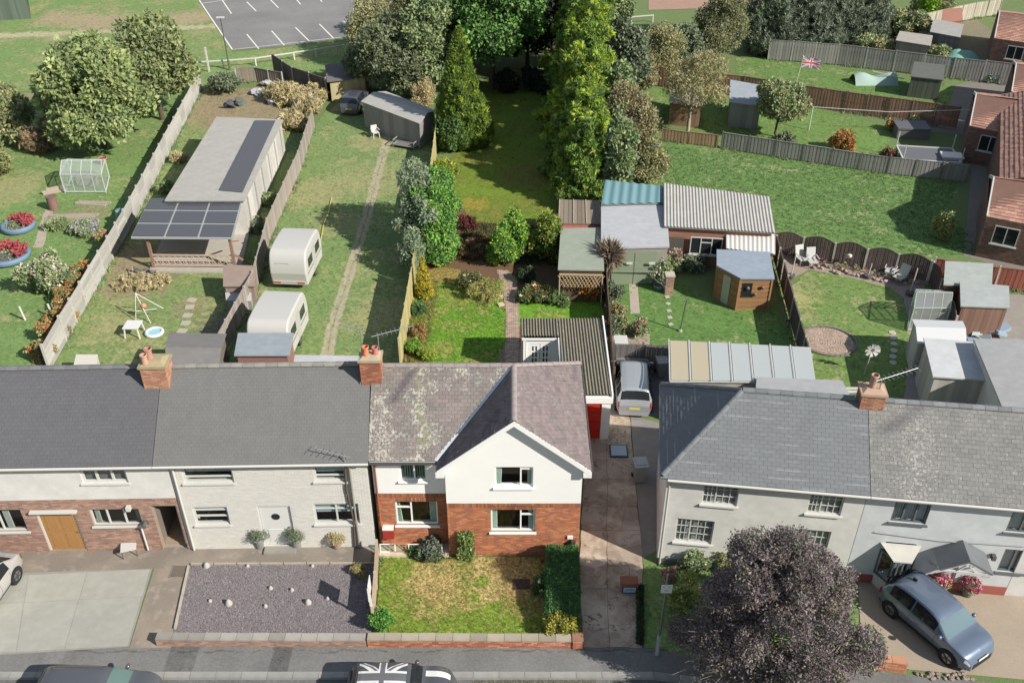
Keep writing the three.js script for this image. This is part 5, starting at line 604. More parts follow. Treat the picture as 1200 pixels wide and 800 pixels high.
{ // concrete sectional garage with gable end to the right
  const h = 2.1, c = px([[425, 119], [491, 144], [509, 130], [452, 108]], h), g = shed('concrete_garage', 'grey concrete sectional garage with pale shallow roof', 'garage', c, [h, h, h, h], { wall: rough(S(146, 144, 142), 0.012), boards: 0.6, roof: rough(S(178, 176, 172)), roofType: 'gable', ridgeSide: true, rise: 0.35 });
  const c2 = px([[386, 93], [427, 88], [430, 74], [384, 78]], 2.0); shed('timber_store', 'cream boarded timber store with dark roof behind the parked hatchback', 'shed', c2, [1.9, 1.9, 2.1, 2.1], { wall: wood(S(184, 172, 132)), roof: rough(S(110, 108, 108)), over: 0.25 });
  fence('dark_fence', 'dark brown board fence behind the tall dry grass', px([[322, 88], [345, 104], [384, 117]]), { h: 1.9, mat: wood(S(104, 96, 90)), postMat: wood(S(170, 166, 158)) });
  fence('dark_fence', 'weathered fence stub standing beside the parked hatchback', px([[384, 118], [388, 102]]), { h: 1.8, mat: wood(S(150, 140, 126)) });
  fence('dark_fence', 'brown paling fence left of the dark fence by the rails', px([[278, 98], [300, 96], [332, 102]]), { h: 1.3, mat: wood(S(132, 120, 108)), postMat: rough(S(190, 188, 182)) });
  const ch = thing('garden_chair', 'white plastic chair beside the concrete garage', 'chair', P(440, 161), 0.5), wm = muteUpvc; part('seat', new MB().box(-0.25, 0.42, -0.25, 0.25, 0.47, 0.25), wm, ch); part('backrest', new MB().box(-0.25, 0.47, -0.28, 0.25, 0.95, -0.23), wm, ch); for (const [a, b] of [[-1, -1], [1, -1], [1, 1], [-1, 1]]) part('leg', new MB().bar(V(a * 0.26, 0, b * 0.26), V(a * 0.22, 0.42, b * 0.22), 0.05), wm, ch); for (const s of [-1, 1]) part('armrest', new MB().box(s * 0.28 - 0.03, 0.66, -0.25, s * 0.28 + 0.03, 0.7, 0.22), wm, ch);
  const tr = thing('metal_trolley', 'grey metal trolley with clutter beside the concrete garage', 'trolley', P(476, 172), -0.4); const f = new MB(); for (const y of [0.25, 0.6]) for (const [a, b, d, e] of [[-0.9, -0.45, 0.9, -0.45], [-0.9, 0.45, 0.9, 0.45], [-0.9, -0.45, -0.9, 0.45], [0.9, -0.45, 0.9, 0.45]]) f.bar(V(a, y, b), V(d, y, e), 0.05); for (const [a, b] of [[-0.9, -0.45], [0.9, -0.45], [0.9, 0.45], [-0.9, 0.45]]) f.bar(V(a, 0.1, b), V(a, 0.6, b), 0.05); part('frame', f, rough(S(160, 160, 158)), tr); part('tray', new MB().box(-0.88, 0.2, -0.43, 0.88, 0.24, 0.43), rough(S(120, 118, 114)), tr); for (const [a, b] of [[-0.7, -0.4], [0.7, -0.4], [-0.7, 0.4], [0.7, 0.4]]) part('wheel', new MB().cyl(V(a, 0.1, b - 0.03), V(a, 0.1, b + 0.03), 0.1, 0.1, 12), mat(S(60, 60, 60)), tr);
}
solo('hose', 'yellow hose lying across the long pale lawn', 'hose', new MB().tube([[388, 232], [385, 248], [379, 262], [375, 285]].map(([a, b]) => P(a, b, 0.03)), 0.05, 6), paint(S(176, 166, 92)));
// stepping stones
{ const t = thing('stepping_stones', 'row of small pale stepping slabs across the worn lawn', 'stepping stones', P(222, 360)); t.userData.kind = 'structure'; [[224, 352], [222, 360], [219, 370], [217, 379], [213, 388]].forEach(([x, y]) => { const q = P(x, y).sub(t.position), m = part('slab', new MB().cbox(0, 0, 0, 0.5, 0.04, 0.45), rough(S(176, 168, 152)), t); m.position.copy(q); m.rotation.y = rr(-0.3, 0.3); }); }
// ---------------------------------------------------------------- car park and field beyond
{
  const out = px([[233, 0], [272, 58], [300, 57], [360, 51], [430, 40], [433, 22], [445, 10], [520, 4], [580, -20], [500, -60], [180, -60]]), cp = sheet('car_park', 'grey asphalt car park with white bay lines beyond the gardens', 'car park', out, 0.02, mat([1, 1, 1], { rough: 0.95, map: worldTex(-60, -160, 0, -85, 0.1, (x, z) => { const n = fbm(x * 0.25, z * 0.25, 5), g = vn(x * 6, z * 6); const v = 0.2 + 0.1 * (n - 0.5) + 0.03 * (g - 0.5); return [v * 1.0, v * 0.985, v * 0.97]; }), bump: bumpGrain, bs: 0.003 }));
  const ln = (a, b, w = 0.14) => { const A = P(...a, 0.026), B = P(...b, 0.026), d = B.clone().sub(A).normalize(), n = V(-d.z, 0, d.x).multiplyScalar(w / 2); part('bay_line', new MB().poly([A.clone().add(n), B.clone().add(n), B.clone().sub(n), A.clone().sub(n)].reverse()), paint(S(214, 212, 206), 0.9), cp); };
  for (const [a, b] of [[[260, 0], [271, 16]], [[289, 2], [300, 13]], [[289, 40], [303, 57]], [[318, 36], [333, 53]], [[346, 32], [362, 48]], [[374, 28], [391, 45]], [[402, 24], [419, 41]], [[315, -2], [326, 9]], [[343, -6], [352, 5]], [[370, -8], [377, 2]]]) ln(a, b); ln([235, 4], [270, -1], 0.12); ln([233, 0], [272, 58], 0.15); ln([272, 58], [430, 40], 0.1);
  const isl = sheet('planting_island', 'kerbed grass island at the corner of the car park', 'island', px([[427, 24], [437, 12], [455, 8], [470, 12], [470, 30], [432, 34]]), 0.12, lawnMat(lawnTex(px([[427, 34], [470, 34], [470, 8], [427, 8]]), gA, gB, gDry, 0.1)), 0.12);
  lawn('field', 'rough mown field with bare paths beyond the left gardens', px([[-200, 110], [230, 104], [270, 98], [440, 80], [436, 45], [300, 59], [272, 61], [231, 0], [200, -40], [-200, -40]]), 0.01, gA, gB, gDry, 0.16, (x, z, c, n1, n2) => { const l = P(0, 42), r = P(245, 31), t = (x - l.x) / (r.x - l.x), zz = mix(l.z, r.z, t); c = mix3(c, S(176, 166, 138), 0.85 * sm(1.1, 0.4, Math.abs(z - zz) + (n2 - 0.5) * 1.6)); const zz2 = zz - 5 - 2 * Math.sin(x * 0.2); c = mix3(c, S(160, 142, 116), 0.8 * sm(3.4, 1.6, Math.abs(z - zz2) + (n2 - 0.5) * 5 + (n1 - 0.5) * 3) * sm(0.02, 0.1, t)); const a = P(62, 42), b = P(88, 72), u = clamp(((x - a.x) * (b.x - a.x) + (z - a.z) * (b.z - a.z)) / ((b.x - a.x) ** 2 + (b.z - a.z) ** 2)); return mix3(c, S(160, 150, 122), 0.6 * sm(0.9, 0.3, Math.hypot(x - a.x - (b.x - a.x) * u, z - a.z - (b.z - a.z) * u) + (n2 - 0.5))); }, { res: 0.12, step: 1 });
  fence('rail_fence', 'low white rail fence edging the car park field', px([[226, 82], [262, 80], [300, 77], [345, 70], [395, 63], [445, 52]]), { h: 0.75, panel: 2.6, style: 'rail', rails: [0.72], mat: muteUpvc, postMat: muteUpvc, up: 0.02, post: 0.12 }); fence('rail_fence', 'short white rail fence behind the far left bushes', px([[42, 103], [76, 98]]), { h: 0.75, panel: 2.6, style: 'rail', rails: [0.72], mat: muteUpvc, postMat: muteUpvc, up: 0.02, post: 0.12 });
  const lp = P(269, 82), g = thing('lamp_post', 'slim grey lamp post beside the car park rails', 'lamp post', lp), H = heightAt(21, lp.z); part('pole', new MB().cyl(V(0, 0, 0), V(-0.05, H, 0), 0.08, 0.045, 8), METAL, g); part('lamp_head', new MB().box(-0.4, H, -0.12, 0.3, H + 0.1, 0.12), paint(S(200, 200, 198), 0.5), g); part('base', new MB().cyl(V(0, 0, 0), V(0, 0.9, 0), 0.11, 0.11, 8), METAL, g);
  const sg = thing('gate_post', 'tall white gate post where the rails meet', 'post', P(245, 84)); part('shaft', new MB().cbox(0, 0, 0, 0.14, 2.2, 0.14), muteUpvc, sg); part('cap', new MB().cbox(0, 2.2, 0, 0.18, 0.06, 0.18), muteUpvc, sg);
  shed('green_container', 'dark green metal container at the field corner', 'container', px([[-40, 26], [36, 22], [30, -18], [-40, -16]]), [2.6, 2.6, 2.6, 2.6], { wall: paint(S(92, 104, 94), 0.6), boards: 0.25, roof: paint(S(110, 120, 112), 0.6), over: 0.02 });
}

// ---------------------------------------------------------------- back garden of the main house
const vA = S(100, 146, 34), vB = S(80, 128, 26), vDry = S(158, 148, 84), soilV = S(124, 92, 66);
const vOl = S(120, 116, 48);
const backL = px([[480, 436], [594, 436], [592, 380], [588, 333], [556, 322], [520, 312], [500, 318], [486, 372]]);
sheet('garden_bed', 'bare brown soil bed along the back garden edges', 'soil', wob(px([[470, 434], [716, 470], [714, 380], [706, 240], [658, 232], [560, 225], [512, 220], [506, 260], [494, 300], [482, 372]]), 0.5, 0.05), 0.01, rough(S(112, 84, 62), 0.02));
lawn('lawn', 'bright green lawn with straw patches behind the main house', backL, 0.02, vA, vB, vDry, 0.12, bareSpots([[...W(540, 345), 1.5, vDry, 0.5], [...W(520, 320), 1.2, S(170, 128, 84), 0.8], [...W(520, 410), 0.8, vDry, 0.6]]), { res: 0.04, amp: 0.12 });
lawn('lawn', 'small bright green lawn between garage and rose bed', px([[607, 352], [706, 350], [708, 382], [608, 382]]), 0.02, vA, vB, vDry, 0.1, null, { res: 0.04 });
lawn('lawn', 'upper lawn running back between conifers and tall trees', px([[534, 240], [560, 262], [654, 262], [656, 228], [650, 150], [650, 95], [566, 95], [560, 140], [530, 185], [528, 215]]), 0.022, S(104, 124, 34), S(86, 110, 30), vOl, 0.12, bareSpots([[...W(620, 205), 2.2, S(112, 92, 50), 0.55], [...W(555, 240), 1.2, S(150, 128, 50), 0.6]]), { amp: 0.2 });
{ const pts = px([[590, 436], [609, 436], [607, 372], [606, 330], [596, 318], [582, 316], [588, 334], [594, 372]]); const t = sheet('garden_path', 'pinkish brick path up the middle of the back garden', 'path', wob(pts, 0.3, 0.03), 0.03, rough(S(158, 138, 121)));
  const geo = new MB().box(-0.105, 0, -0.05, 0.105, 0.022, 0.05).geo(); const [x0, z0, x1, z1] = bbox(pts); 
  const mb = new MB(); for (let z = z1 - 0.1; z > z0; z -= 0.115) for (let x = x0 + (Math.round(z / 0.115) % 2) * 0.11; x < x1; x += 0.225) if (inside(pts, x, z)) { const c = [S(182, 160, 142), S(170, 148, 131), S(190, 169, 151), S(162, 141, 125)][Math.floor(rnd() * 4)]; mb.color(c).xf(rotY(rr(-0.05, 0.05), x, 0.03, z)).geom(geo); } part('bricks', mb, brickMat, t).userData.kind = 'stuff'; }
sheet('patio', 'small concrete patio by the white glazed doors', 'patio', px([[585, 410], [612, 410], [614, 440], [583, 440]]), 0.034, rough(S(150, 128, 112)));
{ // utility building and garage under one corrugated roof, with a notch for the white glazed doors
  const h = 2.45, A = P(611, 376, h), B = P(706, 376, h), C = P(717, 466, h), D = P(685, 466, h), E = P(656, 397, h), F = P(611, 397, h), o = V((A.x + C.x) / 2, 0, (A.z + C.z) / 2), g = thing('garage', 'white garage with corrugated roof, red up-and-over door and glazed doors', 'garage', o), L = (q, y) => V(q.x - o.x, y ?? q.y, q.z - o.z), wm = renderWhite;
  const nb = V(E.x, h, C.z), w = (a, b, hh = h) => new MB().quad(L(a, 0), L(b, 0), L(b, hh), L(a, hh)), nx = L(E).x, zF = L(F).z, zC = L(C).z, xR = L(C).x, xB = L(B).x, zB = L(B).z, xA = L(A).x, xG = L(P(683, 466, h)).x;
  const side = (a, b) => new MB().box(Math.min(a.x, b.x) - 0.06, 0, Math.min(a.z, b.z), Math.max(a.x, b.x) + 0.06, h - 0.05, Math.max(a.z, b.z));
  part('side_wall', new MB().box(xR - 0.3, 0, zB, xR - 0.18, h - 0.05, zC - 0.05), wm, g); part('side_wall', new MB().box(xA + 0.08, 0, zB, xA + 0.2, h - 0.05, zF), wm, g); part('back_wall', new MB().box(xA + 0.202, 0, zB, xR - 0.302, h - 0.05, zB + 0.12), wm, g);
  // glazed door wall and its white return
  const dz = zF - 0.06, dx0 = xA + 0.22, dx1 = nx - 0.02, dw = [[0.1, 0.42], [0.43, 0.75]].map(([a, b]) => [mix(dx0, dx1, a), 0.06, mix(dx0, dx1, b), 2.1]); part('front_wall', facade(new MB(), dx0, 0, dx1, h - 0.05, [[dw[0][0], 0, dw[1][2], 2.12]], dz, 0.1), wm, g);
  for (const d of dw) { windowPart(g, ...d, { z: dz + 0.02, inset: 0.03, fw: 0.14, bars: [2, 5], bw: 0.04, sill: false }).name = 'glazed_door'; }
  part('return_wall', new MB().box(nx, 0, dz - 0.1, nx + 0.1, h - 0.05, zC - 0.4), wm, g); part('fascia', new MB().box(nx - 0.09, h - 0.2, zF, nx - 0.01, h + 0.09, zC - 0.1), WHITEP, g); part('fascia', new MB().box(xA + 0.02, h - 0.08, zF - 0.02, nx - 0.1, h + 0.04, zF + 0.03), WHITEP, g); part('pipe', new MB().cyl(V(xA + 0.05, 0.1, zF - 0.12), V(xA + 0.05, h, zF - 0.12), 0.09, 0.09, 8), paint(S(204, 176, 170), 0.5), g);
  // garage front
  part('pier', new MB().box(xR - 0.42, 0, zC - 0.12, xR - 0.02, h - 0.26, zC + 0.04), wm, g); part('pier', new MB().box(nx + 0.1, 0, zC - 0.12, nx + 0.34, h - 0.26, zC + 0.04), wm, g); part('fascia', new MB().box(nx, h - 0.26, zC - 0.1, xR + 0.06, h + 0.06, zC + 0.1), WHITEP, g); const dr = part('garage_door', new MB().box(nx + 0.36, 0.02, zC - 0.08, xR - 0.44, h - 0.28, zC - 0.02), paint(S(196, 44, 30), 0.45), g); for (let i = 1; i < 4; i++) part('door_rib', new MB().box(nx + 0.38, h * 0.21 * i, zC - 0.02, xR - 0.46, h * 0.21 * i + 0.04, zC - 0.005), paint(S(180, 40, 28), 0.45), dr); part('handle', new MB().box(xR - 1.1, 0.95, zC - 0.02, xR - 0.95, 1.0, zC + 0.02), METAL, dr);
  // corrugated sheets: mossy grey, ridges run front to back
  const cor = roofMap(8, 8, (x, y) => { const s = fbm(x * 5, y * 0.8, 4), m = vn(x * 18, y * 9); return mix3(mix3(S(128, 122, 106), S(104, 100, 88), s), S(152, 146, 128), 0.5 * sm(0.7, 0.85, m)); }, 0.03); const rm = mat([1, 1, 1], { rough: 0.95, map: cor }); const lz = zB - 0.15, prof = (x) => 0.035 * Math.sin(x / 0.146 * 6.2832);
  part('roof', new MB().patch((u, v) => { const x = mix(xA - 0.05, nx - 0.02, u); return V(x, h + 0.07 + prof(x) + 0.12 * (1 - v), mix(zF + 0.02, lz, v)); }, Math.round((nx - xA) / 0.146 * 8), 2), rm, g);
  part('roof', new MB().patch((u, v) => { const z = mix(zC + 0.02, lz, v), x = mix(nx + 0.0, mix(xR, xB, v) - 0.03, u); return V(x, h + 0.07 + prof(x) + 0.12 * (1 - v), z); }, Math.round((xR - nx) / 0.146 * 8), 4), rm, g); part('verge_board', new MB().bar(V(xR + 0.03, h + 0.1, zC + 0.05), V(xB + 0.02, h + 0.1, lz), 0.07, 0.26), WHITEP, g); part('roof_deck', slab(new MB(), [V(nx + 0.02, h - 0.02, zC), V(xR - 0.05, h - 0.02, zC), V(xB - 0.05, h - 0.02, lz), V(nx + 0.02, h - 0.02, lz)], 0.03), rough(S(90, 84, 76)), g); part('roof_deck', slab(new MB(), [V(xA, h - 0.02, zF - 0.03), V(nx, h - 0.02, zF - 0.03), V(nx, h - 0.02, lz), V(xA, h - 0.02, lz)], 0.03), rough(S(90, 84, 76)), g);
}
// garden sheds on the right-hand boundary
{ const h = 2.15, g = shed('felt_roof_shed', 'garden shed with pale green felt roof and lattice front', 'shed', px([[656, 315], [706, 316], [703, 270], [659, 270]], h), [h, h, h + 0.1, h + 0.1], { wall: wood(S(96, 78, 62)), roof: rough(S(150, 158, 144), 0.003), over: 0.1 });
  const q = g.roofCorners, a = q[0].clone().add(V(0.1, 0, 0.25)), b = q[1].clone().add(V(-0.1, 0, 0.25)), m = new MB(); for (let i = 0; i < 12; i++) { const s = a.clone().lerp(b, i / 12), e = a.clone().lerp(b, (i + 1.6) / 12); if (i < 11) { m.bar(V(s.x, h - 0.95, s.z), V(e.x + 0.2, h - 0.2, e.z), 0.03); m.bar(V(e.x, h - 0.95, e.z + 0.02), V(s.x - 0.1, h - 0.2, s.z + 0.02), 0.03); } } m.bar(V(a.x, h - 0.15, a.z), V(b.x, h - 0.15, b.z), 0.07); m.bar(V(a.x, 0, a.z), V(a.x, h - 0.1, a.z), 0.06); m.bar(V(b.x, 0, b.z), V(b.x, h - 0.1, b.z), 0.06); part('lattice', m, wood(S(186, 166, 132)), g);
  const g2 = shed('timber_lean_to', 'low timber lean-to with brown-grey boarded roof', 'lean-to', px([[656, 260], [703, 261], [701, 237], [657, 236]], 2.1), [2.0, 2.0, 2.15, 2.15], { wall: wood(S(100, 80, 64)), roof: wood(S(128, 116, 102)), over: 0.06 }); for (let i = 0; i < 9; i++) part('roof_board', slab(new MB(), [g2.bil(i / 9 + 0.004, 0).add(V(0, 0.03, 0)), g2.bil((i + 1) / 9 - 0.004, 0).add(V(0, 0.03, 0)), g2.bil((i + 1) / 9 - 0.004, 1).add(V(0, 0.03, 0)), g2.bil(i / 9 + 0.004, 1).add(V(0, 0.03, 0))], 0.025), wood(S(134, 122, 108, rr(0.8, 1.2))), g2); for (const v of [0.0, 0.35, 0.66, 1]) part('batten', new MB().bar(g2.bil(v, 0).add(V(0, 0.05, 0)), g2.bil(v, 1).add(V(0, 0.05, 0)), 0.06), wood(S(168, 156, 138)), g2);
  shed('brick_store', 'low red-roofed store wedged between the two garden sheds', 'store', px([[658, 270], [703, 270], [702, 262], [658, 262]], 1.9), [1.9, 1.9, 1.9, 1.9], { wall: rough(S(140, 70, 56)), boards: 0, roof: rough(S(172, 96, 84)), over: 0.03 });
  shed('garden_bunker', 'small grey-lidded bunker under the conifers', 'bunker', px([[655, 232], [675, 233], [674, 222], [658, 222]], 0.9), [0.7, 0.7, 0.95, 0.95], { wall: wood(S(80, 76, 70)), roof: rough(S(150, 148, 146)), over: 0.03 });
}
fence('dark_fence', 'dark boundary fence beside the corrugated garage', px([[707, 305], [711, 375], [718, 462]]), { h: 1.6, mat: wood(S(86, 70, 58)), postMat: wood(S(96, 80, 66)), weeds: Gr.vivid });
fence('garden_fence', 'sunlit low timber fence on the left edge of the back garden', fenceC, { h: 1.85, mat: wood(S(184, 174, 120)), postMat: wood(S(190, 182, 134)), panel: 1.6, weeds: Gr.yellow });
{ // shrubs and flowers of the back garden
  const lumps = (n, r, h, z0, z1) => Array.from({ length: n }, () => { const a = rr(0, 6.28), y = rr(0.5, h), q = rr(0.3, 0.62); return [Math.cos(a) * r * rr(0.7, 1.1), y, rr(z0, z1), q, q * 0.9, q]; });
  let s; { const q = P(513, 298), pal = [S(116, 166, 66), S(92, 144, 56), S(142, 182, 86), S(70, 118, 46)]; bush('laurel', 'tall glossy bright green laurel on the garden edge', q, { R: 1.3, H: 4.4, n: 3400, size: 0.3, pal, blobs: [[0, 1.2, 0.9, 1.2, 1.3, 1.2], [0.1, 2.4, 0.2, 1.1, 1.5, 1.3], [0.1, 3.5, -0.9, 1.0, 1.1, 1.3], [-0.1, 2.4, -2.2, 1.1, 1.6, 1.4], [0.5, 0.8, 0.2, 0.9, 0.9, 1.1], [0.2, 4.2, -1.8, 0.8, 0.7, 0.9], ...lumps(16, 1.15, 4.3, -2.8, 1.6)] });
    bush('laurel', 'tall dull grey-green laurel overhanging the long pale lawn', P(489, 296), { R: 1.1, H: 4.6, n: 2600, size: 0.3, pal: [S(132, 150, 122), S(116, 136, 108), S(152, 166, 136)], blobs: [[0, 1.3, 1.2, 0.8, 1.4, 1.3], [0, 3, -0.2, 0.9, 1.5, 1.6], [0.1, 3.6, -2.2, 0.9, 1.2, 1.7], [0, 1.8, -3.6, 0.9, 1.7, 1.8], [-0.1, 4.5, -1.4, 0.9, 0.9, 1.8], [0, 1.6, 2.6, 0.7, 1.4, 1.2], ...lumps(14, 0.9, 4.4, -4.5, 1.8)] }); }
  s = spot(497, 348, 304, 20); conifer('golden_conifer', 'small golden yellow conifer against the low fence', s.q, { R: 0.55, H: s.H, n: 420, size: 0.3, pal: [S(206, 192, 50), S(186, 170, 44), S(150, 150, 44)] });
  s = spot(597, 305, 248, 56); bush('round_shrub', 'round bright green shrub in the middle of the garden', s.q, { R: s.R, H: s.H, n: 1700, size: 0.27, pal: Gr.vivid }); s = spot(643, 306, 245, 48); bush('round_shrub', 'yellow-green clipped shrub beside the felt-roofed shed', s.q, { R: s.R, H: s.H, n: 1500, size: 0.26, pal: [S(126, 142, 44), S(100, 122, 38), S(148, 158, 62), S(70, 96, 34)] });
  s = spot(568, 348, 314, 44); bush('variegated_shrub', 'cream variegated shrub at the bend of the brick path', s.q, { R: s.R, H: 1.3, n: 900, size: 0.18, pal: [S(186, 180, 108), S(150, 150, 80), S(110, 118, 60), S(206, 196, 140)], leaf: 'fine' });
  s = spot(555, 338, 306, 30); bush('rose_bush', 'dark leaved rose bush with white blooms left of the path', s.q, { R: s.R, H: 1.2, n: 450, size: 0.18, pal: [S(84, 88, 44), S(110, 108, 60)], fl: { n: 26, size: 0.2, pal: Gr.white } });
  s = spot(626, 350, 322, 40); bush('rose_bush', 'green rose bush with red-brown shoots right of the path', s.q, { R: s.R, H: 1.1, n: 800, size: 0.19, pal: [S(96, 124, 66), S(76, 104, 54), S(126, 140, 84), S(140, 84, 52)], fl: { n: 18, size: 0.22, pal: [S(230, 200, 190), S(236, 226, 214)] } });
  s = spot(654, 354, 326, 36); bush('rose_bush', 'loose pale green rose bush beside the lattice', s.q, { R: s.R, H: 1.0, n: 600, size: 0.18, pal: [S(110, 138, 76), S(90, 116, 60)], fl: { n: 10, size: 0.2, pal: Gr.white } });
  s = spot(612, 352, 336, 18); bush('low_shrub', 'small blue-green shrub at the path edge', s.q, { R: 0.45, H: 0.6, n: 220, size: 0.18, pal: [S(108, 130, 92), S(92, 112, 84)] }); s = spot(690, 352, 320, 26); bush('orange_shrub', 'orange leaved shrub against the lattice', s.q, { R: 0.7, H: 1.5, n: 420, size: 0.2, pal: [S(186, 120, 44), S(150, 96, 40), S(120, 110, 50)] });
  s = spot(616, 330, 305, 26); bush('hydrangea', 'pale hydrangea in the shade of the round shrub', s.q, { R: 0.6, H: 1.1, n: 350, size: 0.2, pal: Gr.dark }); s = spot(548, 268, 250, 18); bush('red_acer', 'small dark red acer in the shade', s.q, { R: 0.6, H: 1.1, n: 260, size: 0.2, pal: [S(112, 44, 40), S(86, 40, 36)] });
  s = spot(550, 300, 268, 30); bush('dead_shrub', 'brown twiggy shrub under the laurel', s.q, { R: 0.8, H: 1.3, n: 240, size: 0.3, pal: [S(120, 96, 66), S(140, 112, 78)], leaf: 'spray' });
  [[490, 366, S(84, 122, 70), 'blue-green clump by the low fence below the golden conifer'], [484, 412, S(120, 160, 50), 'bright lime clump by the low fence near the house roof'], [500, 420, S(150, 166, 60), 'yellow-green fern clump at the lawn corner'], [492, 392, S(160, 130, 80), 'straw-brown clump by the low fence']].forEach(([x, y, c, l]) => { s = spot(x, y, y - 18, 22); bush('border_clump', l, s.q, { R: 0.5, H: 0.75, n: 300, size: 0.2, pal: [c, c.map((v) => v * 0.7), c.map((v) => v * 1.2)], leaf: 'spray' }); });
  s = spot(520, 206, 184, 22); bush('golden_shrub', 'yellow shrub below the tall conifer', s.q, { R: 0.9, H: 1.5, n: 420, size: 0.28, pal: Gr.yellow }); s = spot(530, 178, 120, 30); bush('evergreen_shrub', 'dense green shrub at the foot of the tall conifer', s.q, { R: s.R, H: s.H * 0.85, n: 1200, size: 0.34, pal: [S(84, 120, 54), S(66, 100, 46), S(100, 132, 62)] });
  const flowers = []; for (let i = 0; i < 900; i++) { const t = rnd(), a = W(mix(480, 500, t), mix(425, 330, t)), c = [S(150, 110, 70), S(120, 130, 60), S(190, 150, 110), S(90, 110, 50)][i % 4]; flowers.push([a[0] + rr(-0.1, 0.8), 0.03, a[1], 0.12 * rr(0.5, 1.4), c, 1]); } tag(instances('border_litter', LEAF.blade, leafMat, flowers, scene), 'dry leaves and low plants scattered along the left border', 'ground cover', null, 'stuff');
}
tufts('bed_plants', 'low leafy plants and litter over the shaded soil bed', px([[545, 305], [655, 312], [655, 268], [560, 262], [540, 275]]), 0.01, 1500, 0.26, [S(96, 112, 50), S(70, 90, 40), S(130, 104, 66), S(60, 74, 36)], 'ground cover');
tufts('grass_tufts', 'short bright grass blades of the lawn behind the main house', backL, 0.02, 9000, 0.06, [vA, vB, S(126, 150, 50), vDry]);
{ const t = thing('edging_stones', 'short row of pale stones edging the brick path', 'stones', P(586, 352)); [[586, 349], [587, 358], [576, 348], [571, 344]].forEach(([x, y], i) => { const m = part('stone', new MB().cbox(0, 0, 0, 0.34, 0.12, 0.3), rough(S(206, 184, 160)), t); m.position.copy(P(x, y)).sub(t.position); m.rotation.y = i * 0.4; }); }
// tall trees at the end of the plot
{
  conifer('tall_conifer', 'tall pointed yellow-green conifer on the left of the upper lawn', P(541, 168), { R: 2.1, H: 8.7, n: 3600, size: 0.62, pal: [S(122, 150, 40), S(100, 130, 34), S(146, 168, 52), S(76, 104, 30)], pow: 0.8, lump: 1.15, tilt: 2.2 });
  tree('ash_tree', 'tall leafy green tree filling the head of the plot', P(577, 104), { R: 4.6, H: 13, y0: 1.5, n: 7000, size: 0.6, nb: 16, pal: [S(98, 142, 62), S(76, 120, 50), S(122, 162, 82), S(56, 92, 40)], limbs: 8 });
  tree('ash_tree', 'green tree standing behind the tall leafy tree', P(548, 78), { R: 3.6, H: 11, y0: 2, n: 3600, size: 0.6, nb: 10, pal: Gr.dark });
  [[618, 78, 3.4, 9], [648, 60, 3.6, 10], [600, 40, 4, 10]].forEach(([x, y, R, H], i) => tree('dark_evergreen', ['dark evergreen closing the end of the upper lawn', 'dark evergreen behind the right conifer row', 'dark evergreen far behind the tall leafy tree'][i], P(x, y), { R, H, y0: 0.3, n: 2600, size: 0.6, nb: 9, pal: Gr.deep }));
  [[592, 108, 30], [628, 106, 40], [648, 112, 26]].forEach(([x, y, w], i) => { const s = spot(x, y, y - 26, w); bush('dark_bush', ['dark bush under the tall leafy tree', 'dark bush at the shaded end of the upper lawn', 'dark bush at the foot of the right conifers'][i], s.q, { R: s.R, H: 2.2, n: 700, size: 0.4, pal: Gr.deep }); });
  const row = [[686, 236, 1.5, 5.9], [676, 226, 1.4, 6.3], [688, 214, 1.6, 7.4], [672, 202, 1.5, 6.7], [686, 190, 1.7, 8.2], [670, 178, 1.6, 8.4], [686, 164, 1.8, 9.2], [670, 150, 1.7, 8.4], [686, 138, 1.9, 10.2], [672, 124, 1.8, 10.0], [688, 112, 2.0, 11.5], [676, 100, 2.0, 11.0], [690, 86, 2.2, 12.8]];
  row.forEach(([x, y, r0, H], i) => { const R = r0 * 1.25, bl = []; for (let k = 0; k < 15; k++) { const t = (k + rr(0.2, 0.8)) / 15, a = k * 2.4 + i, r = R * (1.02 - 0.72 * t) * rr(0.8, 1.2); bl.push([Math.cos(a) * r * 0.62, 0.3 + t * (H - 0.5), Math.sin(a) * r * 0.62, r * 0.68, H * rr(0.06, 0.11), r * 0.68]); } tree('hedge_conifer', 'bright yellow-green conifer of the right-hand row', P(x, y), { R, H, n: 2300, size: 0.5, leaf: 'spray', pal: i % 3 ? [S(158, 182, 54), S(130, 158, 46), S(178, 194, 74), S(92, 124, 40), S(70, 100, 36)] : [S(122, 154, 54), S(100, 132, 46), S(146, 170, 66), S(70, 102, 38)], blobs: bl, deep: 0.6, group: 'conifers on the right of the upper lawn' }); });
}

// ---------------------------------------------------------------- gardens behind the right-hand houses
lawn('lawn', 'mown lawn with stepping stones behind the hipped house', px([[716, 400], [720, 332], [790, 330], [840, 352], [905, 352], [918, 380], [940, 410], [940, 440], [790, 440], [760, 405]]), 0.008, S(92, 124, 62), S(82, 116, 54), gDry, 0.05);
lawn('lawn', 'oval lawn with round patio behind the mottled roof house', px([[918, 345], [945, 318], [1000, 322], [1050, 335], [1062, 360], [1068, 400], [1060, 460], [935, 460], [925, 390]]), 0.012, S(108, 132, 70), S(94, 122, 60), gDry, 0.1, bareSpots([[...W(930, 350), 1.5, S(166, 160, 110), 0.6]]));
sheet('patio', 'pinkish paved terrace along the arched dark fence', 'patio', px([[905, 290], [960, 292], [1090, 310], [1105, 345], [1062, 352], [1045, 338], [1000, 326], [948, 316], [930, 326], [916, 326]]), 0.014, rough(S(158, 143, 132)));
sheet('yard', 'grey concrete yard behind the mottled roof house', 'yard', px([[1060, 345], [1200, 345], [1260, 480], [1060, 480]]), 0.01, rough(S(150, 144, 136)));
sheet('yard', 'pale slab corner with pots behind the dark gate', 'yard', px([[714, 418], [760, 418], [762, 392], [736, 386], [716, 392]]), 0.014, rough(S(166, 150, 134)));
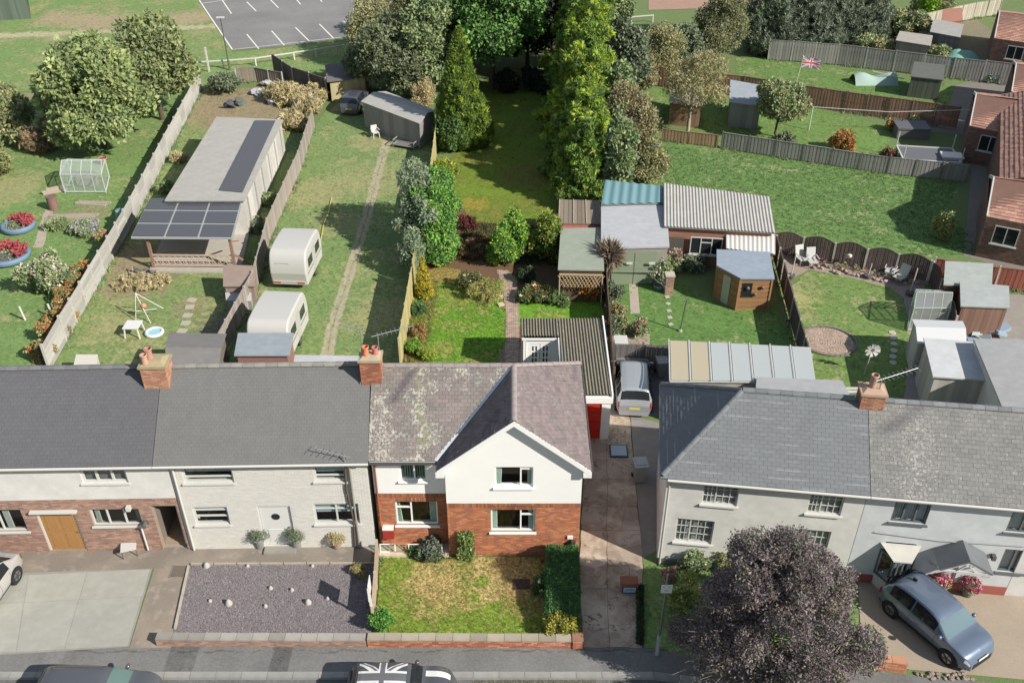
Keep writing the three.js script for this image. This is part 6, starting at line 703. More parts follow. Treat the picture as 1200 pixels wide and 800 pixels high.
sheet('garden_path', 'narrow slab path to the green garage doors', 'path', px([[739, 368], [750, 367], [747, 330], [737, 330]]), 0.016, rough(S(176, 166, 150)));
{ const c = P(970, 400), pts = []; for (let i = 0; i < 36; i++) { const a = i / 36 * 6.283; pts.push([c.x + Math.cos(a) * 1.55, c.z + Math.sin(a) * 1.4]); } const t = sheet('round_patio', 'round patio of pinkish cobbles edged in dark stone on the oval lawn', 'patio', pts, 0.02, rough(S(150, 136, 126))); const mb = new MB(); for (let r = 0.1; r < 1.4; r += 0.13) { const n = Math.max(5, Math.round(6.28 * r / 0.15)); for (let i = 0; i < n; i++) { const a = i / n * 6.283 + r, v = rr(0.8, 1.15), cc = S(184, 162, 146); mb.color(cc.map((k) => k * v)).xf(rotY(-a, c.x + Math.cos(a) * r, 0.02, c.z + Math.sin(a) * r * 0.93)).box(-0.055, 0, -0.065, 0.055, 0.02, 0.065); } } part('cobbles', mb, brickMat, t).userData.kind = 'stuff'; for (let i = 0; i < 34; i++) { const a = i / 34 * 6.283, m = part('edging_stone', new MB().cbox(0, 0, 0, 0.1, 0.07, 0.25), rough(S(128, 122, 116)), t); m.position.set(c.x + Math.cos(a) * 1.5, 0.02, c.z + Math.sin(a) * 1.38); m.rotation.y = -a; } }
lawn('field', 'rough bright green paddock between the fences on the right', px([[752, 215], [765, 165], [800, 158], [960, 183], [1130, 210], [1115, 245], [1160, 300], [1090, 302], [905, 270], [860, 240], [780, 222]]), 0.006, S(98, 128, 70), S(86, 118, 60), S(140, 150, 104), 0.08, null, { res: 0.08 });
tufts('field_grass', 'tussocks of rough grass over the right-hand paddock', px([[760, 213], [770, 170], [960, 186], [1125, 212], [1112, 245], [1150, 298], [1090, 300], [905, 268], [860, 238]]), 0.005, 7000, 0.13, [S(112, 146, 78), S(98, 134, 68), S(130, 156, 92)]);
lawn('lawn', 'mown lawn between brown board fence and grey fence on the right', px([[735, 98], [865, 118], [940, 122], [1045, 150], [1040, 185], [960, 175], [800, 150], [745, 125]]), 0.006, S(104, 132, 68), S(92, 122, 58), gDry, 0.04, null, { res: 0.1 });
lawn('lawn', 'long mown lawn below the grey panel fence at the top right', px([[862, 66], [905, 68], [1010, 84], [1120, 100], [1110, 122], [930, 98], [862, 88]]), 0.006, S(98, 126, 64), S(86, 118, 56), gDry, 0.06, null, { res: 0.1 });
sheet('yard', 'grey paved yard beside the brick houses on the right', 'yard', px([[1040, 150], [1135, 158], [1140, 190], [1130, 300], [1200, 320], [1260, 320], [1260, 60], [1120, 100], [1110, 130]]), 0.008, rough(S(130, 124, 116)));
sheet('allotment', 'brown rough allotment ground behind the grey panel fence', 'ground', px([[890, 62], [1030, 30], [1140, 20], [1200, 60], [1185, 88], [1000, 72]]), 0.006, rough(S(134, 128, 104), 0.03));
const greyB = wood(S(152, 150, 146)), brownB = wood(S(148, 112, 98));
fence('board_fence', 'brown then grey board fence along the far side of the paddock', px([[776, 165], [840, 173]]), { h: 1.0, mat: wood(S(164, 136, 108)), postMat: wood(S(150, 126, 104)) });
fence('board_fence', 'grey board fence along the far side of the paddock', px([[845, 174], [940, 189], [1040, 204], [1132, 214]]), { h: 1.3, mat: greyB, postMat: wood(S(120, 116, 112)) });
fence('board_fence', 'red-brown board fence between the two mown lawns', px([[738, 96], [790, 104], [870, 113], [940, 124], [1040, 139], [1120, 150]]), { h: 1.75, mat: brownB, postMat: wood(S(130, 100, 90)) });
fence('panel_fence', 'tall grey panel fence with concrete posts at the top right', px([[900, 70], [980, 76], [1080, 88], [1185, 100]]), { h: 1.9, mat: greyB, postMat: rough(S(180, 178, 172)), panel: 2.2 });
fence('panel_fence', 'pale weathered panel fence running up behind the allotment', px([[908, 64], [960, 52], [1050, 37]]), { h: 1.7, mat: wood(S(182, 178, 164)), postMat: wood(S(190, 186, 172)), panel: 2.0 });
fence('panel_fence', 'far pale panel fence beyond the allotment sheds', px([[1078, 36], [1140, 22], [1170, 18]]), { h: 1.7, mat: wood(S(184, 178, 160)), panel: 2.2 });
const darkB = wood(S(98, 84, 82));
fence('arched_fence', 'dark brown fence of arched panels and white posts along the terrace', px([[904, 297], [938, 302], [975, 309], [1012, 316], [1048, 322], [1086, 330]]), { h: 1.35, style: 'arch', mat: darkB, postMat: rough(S(200, 196, 188)), panel: 1.9 });
fence('arched_fence', 'dark brown arched fence returning beside the garden sheds', px([[1088, 331], [1098, 352], [1106, 374], [1114, 396]]), { h: 1.35, style: 'arch', mat: darkB, postMat: rough(S(200, 196, 188)), panel: 1.8 });
fence('dark_fence', 'dark fence with white posts between the two right-hand gardens', px([[906, 302], [919, 350], [933, 402], [945, 445]]), { h: 1.5, mat: wood(S(88, 82, 80)), postMat: rough(S(180, 178, 172)) });
fence('red_fence', 'red-brown fence with pale posts behind the grey-roofed sheds', px([[1090, 327], [1128, 333], [1165, 338], [1215, 344]]), { h: 1.4, mat: wood(S(154, 90, 76)), postMat: rough(S(196, 188, 178)) });
fence('dark_gate', 'dark grey boarded gates across the drive behind the silver car', px([[716, 434], [786, 436]]), { h: 1.7, mat: wood(S(108, 104, 104)), postMat: wood(S(100, 96, 96)), notop: true, panel: 1.6, cat: 'gate' });
{ // flat-roofed green garage and its neighbours
  let h = 2.5, g = shed('flat_roof_garage', 'grey flat-roofed garage with dull green double doors', 'garage', px([[706, 290], [783, 288], [779, 234], [706, 235]], h), [h, h, h, h], { wall: rough(S(150, 146, 138)), boards: 0, roof: rough(S(178, 180, 184), 0.002), over: 0.08, rt: 0.12 }); const a = g.roofCorners[0], b = g.roofCorners[1], at = (t, y, o) => a.clone().lerp(b, t).setY(y).add(V(0, 0, o)); for (const [s, e] of [[0.18, 0.5], [0.51, 0.83]]) { const d = part('garage_door', new MB().quad(at(s, 0.03, -0.02), at(e, 0.03, -0.02), at(e, 2.15, -0.02), at(s, 2.15, -0.02)).box(at(s, 0, 0).x, 0.9, a.z - 0.03, at(e, 0, 0).x, 1.0, a.z + 0.02), paint(S(126, 136, 116), 0.6), g); part('sign', new MB().box(at(e, 0, 0).x - 0.45, 1.45, a.z + 0.0, at(e, 0, 0).x - 0.1, 1.6, a.z + 0.03), muteUpvc, d); }
  shed('teal_roof_shed', 'shed with teal ribbed metal roof behind the flat-roofed garage', 'shed', px([[707, 238], [778, 236], [779, 221], [711, 214]], 2.7), [2.6, 2.6, 2.75, 2.75], { wall: rough(S(130, 126, 118)), boards: 0, roof: paint(S(110, 146, 152), 0.5), roofType: 'corrugated', pitch: 0.55, depth: 0.035 });
  h = 2.6; g = shed('brick_outbuilding', 'long brick outbuilding with grey corrugated roof and white window', 'outbuilding', px([[782, 263], [905, 270], [898, 237], [781, 222]], h + 0.1), [h, h, h + 0.35, h + 0.35], { wall: rough(S(160, 116, 98)), boards: 0, roof: rough(S(176, 174, 168)), roofType: 'corrugated', pitch: 0.2, depth: 0.03, over: 0.2 });
  { const q = g.roofCorners, A = q[0], B = q[1], f = (t, y, d) => A.clone().lerp(B, t).setY(y).add(V(0, 0, d - 0.2)), wx = (t) => f(t, 0, 0); const fr = new THREE.Group(); const dv = B.clone().sub(A), ang = Math.atan2(-dv.z, dv.x); const W1 = windowPart(g, -0.95, 0.95, 0.95, 2.1, { cols: [0.33, 0.67], rows: [[], [0.7], []], frame: muteUpvc, pane: DARKGLASS, inset: -0.02 }); W1.position.copy(f(0.4, 0, 0.22)); W1.rotation.y = ang; const D = part('door', new MB().box(-0.5, 0, 0, 0.5, 2.0, 0.05), wood(S(90, 84, 80)), g); D.position.copy(f(0.12, 0, 0.2)); D.rotation.y = ang; }
  shed('white_lean_to', 'white sheeted lean-to against the brick outbuilding', 'lean-to', px([[854, 287], [907, 293], [906, 277], [853, 270]], 2.2), [1.95, 1.95, 2.3, 2.3], { wall: rough(S(170, 150, 136)), boards: 0.3, roof: paint(S(196, 194, 190), 0.5), roofType: 'corrugated', pitch: 0.25, depth: 0.02 });
  // corner summerhouse: five-sided
  const t = thing('summerhouse', 'orange timber corner summerhouse with blue-grey felt roof', 'summerhouse', P(875, 345)); const hh = 2.1, ring = [[840, 312], [868, 327], [908, 327], [902, 296], [840, 293]].map(([x, y]) => P(x, y, hh).sub(t.position)), wm = wood(S(160, 120, 84)); ring.forEach((a, i) => { const b = ring[(i + 1) % 5], c = V(0, 0, 0); const k = (q) => V(q.x * 0.94 + ring.reduce((s, r) => s + r.x, 0) / 5 * 0.06, 0, q.z * 0.94 + ring.reduce((s, r) => s + r.z, 0) / 5 * 0.06), A = k(a), B = k(b), n = Math.round(hh / 0.14), m = new MB(); for (let j = 0; j < n; j++) { const v = rr(0.85, 1.1), y0 = hh * j / n, y1 = hh * (j + 1) / n - 0.008, o = V(0, 0, 0.012 * (j % 2)); m.color([v, v, v]).quad(A.clone().setY(y0).add(o), B.clone().setY(y0).add(o), B.clone().setY(y1).add(o), A.clone().setY(y1).add(o)); } m.color([1, 1, 1]); part('wall', m, wm, t); const q = (s, y) => A.clone().lerp(B, s).setY(y).add(V(-0.02, 0, 0.03)); if (i === 0) part('door', new MB().quad(q(0.3, 0.05), q(0.62, 0.05), q(0.62, 1.85), q(0.3, 1.85)), paint(S(170, 172, 160), 0.5), t); if (i === 1) { const w = part('window', new MB().quad(q(0.1, 0.9), q(0.42, 0.9), q(0.42, 1.8), q(0.1, 1.8)), DARKGLASS, t); } if (i < 3) part('corner_post', new MB().bar(A.clone().setY(0), A.clone().setY(hh), 0.1), wm, t); }); const rc = ring.map((q) => V(q.x, hh + 0.06, q.z)); part('roof', slab(new MB(), rc, 0.1), rough(S(146, 158, 172), 0.003), t); for (const [s, y] of [[0.25, 1.5], [0.7, 1.55], [0.5, 1.1]]) part('wall_ornament', new MB().geom(new THREE.SphereGeometry(0.12, 10, 8), new THREE.Matrix4().makeScale(1, 1, 0.4).setPosition(ring[1].clone().lerp(ring[2], s).multiplyScalar(0.97).setY(y).add(V(0, 0, 0.05)))), rough(S(120, 100, 84)), t);
  // translucent lean-to behind the hipped house
  h = 2.5; g = shed('polycarbonate_lean_to', 'translucent panelled lean-to roof behind the hipped house', 'lean-to', px([[788, 446], [953, 447], [948, 406], [787, 398]], h), [h, h, h - 0.15, h - 0.15], { wall: rough(S(170, 166, 158)), boards: 0.5, roof: mat(S(176, 180, 178), { rough: 0.35 }), rt: 0.04 }); for (let i = 0; i < 7; i++) { const a = i / 7, b = (i + 1) / 7, m = part('roof_panel', slab(new MB(), [g.bil(a + 0.01, 0.02).add(V(0, 0.05, 0)), g.bil(b - 0.01, 0.02).add(V(0, 0.05, 0)), g.bil(b - 0.01, 0.98).add(V(0, 0.05, 0)), g.bil(a + 0.01, 0.98).add(V(0, 0.05, 0))], 0.02), mat(i < 2 ? S(178, 168, 144) : S(172, 178, 178), { rough: 0.25 }), g); part('glazing_bar', new MB().bar(g.bil(a, 0).add(V(0, 0.07, 0)), g.bil(a, 1).add(V(0, 0.07, 0)), 0.05), muteUpvc, g); }
  shed('flat_roof_extension', 'low grey flat roof between lean-to and chimney', 'extension', px([[888, 466], [1000, 478], [985, 448], [890, 444]], 2.7), [2.7, 2.7, 2.7, 2.7], { wall: greyRender, boards: 0, roof: rough(S(164, 166, 168)) });
  // sheds at the far right of the oval lawn
  shed('grey_roof_shed', 'shed with grey-green flat lid against the red fence', 'shed', px([[1109, 331], [1161, 333], [1162, 311], [1110, 308]], 2.0), [1.9, 1.9, 2.05, 2.05], { wall: wood(S(120, 84, 76)), roof: rough(S(166, 172, 168)), over: 0.1 });
  shed('grey_roof_shed', 'brown shed with grey felt lid in front of its neighbour', 'shed', px([[1129, 356], [1182, 358], [1180, 338], [1127, 333]], 2.0), [1.9, 1.9, 2.1, 2.1], { wall: wood(S(136, 106, 92)), roof: rough(S(166, 172, 170)), over: 0.1 });
  ghouse('green-tinted greenhouse beside the oval lawn', px([[1064, 388], [1106, 388], [1106, 368], [1066, 366]]), 1.5, 0.45, paint(S(170, 180, 168), 0.4));
  shed('white_metal_shed', 'white ribbed metal shed beside the greenhouse', 'shed', px([[1078, 401], [1130, 402], [1126, 378], [1072, 376]], 2.0), [2.0, 2.0, 2.0, 2.0], { wall: paint(S(176, 178, 176), 0.6), boards: 0.2, roof: paint(S(200, 202, 202), 0.5), roofType: 'gable', ridgeSide: true, rise: 0.25 });
  shed('white_roof_workshop', 'workshop with plain white roof beside closed parasol', 'workshop', px([[1097, 438], [1156, 442], [1138, 402], [1086, 398]], 2.4), [2.3, 2.3, 2.4, 2.4], { wall: paint(S(170, 168, 162), 0.6), boards: 0.25, roof: rough(S(196, 198, 200)) });
  shed('flat_roof_extension', 'large grey flat-roofed extension behind the whitish roof', 'extension', px([[1180, 482], [1290, 486], [1260, 400], [1145, 399]], 2.9), [2.9, 2.9, 2.9, 2.9], { wall: greyRender, boards: 0, roof: rough(S(158, 160, 160)) });
}
{ // terrace furniture
  const chair = (q, a, l) => { const t = thing('lounge_chair', l, 'chair', q, a, 'terrace chairs'), m = paint(S(178, 180, 176), 0.6), f = paint(S(120, 120, 118), 0.5); part('seat', new MB().box(-0.28, 0.36, -0.28, 0.28, 0.43, 0.3), m, t); part('backrest', new MB().quad(V(-0.28, 0.42, -0.28), V(0.28, 0.42, -0.28), V(0.28, 1.05, -0.5), V(-0.28, 1.05, -0.5)).quad(V(0.28, 0.42, -0.32), V(-0.28, 0.42, -0.32), V(-0.28, 1.05, -0.54), V(0.28, 1.05, -0.54)), m, t); for (const [x, z] of [[-0.27, -0.25], [0.27, -0.25], [-0.27, 0.28], [0.27, 0.28]]) part('leg', new MB().bar(V(x, 0, z), V(x, 0.4, z), 0.04), f, t); for (const s of [-1, 1]) part('armrest', new MB().box(s * 0.31 - 0.03, 0.62, -0.3, s * 0.31 + 0.03, 0.65, 0.25), m, t); };
  chair(P(939, 309), 0.3, 'grey lounge chair against the arched fence beside another'); chair(P(951, 312), 0.1, 'grey lounge chair with open view of the oval lawn'); chair(P(1042, 324), -0.5, 'grey lounge chair on the far end of the terrace'); chair(P(1053, 331), -0.9, 'grey lounge chair turned toward the greenhouse');
  [[927, 326, 1.6], [1066, 346, 1.8], [1017, 326, 1.0]].forEach(([x, y, h], i) => { const t = thing('terrace_light', ['white post light in a pot at the terrace corner', 'white post light at the greenhouse end of the terrace', 'short white post light midway along the terrace'][i], 'garden light', P(x, y)); part('pole', new MB().cyl(V(0, 0.2, 0), V(0.05, h, 0), 0.03, 0.03, 6), muteUpvc, t); part('base', new MB().cyl(V(0, 0, 0), V(0, 0.25, 0), 0.2, 0.24, 12), rough(S(100, 92, 88)), t); });
  [[964, 290, S(176, 140, 100), 'tan butterfly ornament on the arched fence'], [991, 300, S(196, 190, 180), 'pale disc ornament on the arched fence'], [1034, 304, S(200, 70, 80), 'red ladybird ornament on the arched fence']].forEach(([x, y, c, l]) => { const z = -1; const q0 = P(x, y + 13); q0.y = heightAt(y, q0.z + 0.1); const t = thing('fence_ornament', l, 'ornament', q0.add(V(0, 0, 0.12))); part('plate', new MB().geom(new THREE.SphereGeometry(0.22, 12, 8), new THREE.Matrix4().makeScale(1, 0.8, 0.2)), paint(c, 0.5), t); part('boss', new MB().geom(new THREE.SphereGeometry(0.08, 10, 8), new THREE.Matrix4().setPosition(0, 0.05, 0.05)), paint(c.map((v) => v * 0.6), 0.5), t); });
  { const t = thing('terrace_planting', 'low bed of stones and red flowers along the terrace edge', 'flower bed', P(990, 318)); for (let i = 0; i < 30; i++) { const q = P(mix(940, 1075, i / 29), mix(314, 338, i / 29) - rr(0, 7)).sub(t.position), m = part('stone', new THREE.DodecahedronGeometry(0.16, 0), rough(S(170, 152, 140, rr(0.8, 1.15))), t); m.position.copy(q).setY(0.08); m.scale.set(rr(0.7, 1.4), rr(0.5, 0.9), rr(0.7, 1.3)); } const L = []; for (let i = 0; i < 160; i++) { const k = rnd(), q = P(mix(945, 1070, k), mix(310, 334, k) - rr(0, 6)).sub(t.position); L.push([q.x, rr(0.1, 0.35), q.z, 0.2, i % 3 ? Gr.mute[i % 4] : Gr.red[0]]); } instances('flowers', LEAF.petal, petalMat, L, t); }
  // closed parasol, propped round table top, trestle
  const p = thing('closed_parasol', 'white closed parasol beside the workshop', 'parasol', P(1136, 470)); part('pole', new MB().cyl(V(0, 0, 0), V(0, 2.3, 0), 0.025, 0.025, 8), METAL, p); part('canopy', new MB().geom(new THREE.LatheGeometry([[0.02, 2.3], [0.1, 2.1], [0.2, 1.4], [0.3, 0.75], [0.1, 0.85]].map((v) => new THREE.Vector2(...v)), 10)), mat(S(206, 204, 198), { rough: 1 }), p); part('base', new MB().cyl(V(0, 0, 0), V(0, 0.1, 0), 0.3, 0.28, 16), rough(S(150, 150, 146)), p);
  const r = thing('table_top', 'large round wooden table top leaning against the workshop', 'table top', P(1113, 473), 0.15); part('disc', new MB().geom(new THREE.CylinderGeometry(1.25, 1.25, 0.05, 40, 1, false, 0, Math.PI), new THREE.Matrix4().makeRotationFromEuler(new THREE.Euler(Math.PI / 2 - 0.35, 0, Math.PI / 2, 'YXZ')).setPosition(0, 0.35, 0)), wood(S(170, 156, 138)), r); part('rim', new MB().geom(new THREE.TorusGeometry(1.25, 0.04, 6, 30, Math.PI), new THREE.Matrix4().makeRotationX(-0.35).setPosition(0, 0.35, 0.03)), paint(S(196, 190, 180)), r);
  const tr = thing('trestle', 'timber trestle frame beside the flat grey extension', 'trestle', P(1160, 475)); for (const s of [-1, 1]) part('leg', new MB().bar(V(s * 0.45, 0, 0), V(0, 1.7, 0), 0.06), wood(S(176, 158, 136)), tr); part('rail', new MB().bar(V(-0.25, 0.8, 0), V(0.25, 0.8, 0), 0.05), wood(S(176, 158, 136)), tr);
  const bn = thing('white_bench', 'white slatted bench behind the chimney', 'bench', P(1001, 478)); for (let i = 0; i < 3; i++) part('slat', new MB().box(-0.6, 0.45 + i * 0.002, -0.3 + i * 0.2, 0.6, 0.49, -0.15 + i * 0.2), muteUpvc, bn); for (let i = 0; i < 2; i++) part('back_slat', new MB().box(-0.6, 0.65 + i * 0.2, -0.4, 0.6, 0.78 + i * 0.2, -0.36), muteUpvc, bn); for (const s of [-0.55, 0.55]) part('leg', new MB().box(s - 0.04, 0, -0.42, s + 0.04, 0.95, -0.362).box(s - 0.04, 0, 0.2, s + 0.04, 0.44, 0.26), muteUpvc, bn);
  const wm = thing('wind_spinner', 'white wind spinner on a pole on the oval lawn', 'ornament', P(1013, 438)); part('pole', new MB().cyl(V(0, 0, 0), V(0.1, 1.5, 0), 0.02, 0.02, 6), muteUpvc, wm); for (let i = 0; i < 8; i++) { const a = i / 8 * 6.283, m = part('blade', new MB().quad(V(0.05, -0.06, 0), V(0.38, -0.1, 0.05), V(0.38, 0.1, 0), V(0.05, 0.06, 0)), muteUpvc, wm); m.position.set(0.1, 1.5, 0.05); m.rotation.z = a; }
  [[1046, 390], [1047, 396], [1048, 403], [1048, 411], [1047, 418], [1047, 425]].forEach(([x, y]) => { const t = thing('stepping_stone', 'small round white stepping stone in the shadow on the oval lawn', 'stepping stone', P(x, y, 0.01), 0, 'white stepping stones'); part('disc', new MB().cyl(V(0, 0, 0), V(0, 0.04, 0), 0.2, 0.18, 14), rough(S(196, 192, 184)), t); });
  [[782, 348], [783, 356], [784, 364], [785, 372], [786, 380]].forEach(([x, y]) => { const t = thing('stepping_stone', 'small square pale stone in the line across the mown lawn', 'stepping stone', P(x, y, 0.01), rr(0, 1), 'lawn stepping stones'); part('slab', new MB().cbox(0, 0, 0, 0.26, 0.03, 0.22), rough(S(186, 182, 170)), t); });
  // clothes posts and line
  const cp = P(797, 388), t = thing('clothes_post', 'grey clothes post standing on the mown lawn', 'post', cp); part('shaft', new MB().cyl(V(0, 0, 0), V(0.16, 2.0, 0), 0.045, 0.04, 8), METAL, t); part('foot', new MB().cyl(V(0, 0, 0), V(0, 0.12, 0), 0.14, 0.1, 10), rough(S(180, 180, 176)), t); part('line', new MB().tube([V(0.16, 1.95, 0), V(-1.0, 1.85, -2.0), V(-2.2, 2.0, -4.2)], 0.012, 4), muteUpvc, t);
  const bo = thing('junk_pile', 'heap of broken fish tanks and plastic beside the brown shed', 'junk', P(1152, 392)); for (let i = 0; i < 14; i++) { const m = part('piece', new MB().cbox(0, 0, 0, rr(0.3, 0.8), rr(0.05, 0.3), rr(0.3, 0.6)), paint(i % 3 ? S(172, 182, 182, rr(0.7, 1.1)) : S(150, 170, 190), 0.5), bo); m.position.set(rr(-1.1, 1.1), rr(0, 0.4), rr(-0.8, 0.8)); m.rotation.set(rr(-0.6, 0.6), rr(0, 3), rr(-0.6, 0.6)); }
  const pier = thing('flower_pier', 'brick pier with pots of flowers by the outbuilding corner', 'pier', P(783, 343)); part('shaft', new MB().cbox(0, 0, 0, 0.45, 1.2, 0.45), rough(S(176, 150, 136)), pier); part('bricks', bricks(bricks(new MB(), V(-0.225, 0, 0.225), V(1, 0, 0), 0.45, 1.2, BR.mute), V(0.225, 0, 0.225), V(0, 0, -1), 0.45, 1.2, BR.mute), brickMat, pier).userData.kind = 'stuff'; part('coping', new MB().cbox(0, 1.2, 0, 0.55, 0.08, 0.55), rough(S(186, 178, 166)), pier);
  { const bx = thing('planter_box', 'blue plastic tub beside the green garage doors', 'tub', P(772, 338)); part('tub', new MB().geom(new THREE.LatheGeometry([[0.25, 0], [0.32, 0.3], [0.34, 0.3], [0.28, 0.05], [0.01, 0.05]].map((v) => new THREE.Vector2(...v)), 16)), paint(S(130, 156, 190), 0.5), bx); part('soil', new MB().geom(new THREE.CircleGeometry(0.3, 14), new THREE.Matrix4().makeRotationX(-Math.PI / 2).setPosition(0, 0.25, 0)), rough(S(90, 80, 70)), bx); }
  { const tb = thing('patio_table', 'small white table with chairs on the pale slab corner', 'table', P(727, 412)); part('table_top', new MB().box(-0.35, 0.68, -0.5, 0.35, 0.72, 0.5), muteUpvc, tb); for (const [a, b] of [[-1, -1], [1, -1], [1, 1], [-1, 1]]) part('leg', new MB().bar(V(a * 0.3, 0, b * 0.45), V(a * 0.3, 0.68, b * 0.45), 0.04), METAL, tb); }
}
{ // planting on the right
  let s = spot(712, 334, 288, 36); const g = thing('cordyline', 'brown spiky palm-like cordyline beside the green doors', 'palm', s.q); part('trunk', new MB().tube([V(0, 0, 0), V(0.05, s.H * 0.4, 0), V(0, s.H * 0.72, 0)], 0.09, 8), barkMat, g); instances('crown', LEAF.long, leafMat, [...Array(28)].map(() => [rr(-0.2, 0.2), s.H * 0.78 + rr(-0.15, 0.2), rr(-0.2, 0.2), rr(0.75, 1.15), [S(142, 124, 106), S(124, 112, 94), S(150, 138, 110)][Math.floor(rnd() * 3)]]), g);
  [[718, 350, 24, 'grey-green shrub along the dark fence behind the cordyline', 0], [722, 372, 26, 'loose yellow-flowered shrub beside the slab path', 1], [716, 392, 20, 'low grey shrub at the pale slab corner', 0], [748, 392, 22, 'pink potted flowers on the pale slab corner', 2], [728, 390, 18, 'red flowering shrub at the slab edge', 3]].forEach(([x, y, w, l, k]) => { s = spot(x, y, y - 22, w); bush('border_shrub', l, s.q, { R: s.R, H: 1.1, n: 420, size: 0.2, pal: [Gr.greyd, Gr.olive, Gr.mute, Gr.mute][k], fl: k ? { n: 60, size: 0.18, pal: [0, [S(196, 180, 80)], Gr.pink, Gr.red][k] } : null }); });
  s = spot(772, 330, 292, 26); bush('climbing_rose', 'tall loose rose with pale blooms beside the green doors', s.q, { R: s.R, H: 2.1, n: 600, size: 0.22, pal: Gr.mute, fl: { n: 90, size: 0.2, pal: Gr.white } }); s = spot(786, 318, 295, 22); bush('potted_flowers', 'pink and white flowers on the brick pier', s.q.clone().setY(0), { R: 0.6, H: 1.7, n: 260, size: 0.2, pal: Gr.mute, fl: { n: 120, size: 0.2, pal: [...Gr.pink, ...Gr.white] } });
  s = spot(810, 312, 290, 34); bush('pond_plants', 'green plants in the shade below the outbuilding window', s.q, { R: s.R, H: 1.2, n: 500, size: 0.24, pal: Gr.greyd }); s = spot(830, 302, 276, 24); bush('purple_shrub', 'dull brown-green shrub against the outbuilding window', s.q, { R: s.R, H: 1.6, n: 380, size: 0.24, pal: [...Gr.olive, ...Gr.purple] });
  s = spot(1102, 280, 248, 22); bush('young_tree', 'small yellow-green shrub at the paddock corner', s.q, { R: s.R, H: 2.2, n: 450, size: 0.3, pal: [S(160, 166, 104), S(140, 152, 92)] });
  s = spot(985, 176, 150, 28); bush('orange_shrub', 'orange autumn shrub beside the grey fence', s.q, { R: s.R, H: 1.9, n: 700, size: 0.3, pal: Gr.orange });
  tree('apple_tree', 'open apple tree with pale trunk behind the brown fence', P(806, 156), { R: 2.9, H: 6.6, y0: 1.8, n: 1500, size: 0.45, nb: 9, pal: [...Gr.olive, S(170, 150, 110)], gap: 0.35, leaf: 'fine', bark: rough(S(170, 156, 138)) }); tree('apple_tree', 'rounded apple tree on the mown lawn beside the flagpole', P(908, 160), { R: 2.3, H: 4.4, y0: 1.3, n: 1500, size: 0.42, nb: 8, pal: [...Gr.mute, ...Gr.olive] });
  s = spot(918, 168, 150, 26); bush('low_shrub', 'grey-green low shrub under the rounded apple tree', s.q, { R: s.R, H: 1.1, n: 400, size: 0.28, pal: Gr.greyd });
  [[735, 205, 95, 58, 'brownish thorn tree beside the conifer row', [...Gr.olive, ...Gr.brown], 2600, 'fine'], [722, 240, 130, 34, 'grey-green hedge tree beside the teal roof', Gr.mute, 1500, 'broad'], [722, 175, 70, 44, 'pale green hedge tree against the conifer row', Gr.mute, 1900, 'broad'], [760, 215, 165, 40, 'low olive scrub at the paddock end', Gr.olive, 900, 'fine'], [730, 110, 20, 60, 'grey-green tree behind the conifer row', Gr.greyd, 2000, 'broad'], [770, 90, 30, 62, 'olive tree beyond the brown fence', Gr.olive, 2200, 'fine'], [748, 105, 58, 44, 'brown-green scrub by the brown fence', [...Gr.olive, ...Gr.brown], 1200, 'fine'], [800, 85, 28, 50, 'dark tree between olive trees', Gr.greyd, 1800, 'broad'], [838, 76, -14, 66, 'tall pale olive tree at the top right', [S(150, 152, 112), S(132, 136, 100), S(116, 122, 92)], 3600, 'fine'], [716, 60, -20, 50, 'dull green tree at the head of the conifer row', Gr.mute, 2000, 'broad']].forEach(([x, yb, yt, w, l, pal, n, leaf]) => { s = spot(x, yb, yt, w); tree('scrub_tree', l, s.q, { R: s.R * 1.05, H: s.H, y0: 0.3, n, size: 0.5, nb: 10, pal, leaf, gap: 0.12 }); });
  [[895, 60, 52], [915, 58, 50], [938, 56, 46], [962, 52, 40], [985, 46, 36], [1008, 42, 34]].forEach(([x, y, w], i) => conifer('dark_conifer', 'tall dark grey-green conifer in the row behind the allotment', P(x, y), { R: 2.6, H: [10, 10.5, 9.5, 8.5, 7.5, 7][i], n: 1500, size: 0.75, pal: [S(116, 130, 108), S(104, 118, 98), S(130, 142, 120)], pow: 0.35, group: 'dark conifers at the top right' }));
  [[1018, 60, 40, 36, 'olive fruit bush'], [1036, 66, 46, 36, 'yellow-olive fruit bush'], [1060, 40, 10, 50, 'mid-green tree'], [1100, 70, 52, 30, 'dull olive bush'], [1090, 22, -20, 60, 'pale field maple']].forEach(([x, yb, yt, w, l], i) => { s = spot(x, yb, yt, w); bush('allotment_bush', l + [' nearest the conifers on the allotment', ' behind the grey panel fence', ' at the far allotment edge', ' beside the teal cover', ' beyond the allotment sheds'][i], s.q, { R: s.R, H: s.H, n: 700, size: 0.5, pal: i === 1 ? Gr.olive : [...Gr.mute, ...Gr.olive] }); });
  s = spot(1084, 26, -10, 16); bush('lime_tree', 'bright lime-green slim tree beyond the allotment', s.q, { R: 1.4, H: 4.5, n: 600, size: 0.5, pal: [S(150, 190, 40), S(120, 166, 34)] });
  tree('dark_tree', 'large shaded tree mass behind the concrete garage', P(462, 112), { R: 3.8, H: 7, y0: 0.2, n: 3600, size: 0.5, nb: 13, pal: [S(112, 124, 90), S(98, 110, 80), S(128, 138, 102)] }); tree('dark_tree', 'grey-green tree between the concrete garage and tall conifer', P(500, 112), { R: 3, H: 8.5, y0: 0.2, n: 2600, size: 0.55, nb: 9, pal: Gr.mute }); tree('olive_tree', 'olive-yellow tree overhanging the car park corner', P(462, 72), { R: 4.4, H: 6.5, y0: 0.4, n: 3000, size: 0.55, nb: 10, pal: Gr.olive, leaf: 'fine' }); tree('dark_tree', 'dull tree at the far end of the car park', P(500, 50), { R: 3.6, H: 7.5, y0: 0.4, n: 2400, size: 0.6, nb: 9, pal: Gr.greyd });
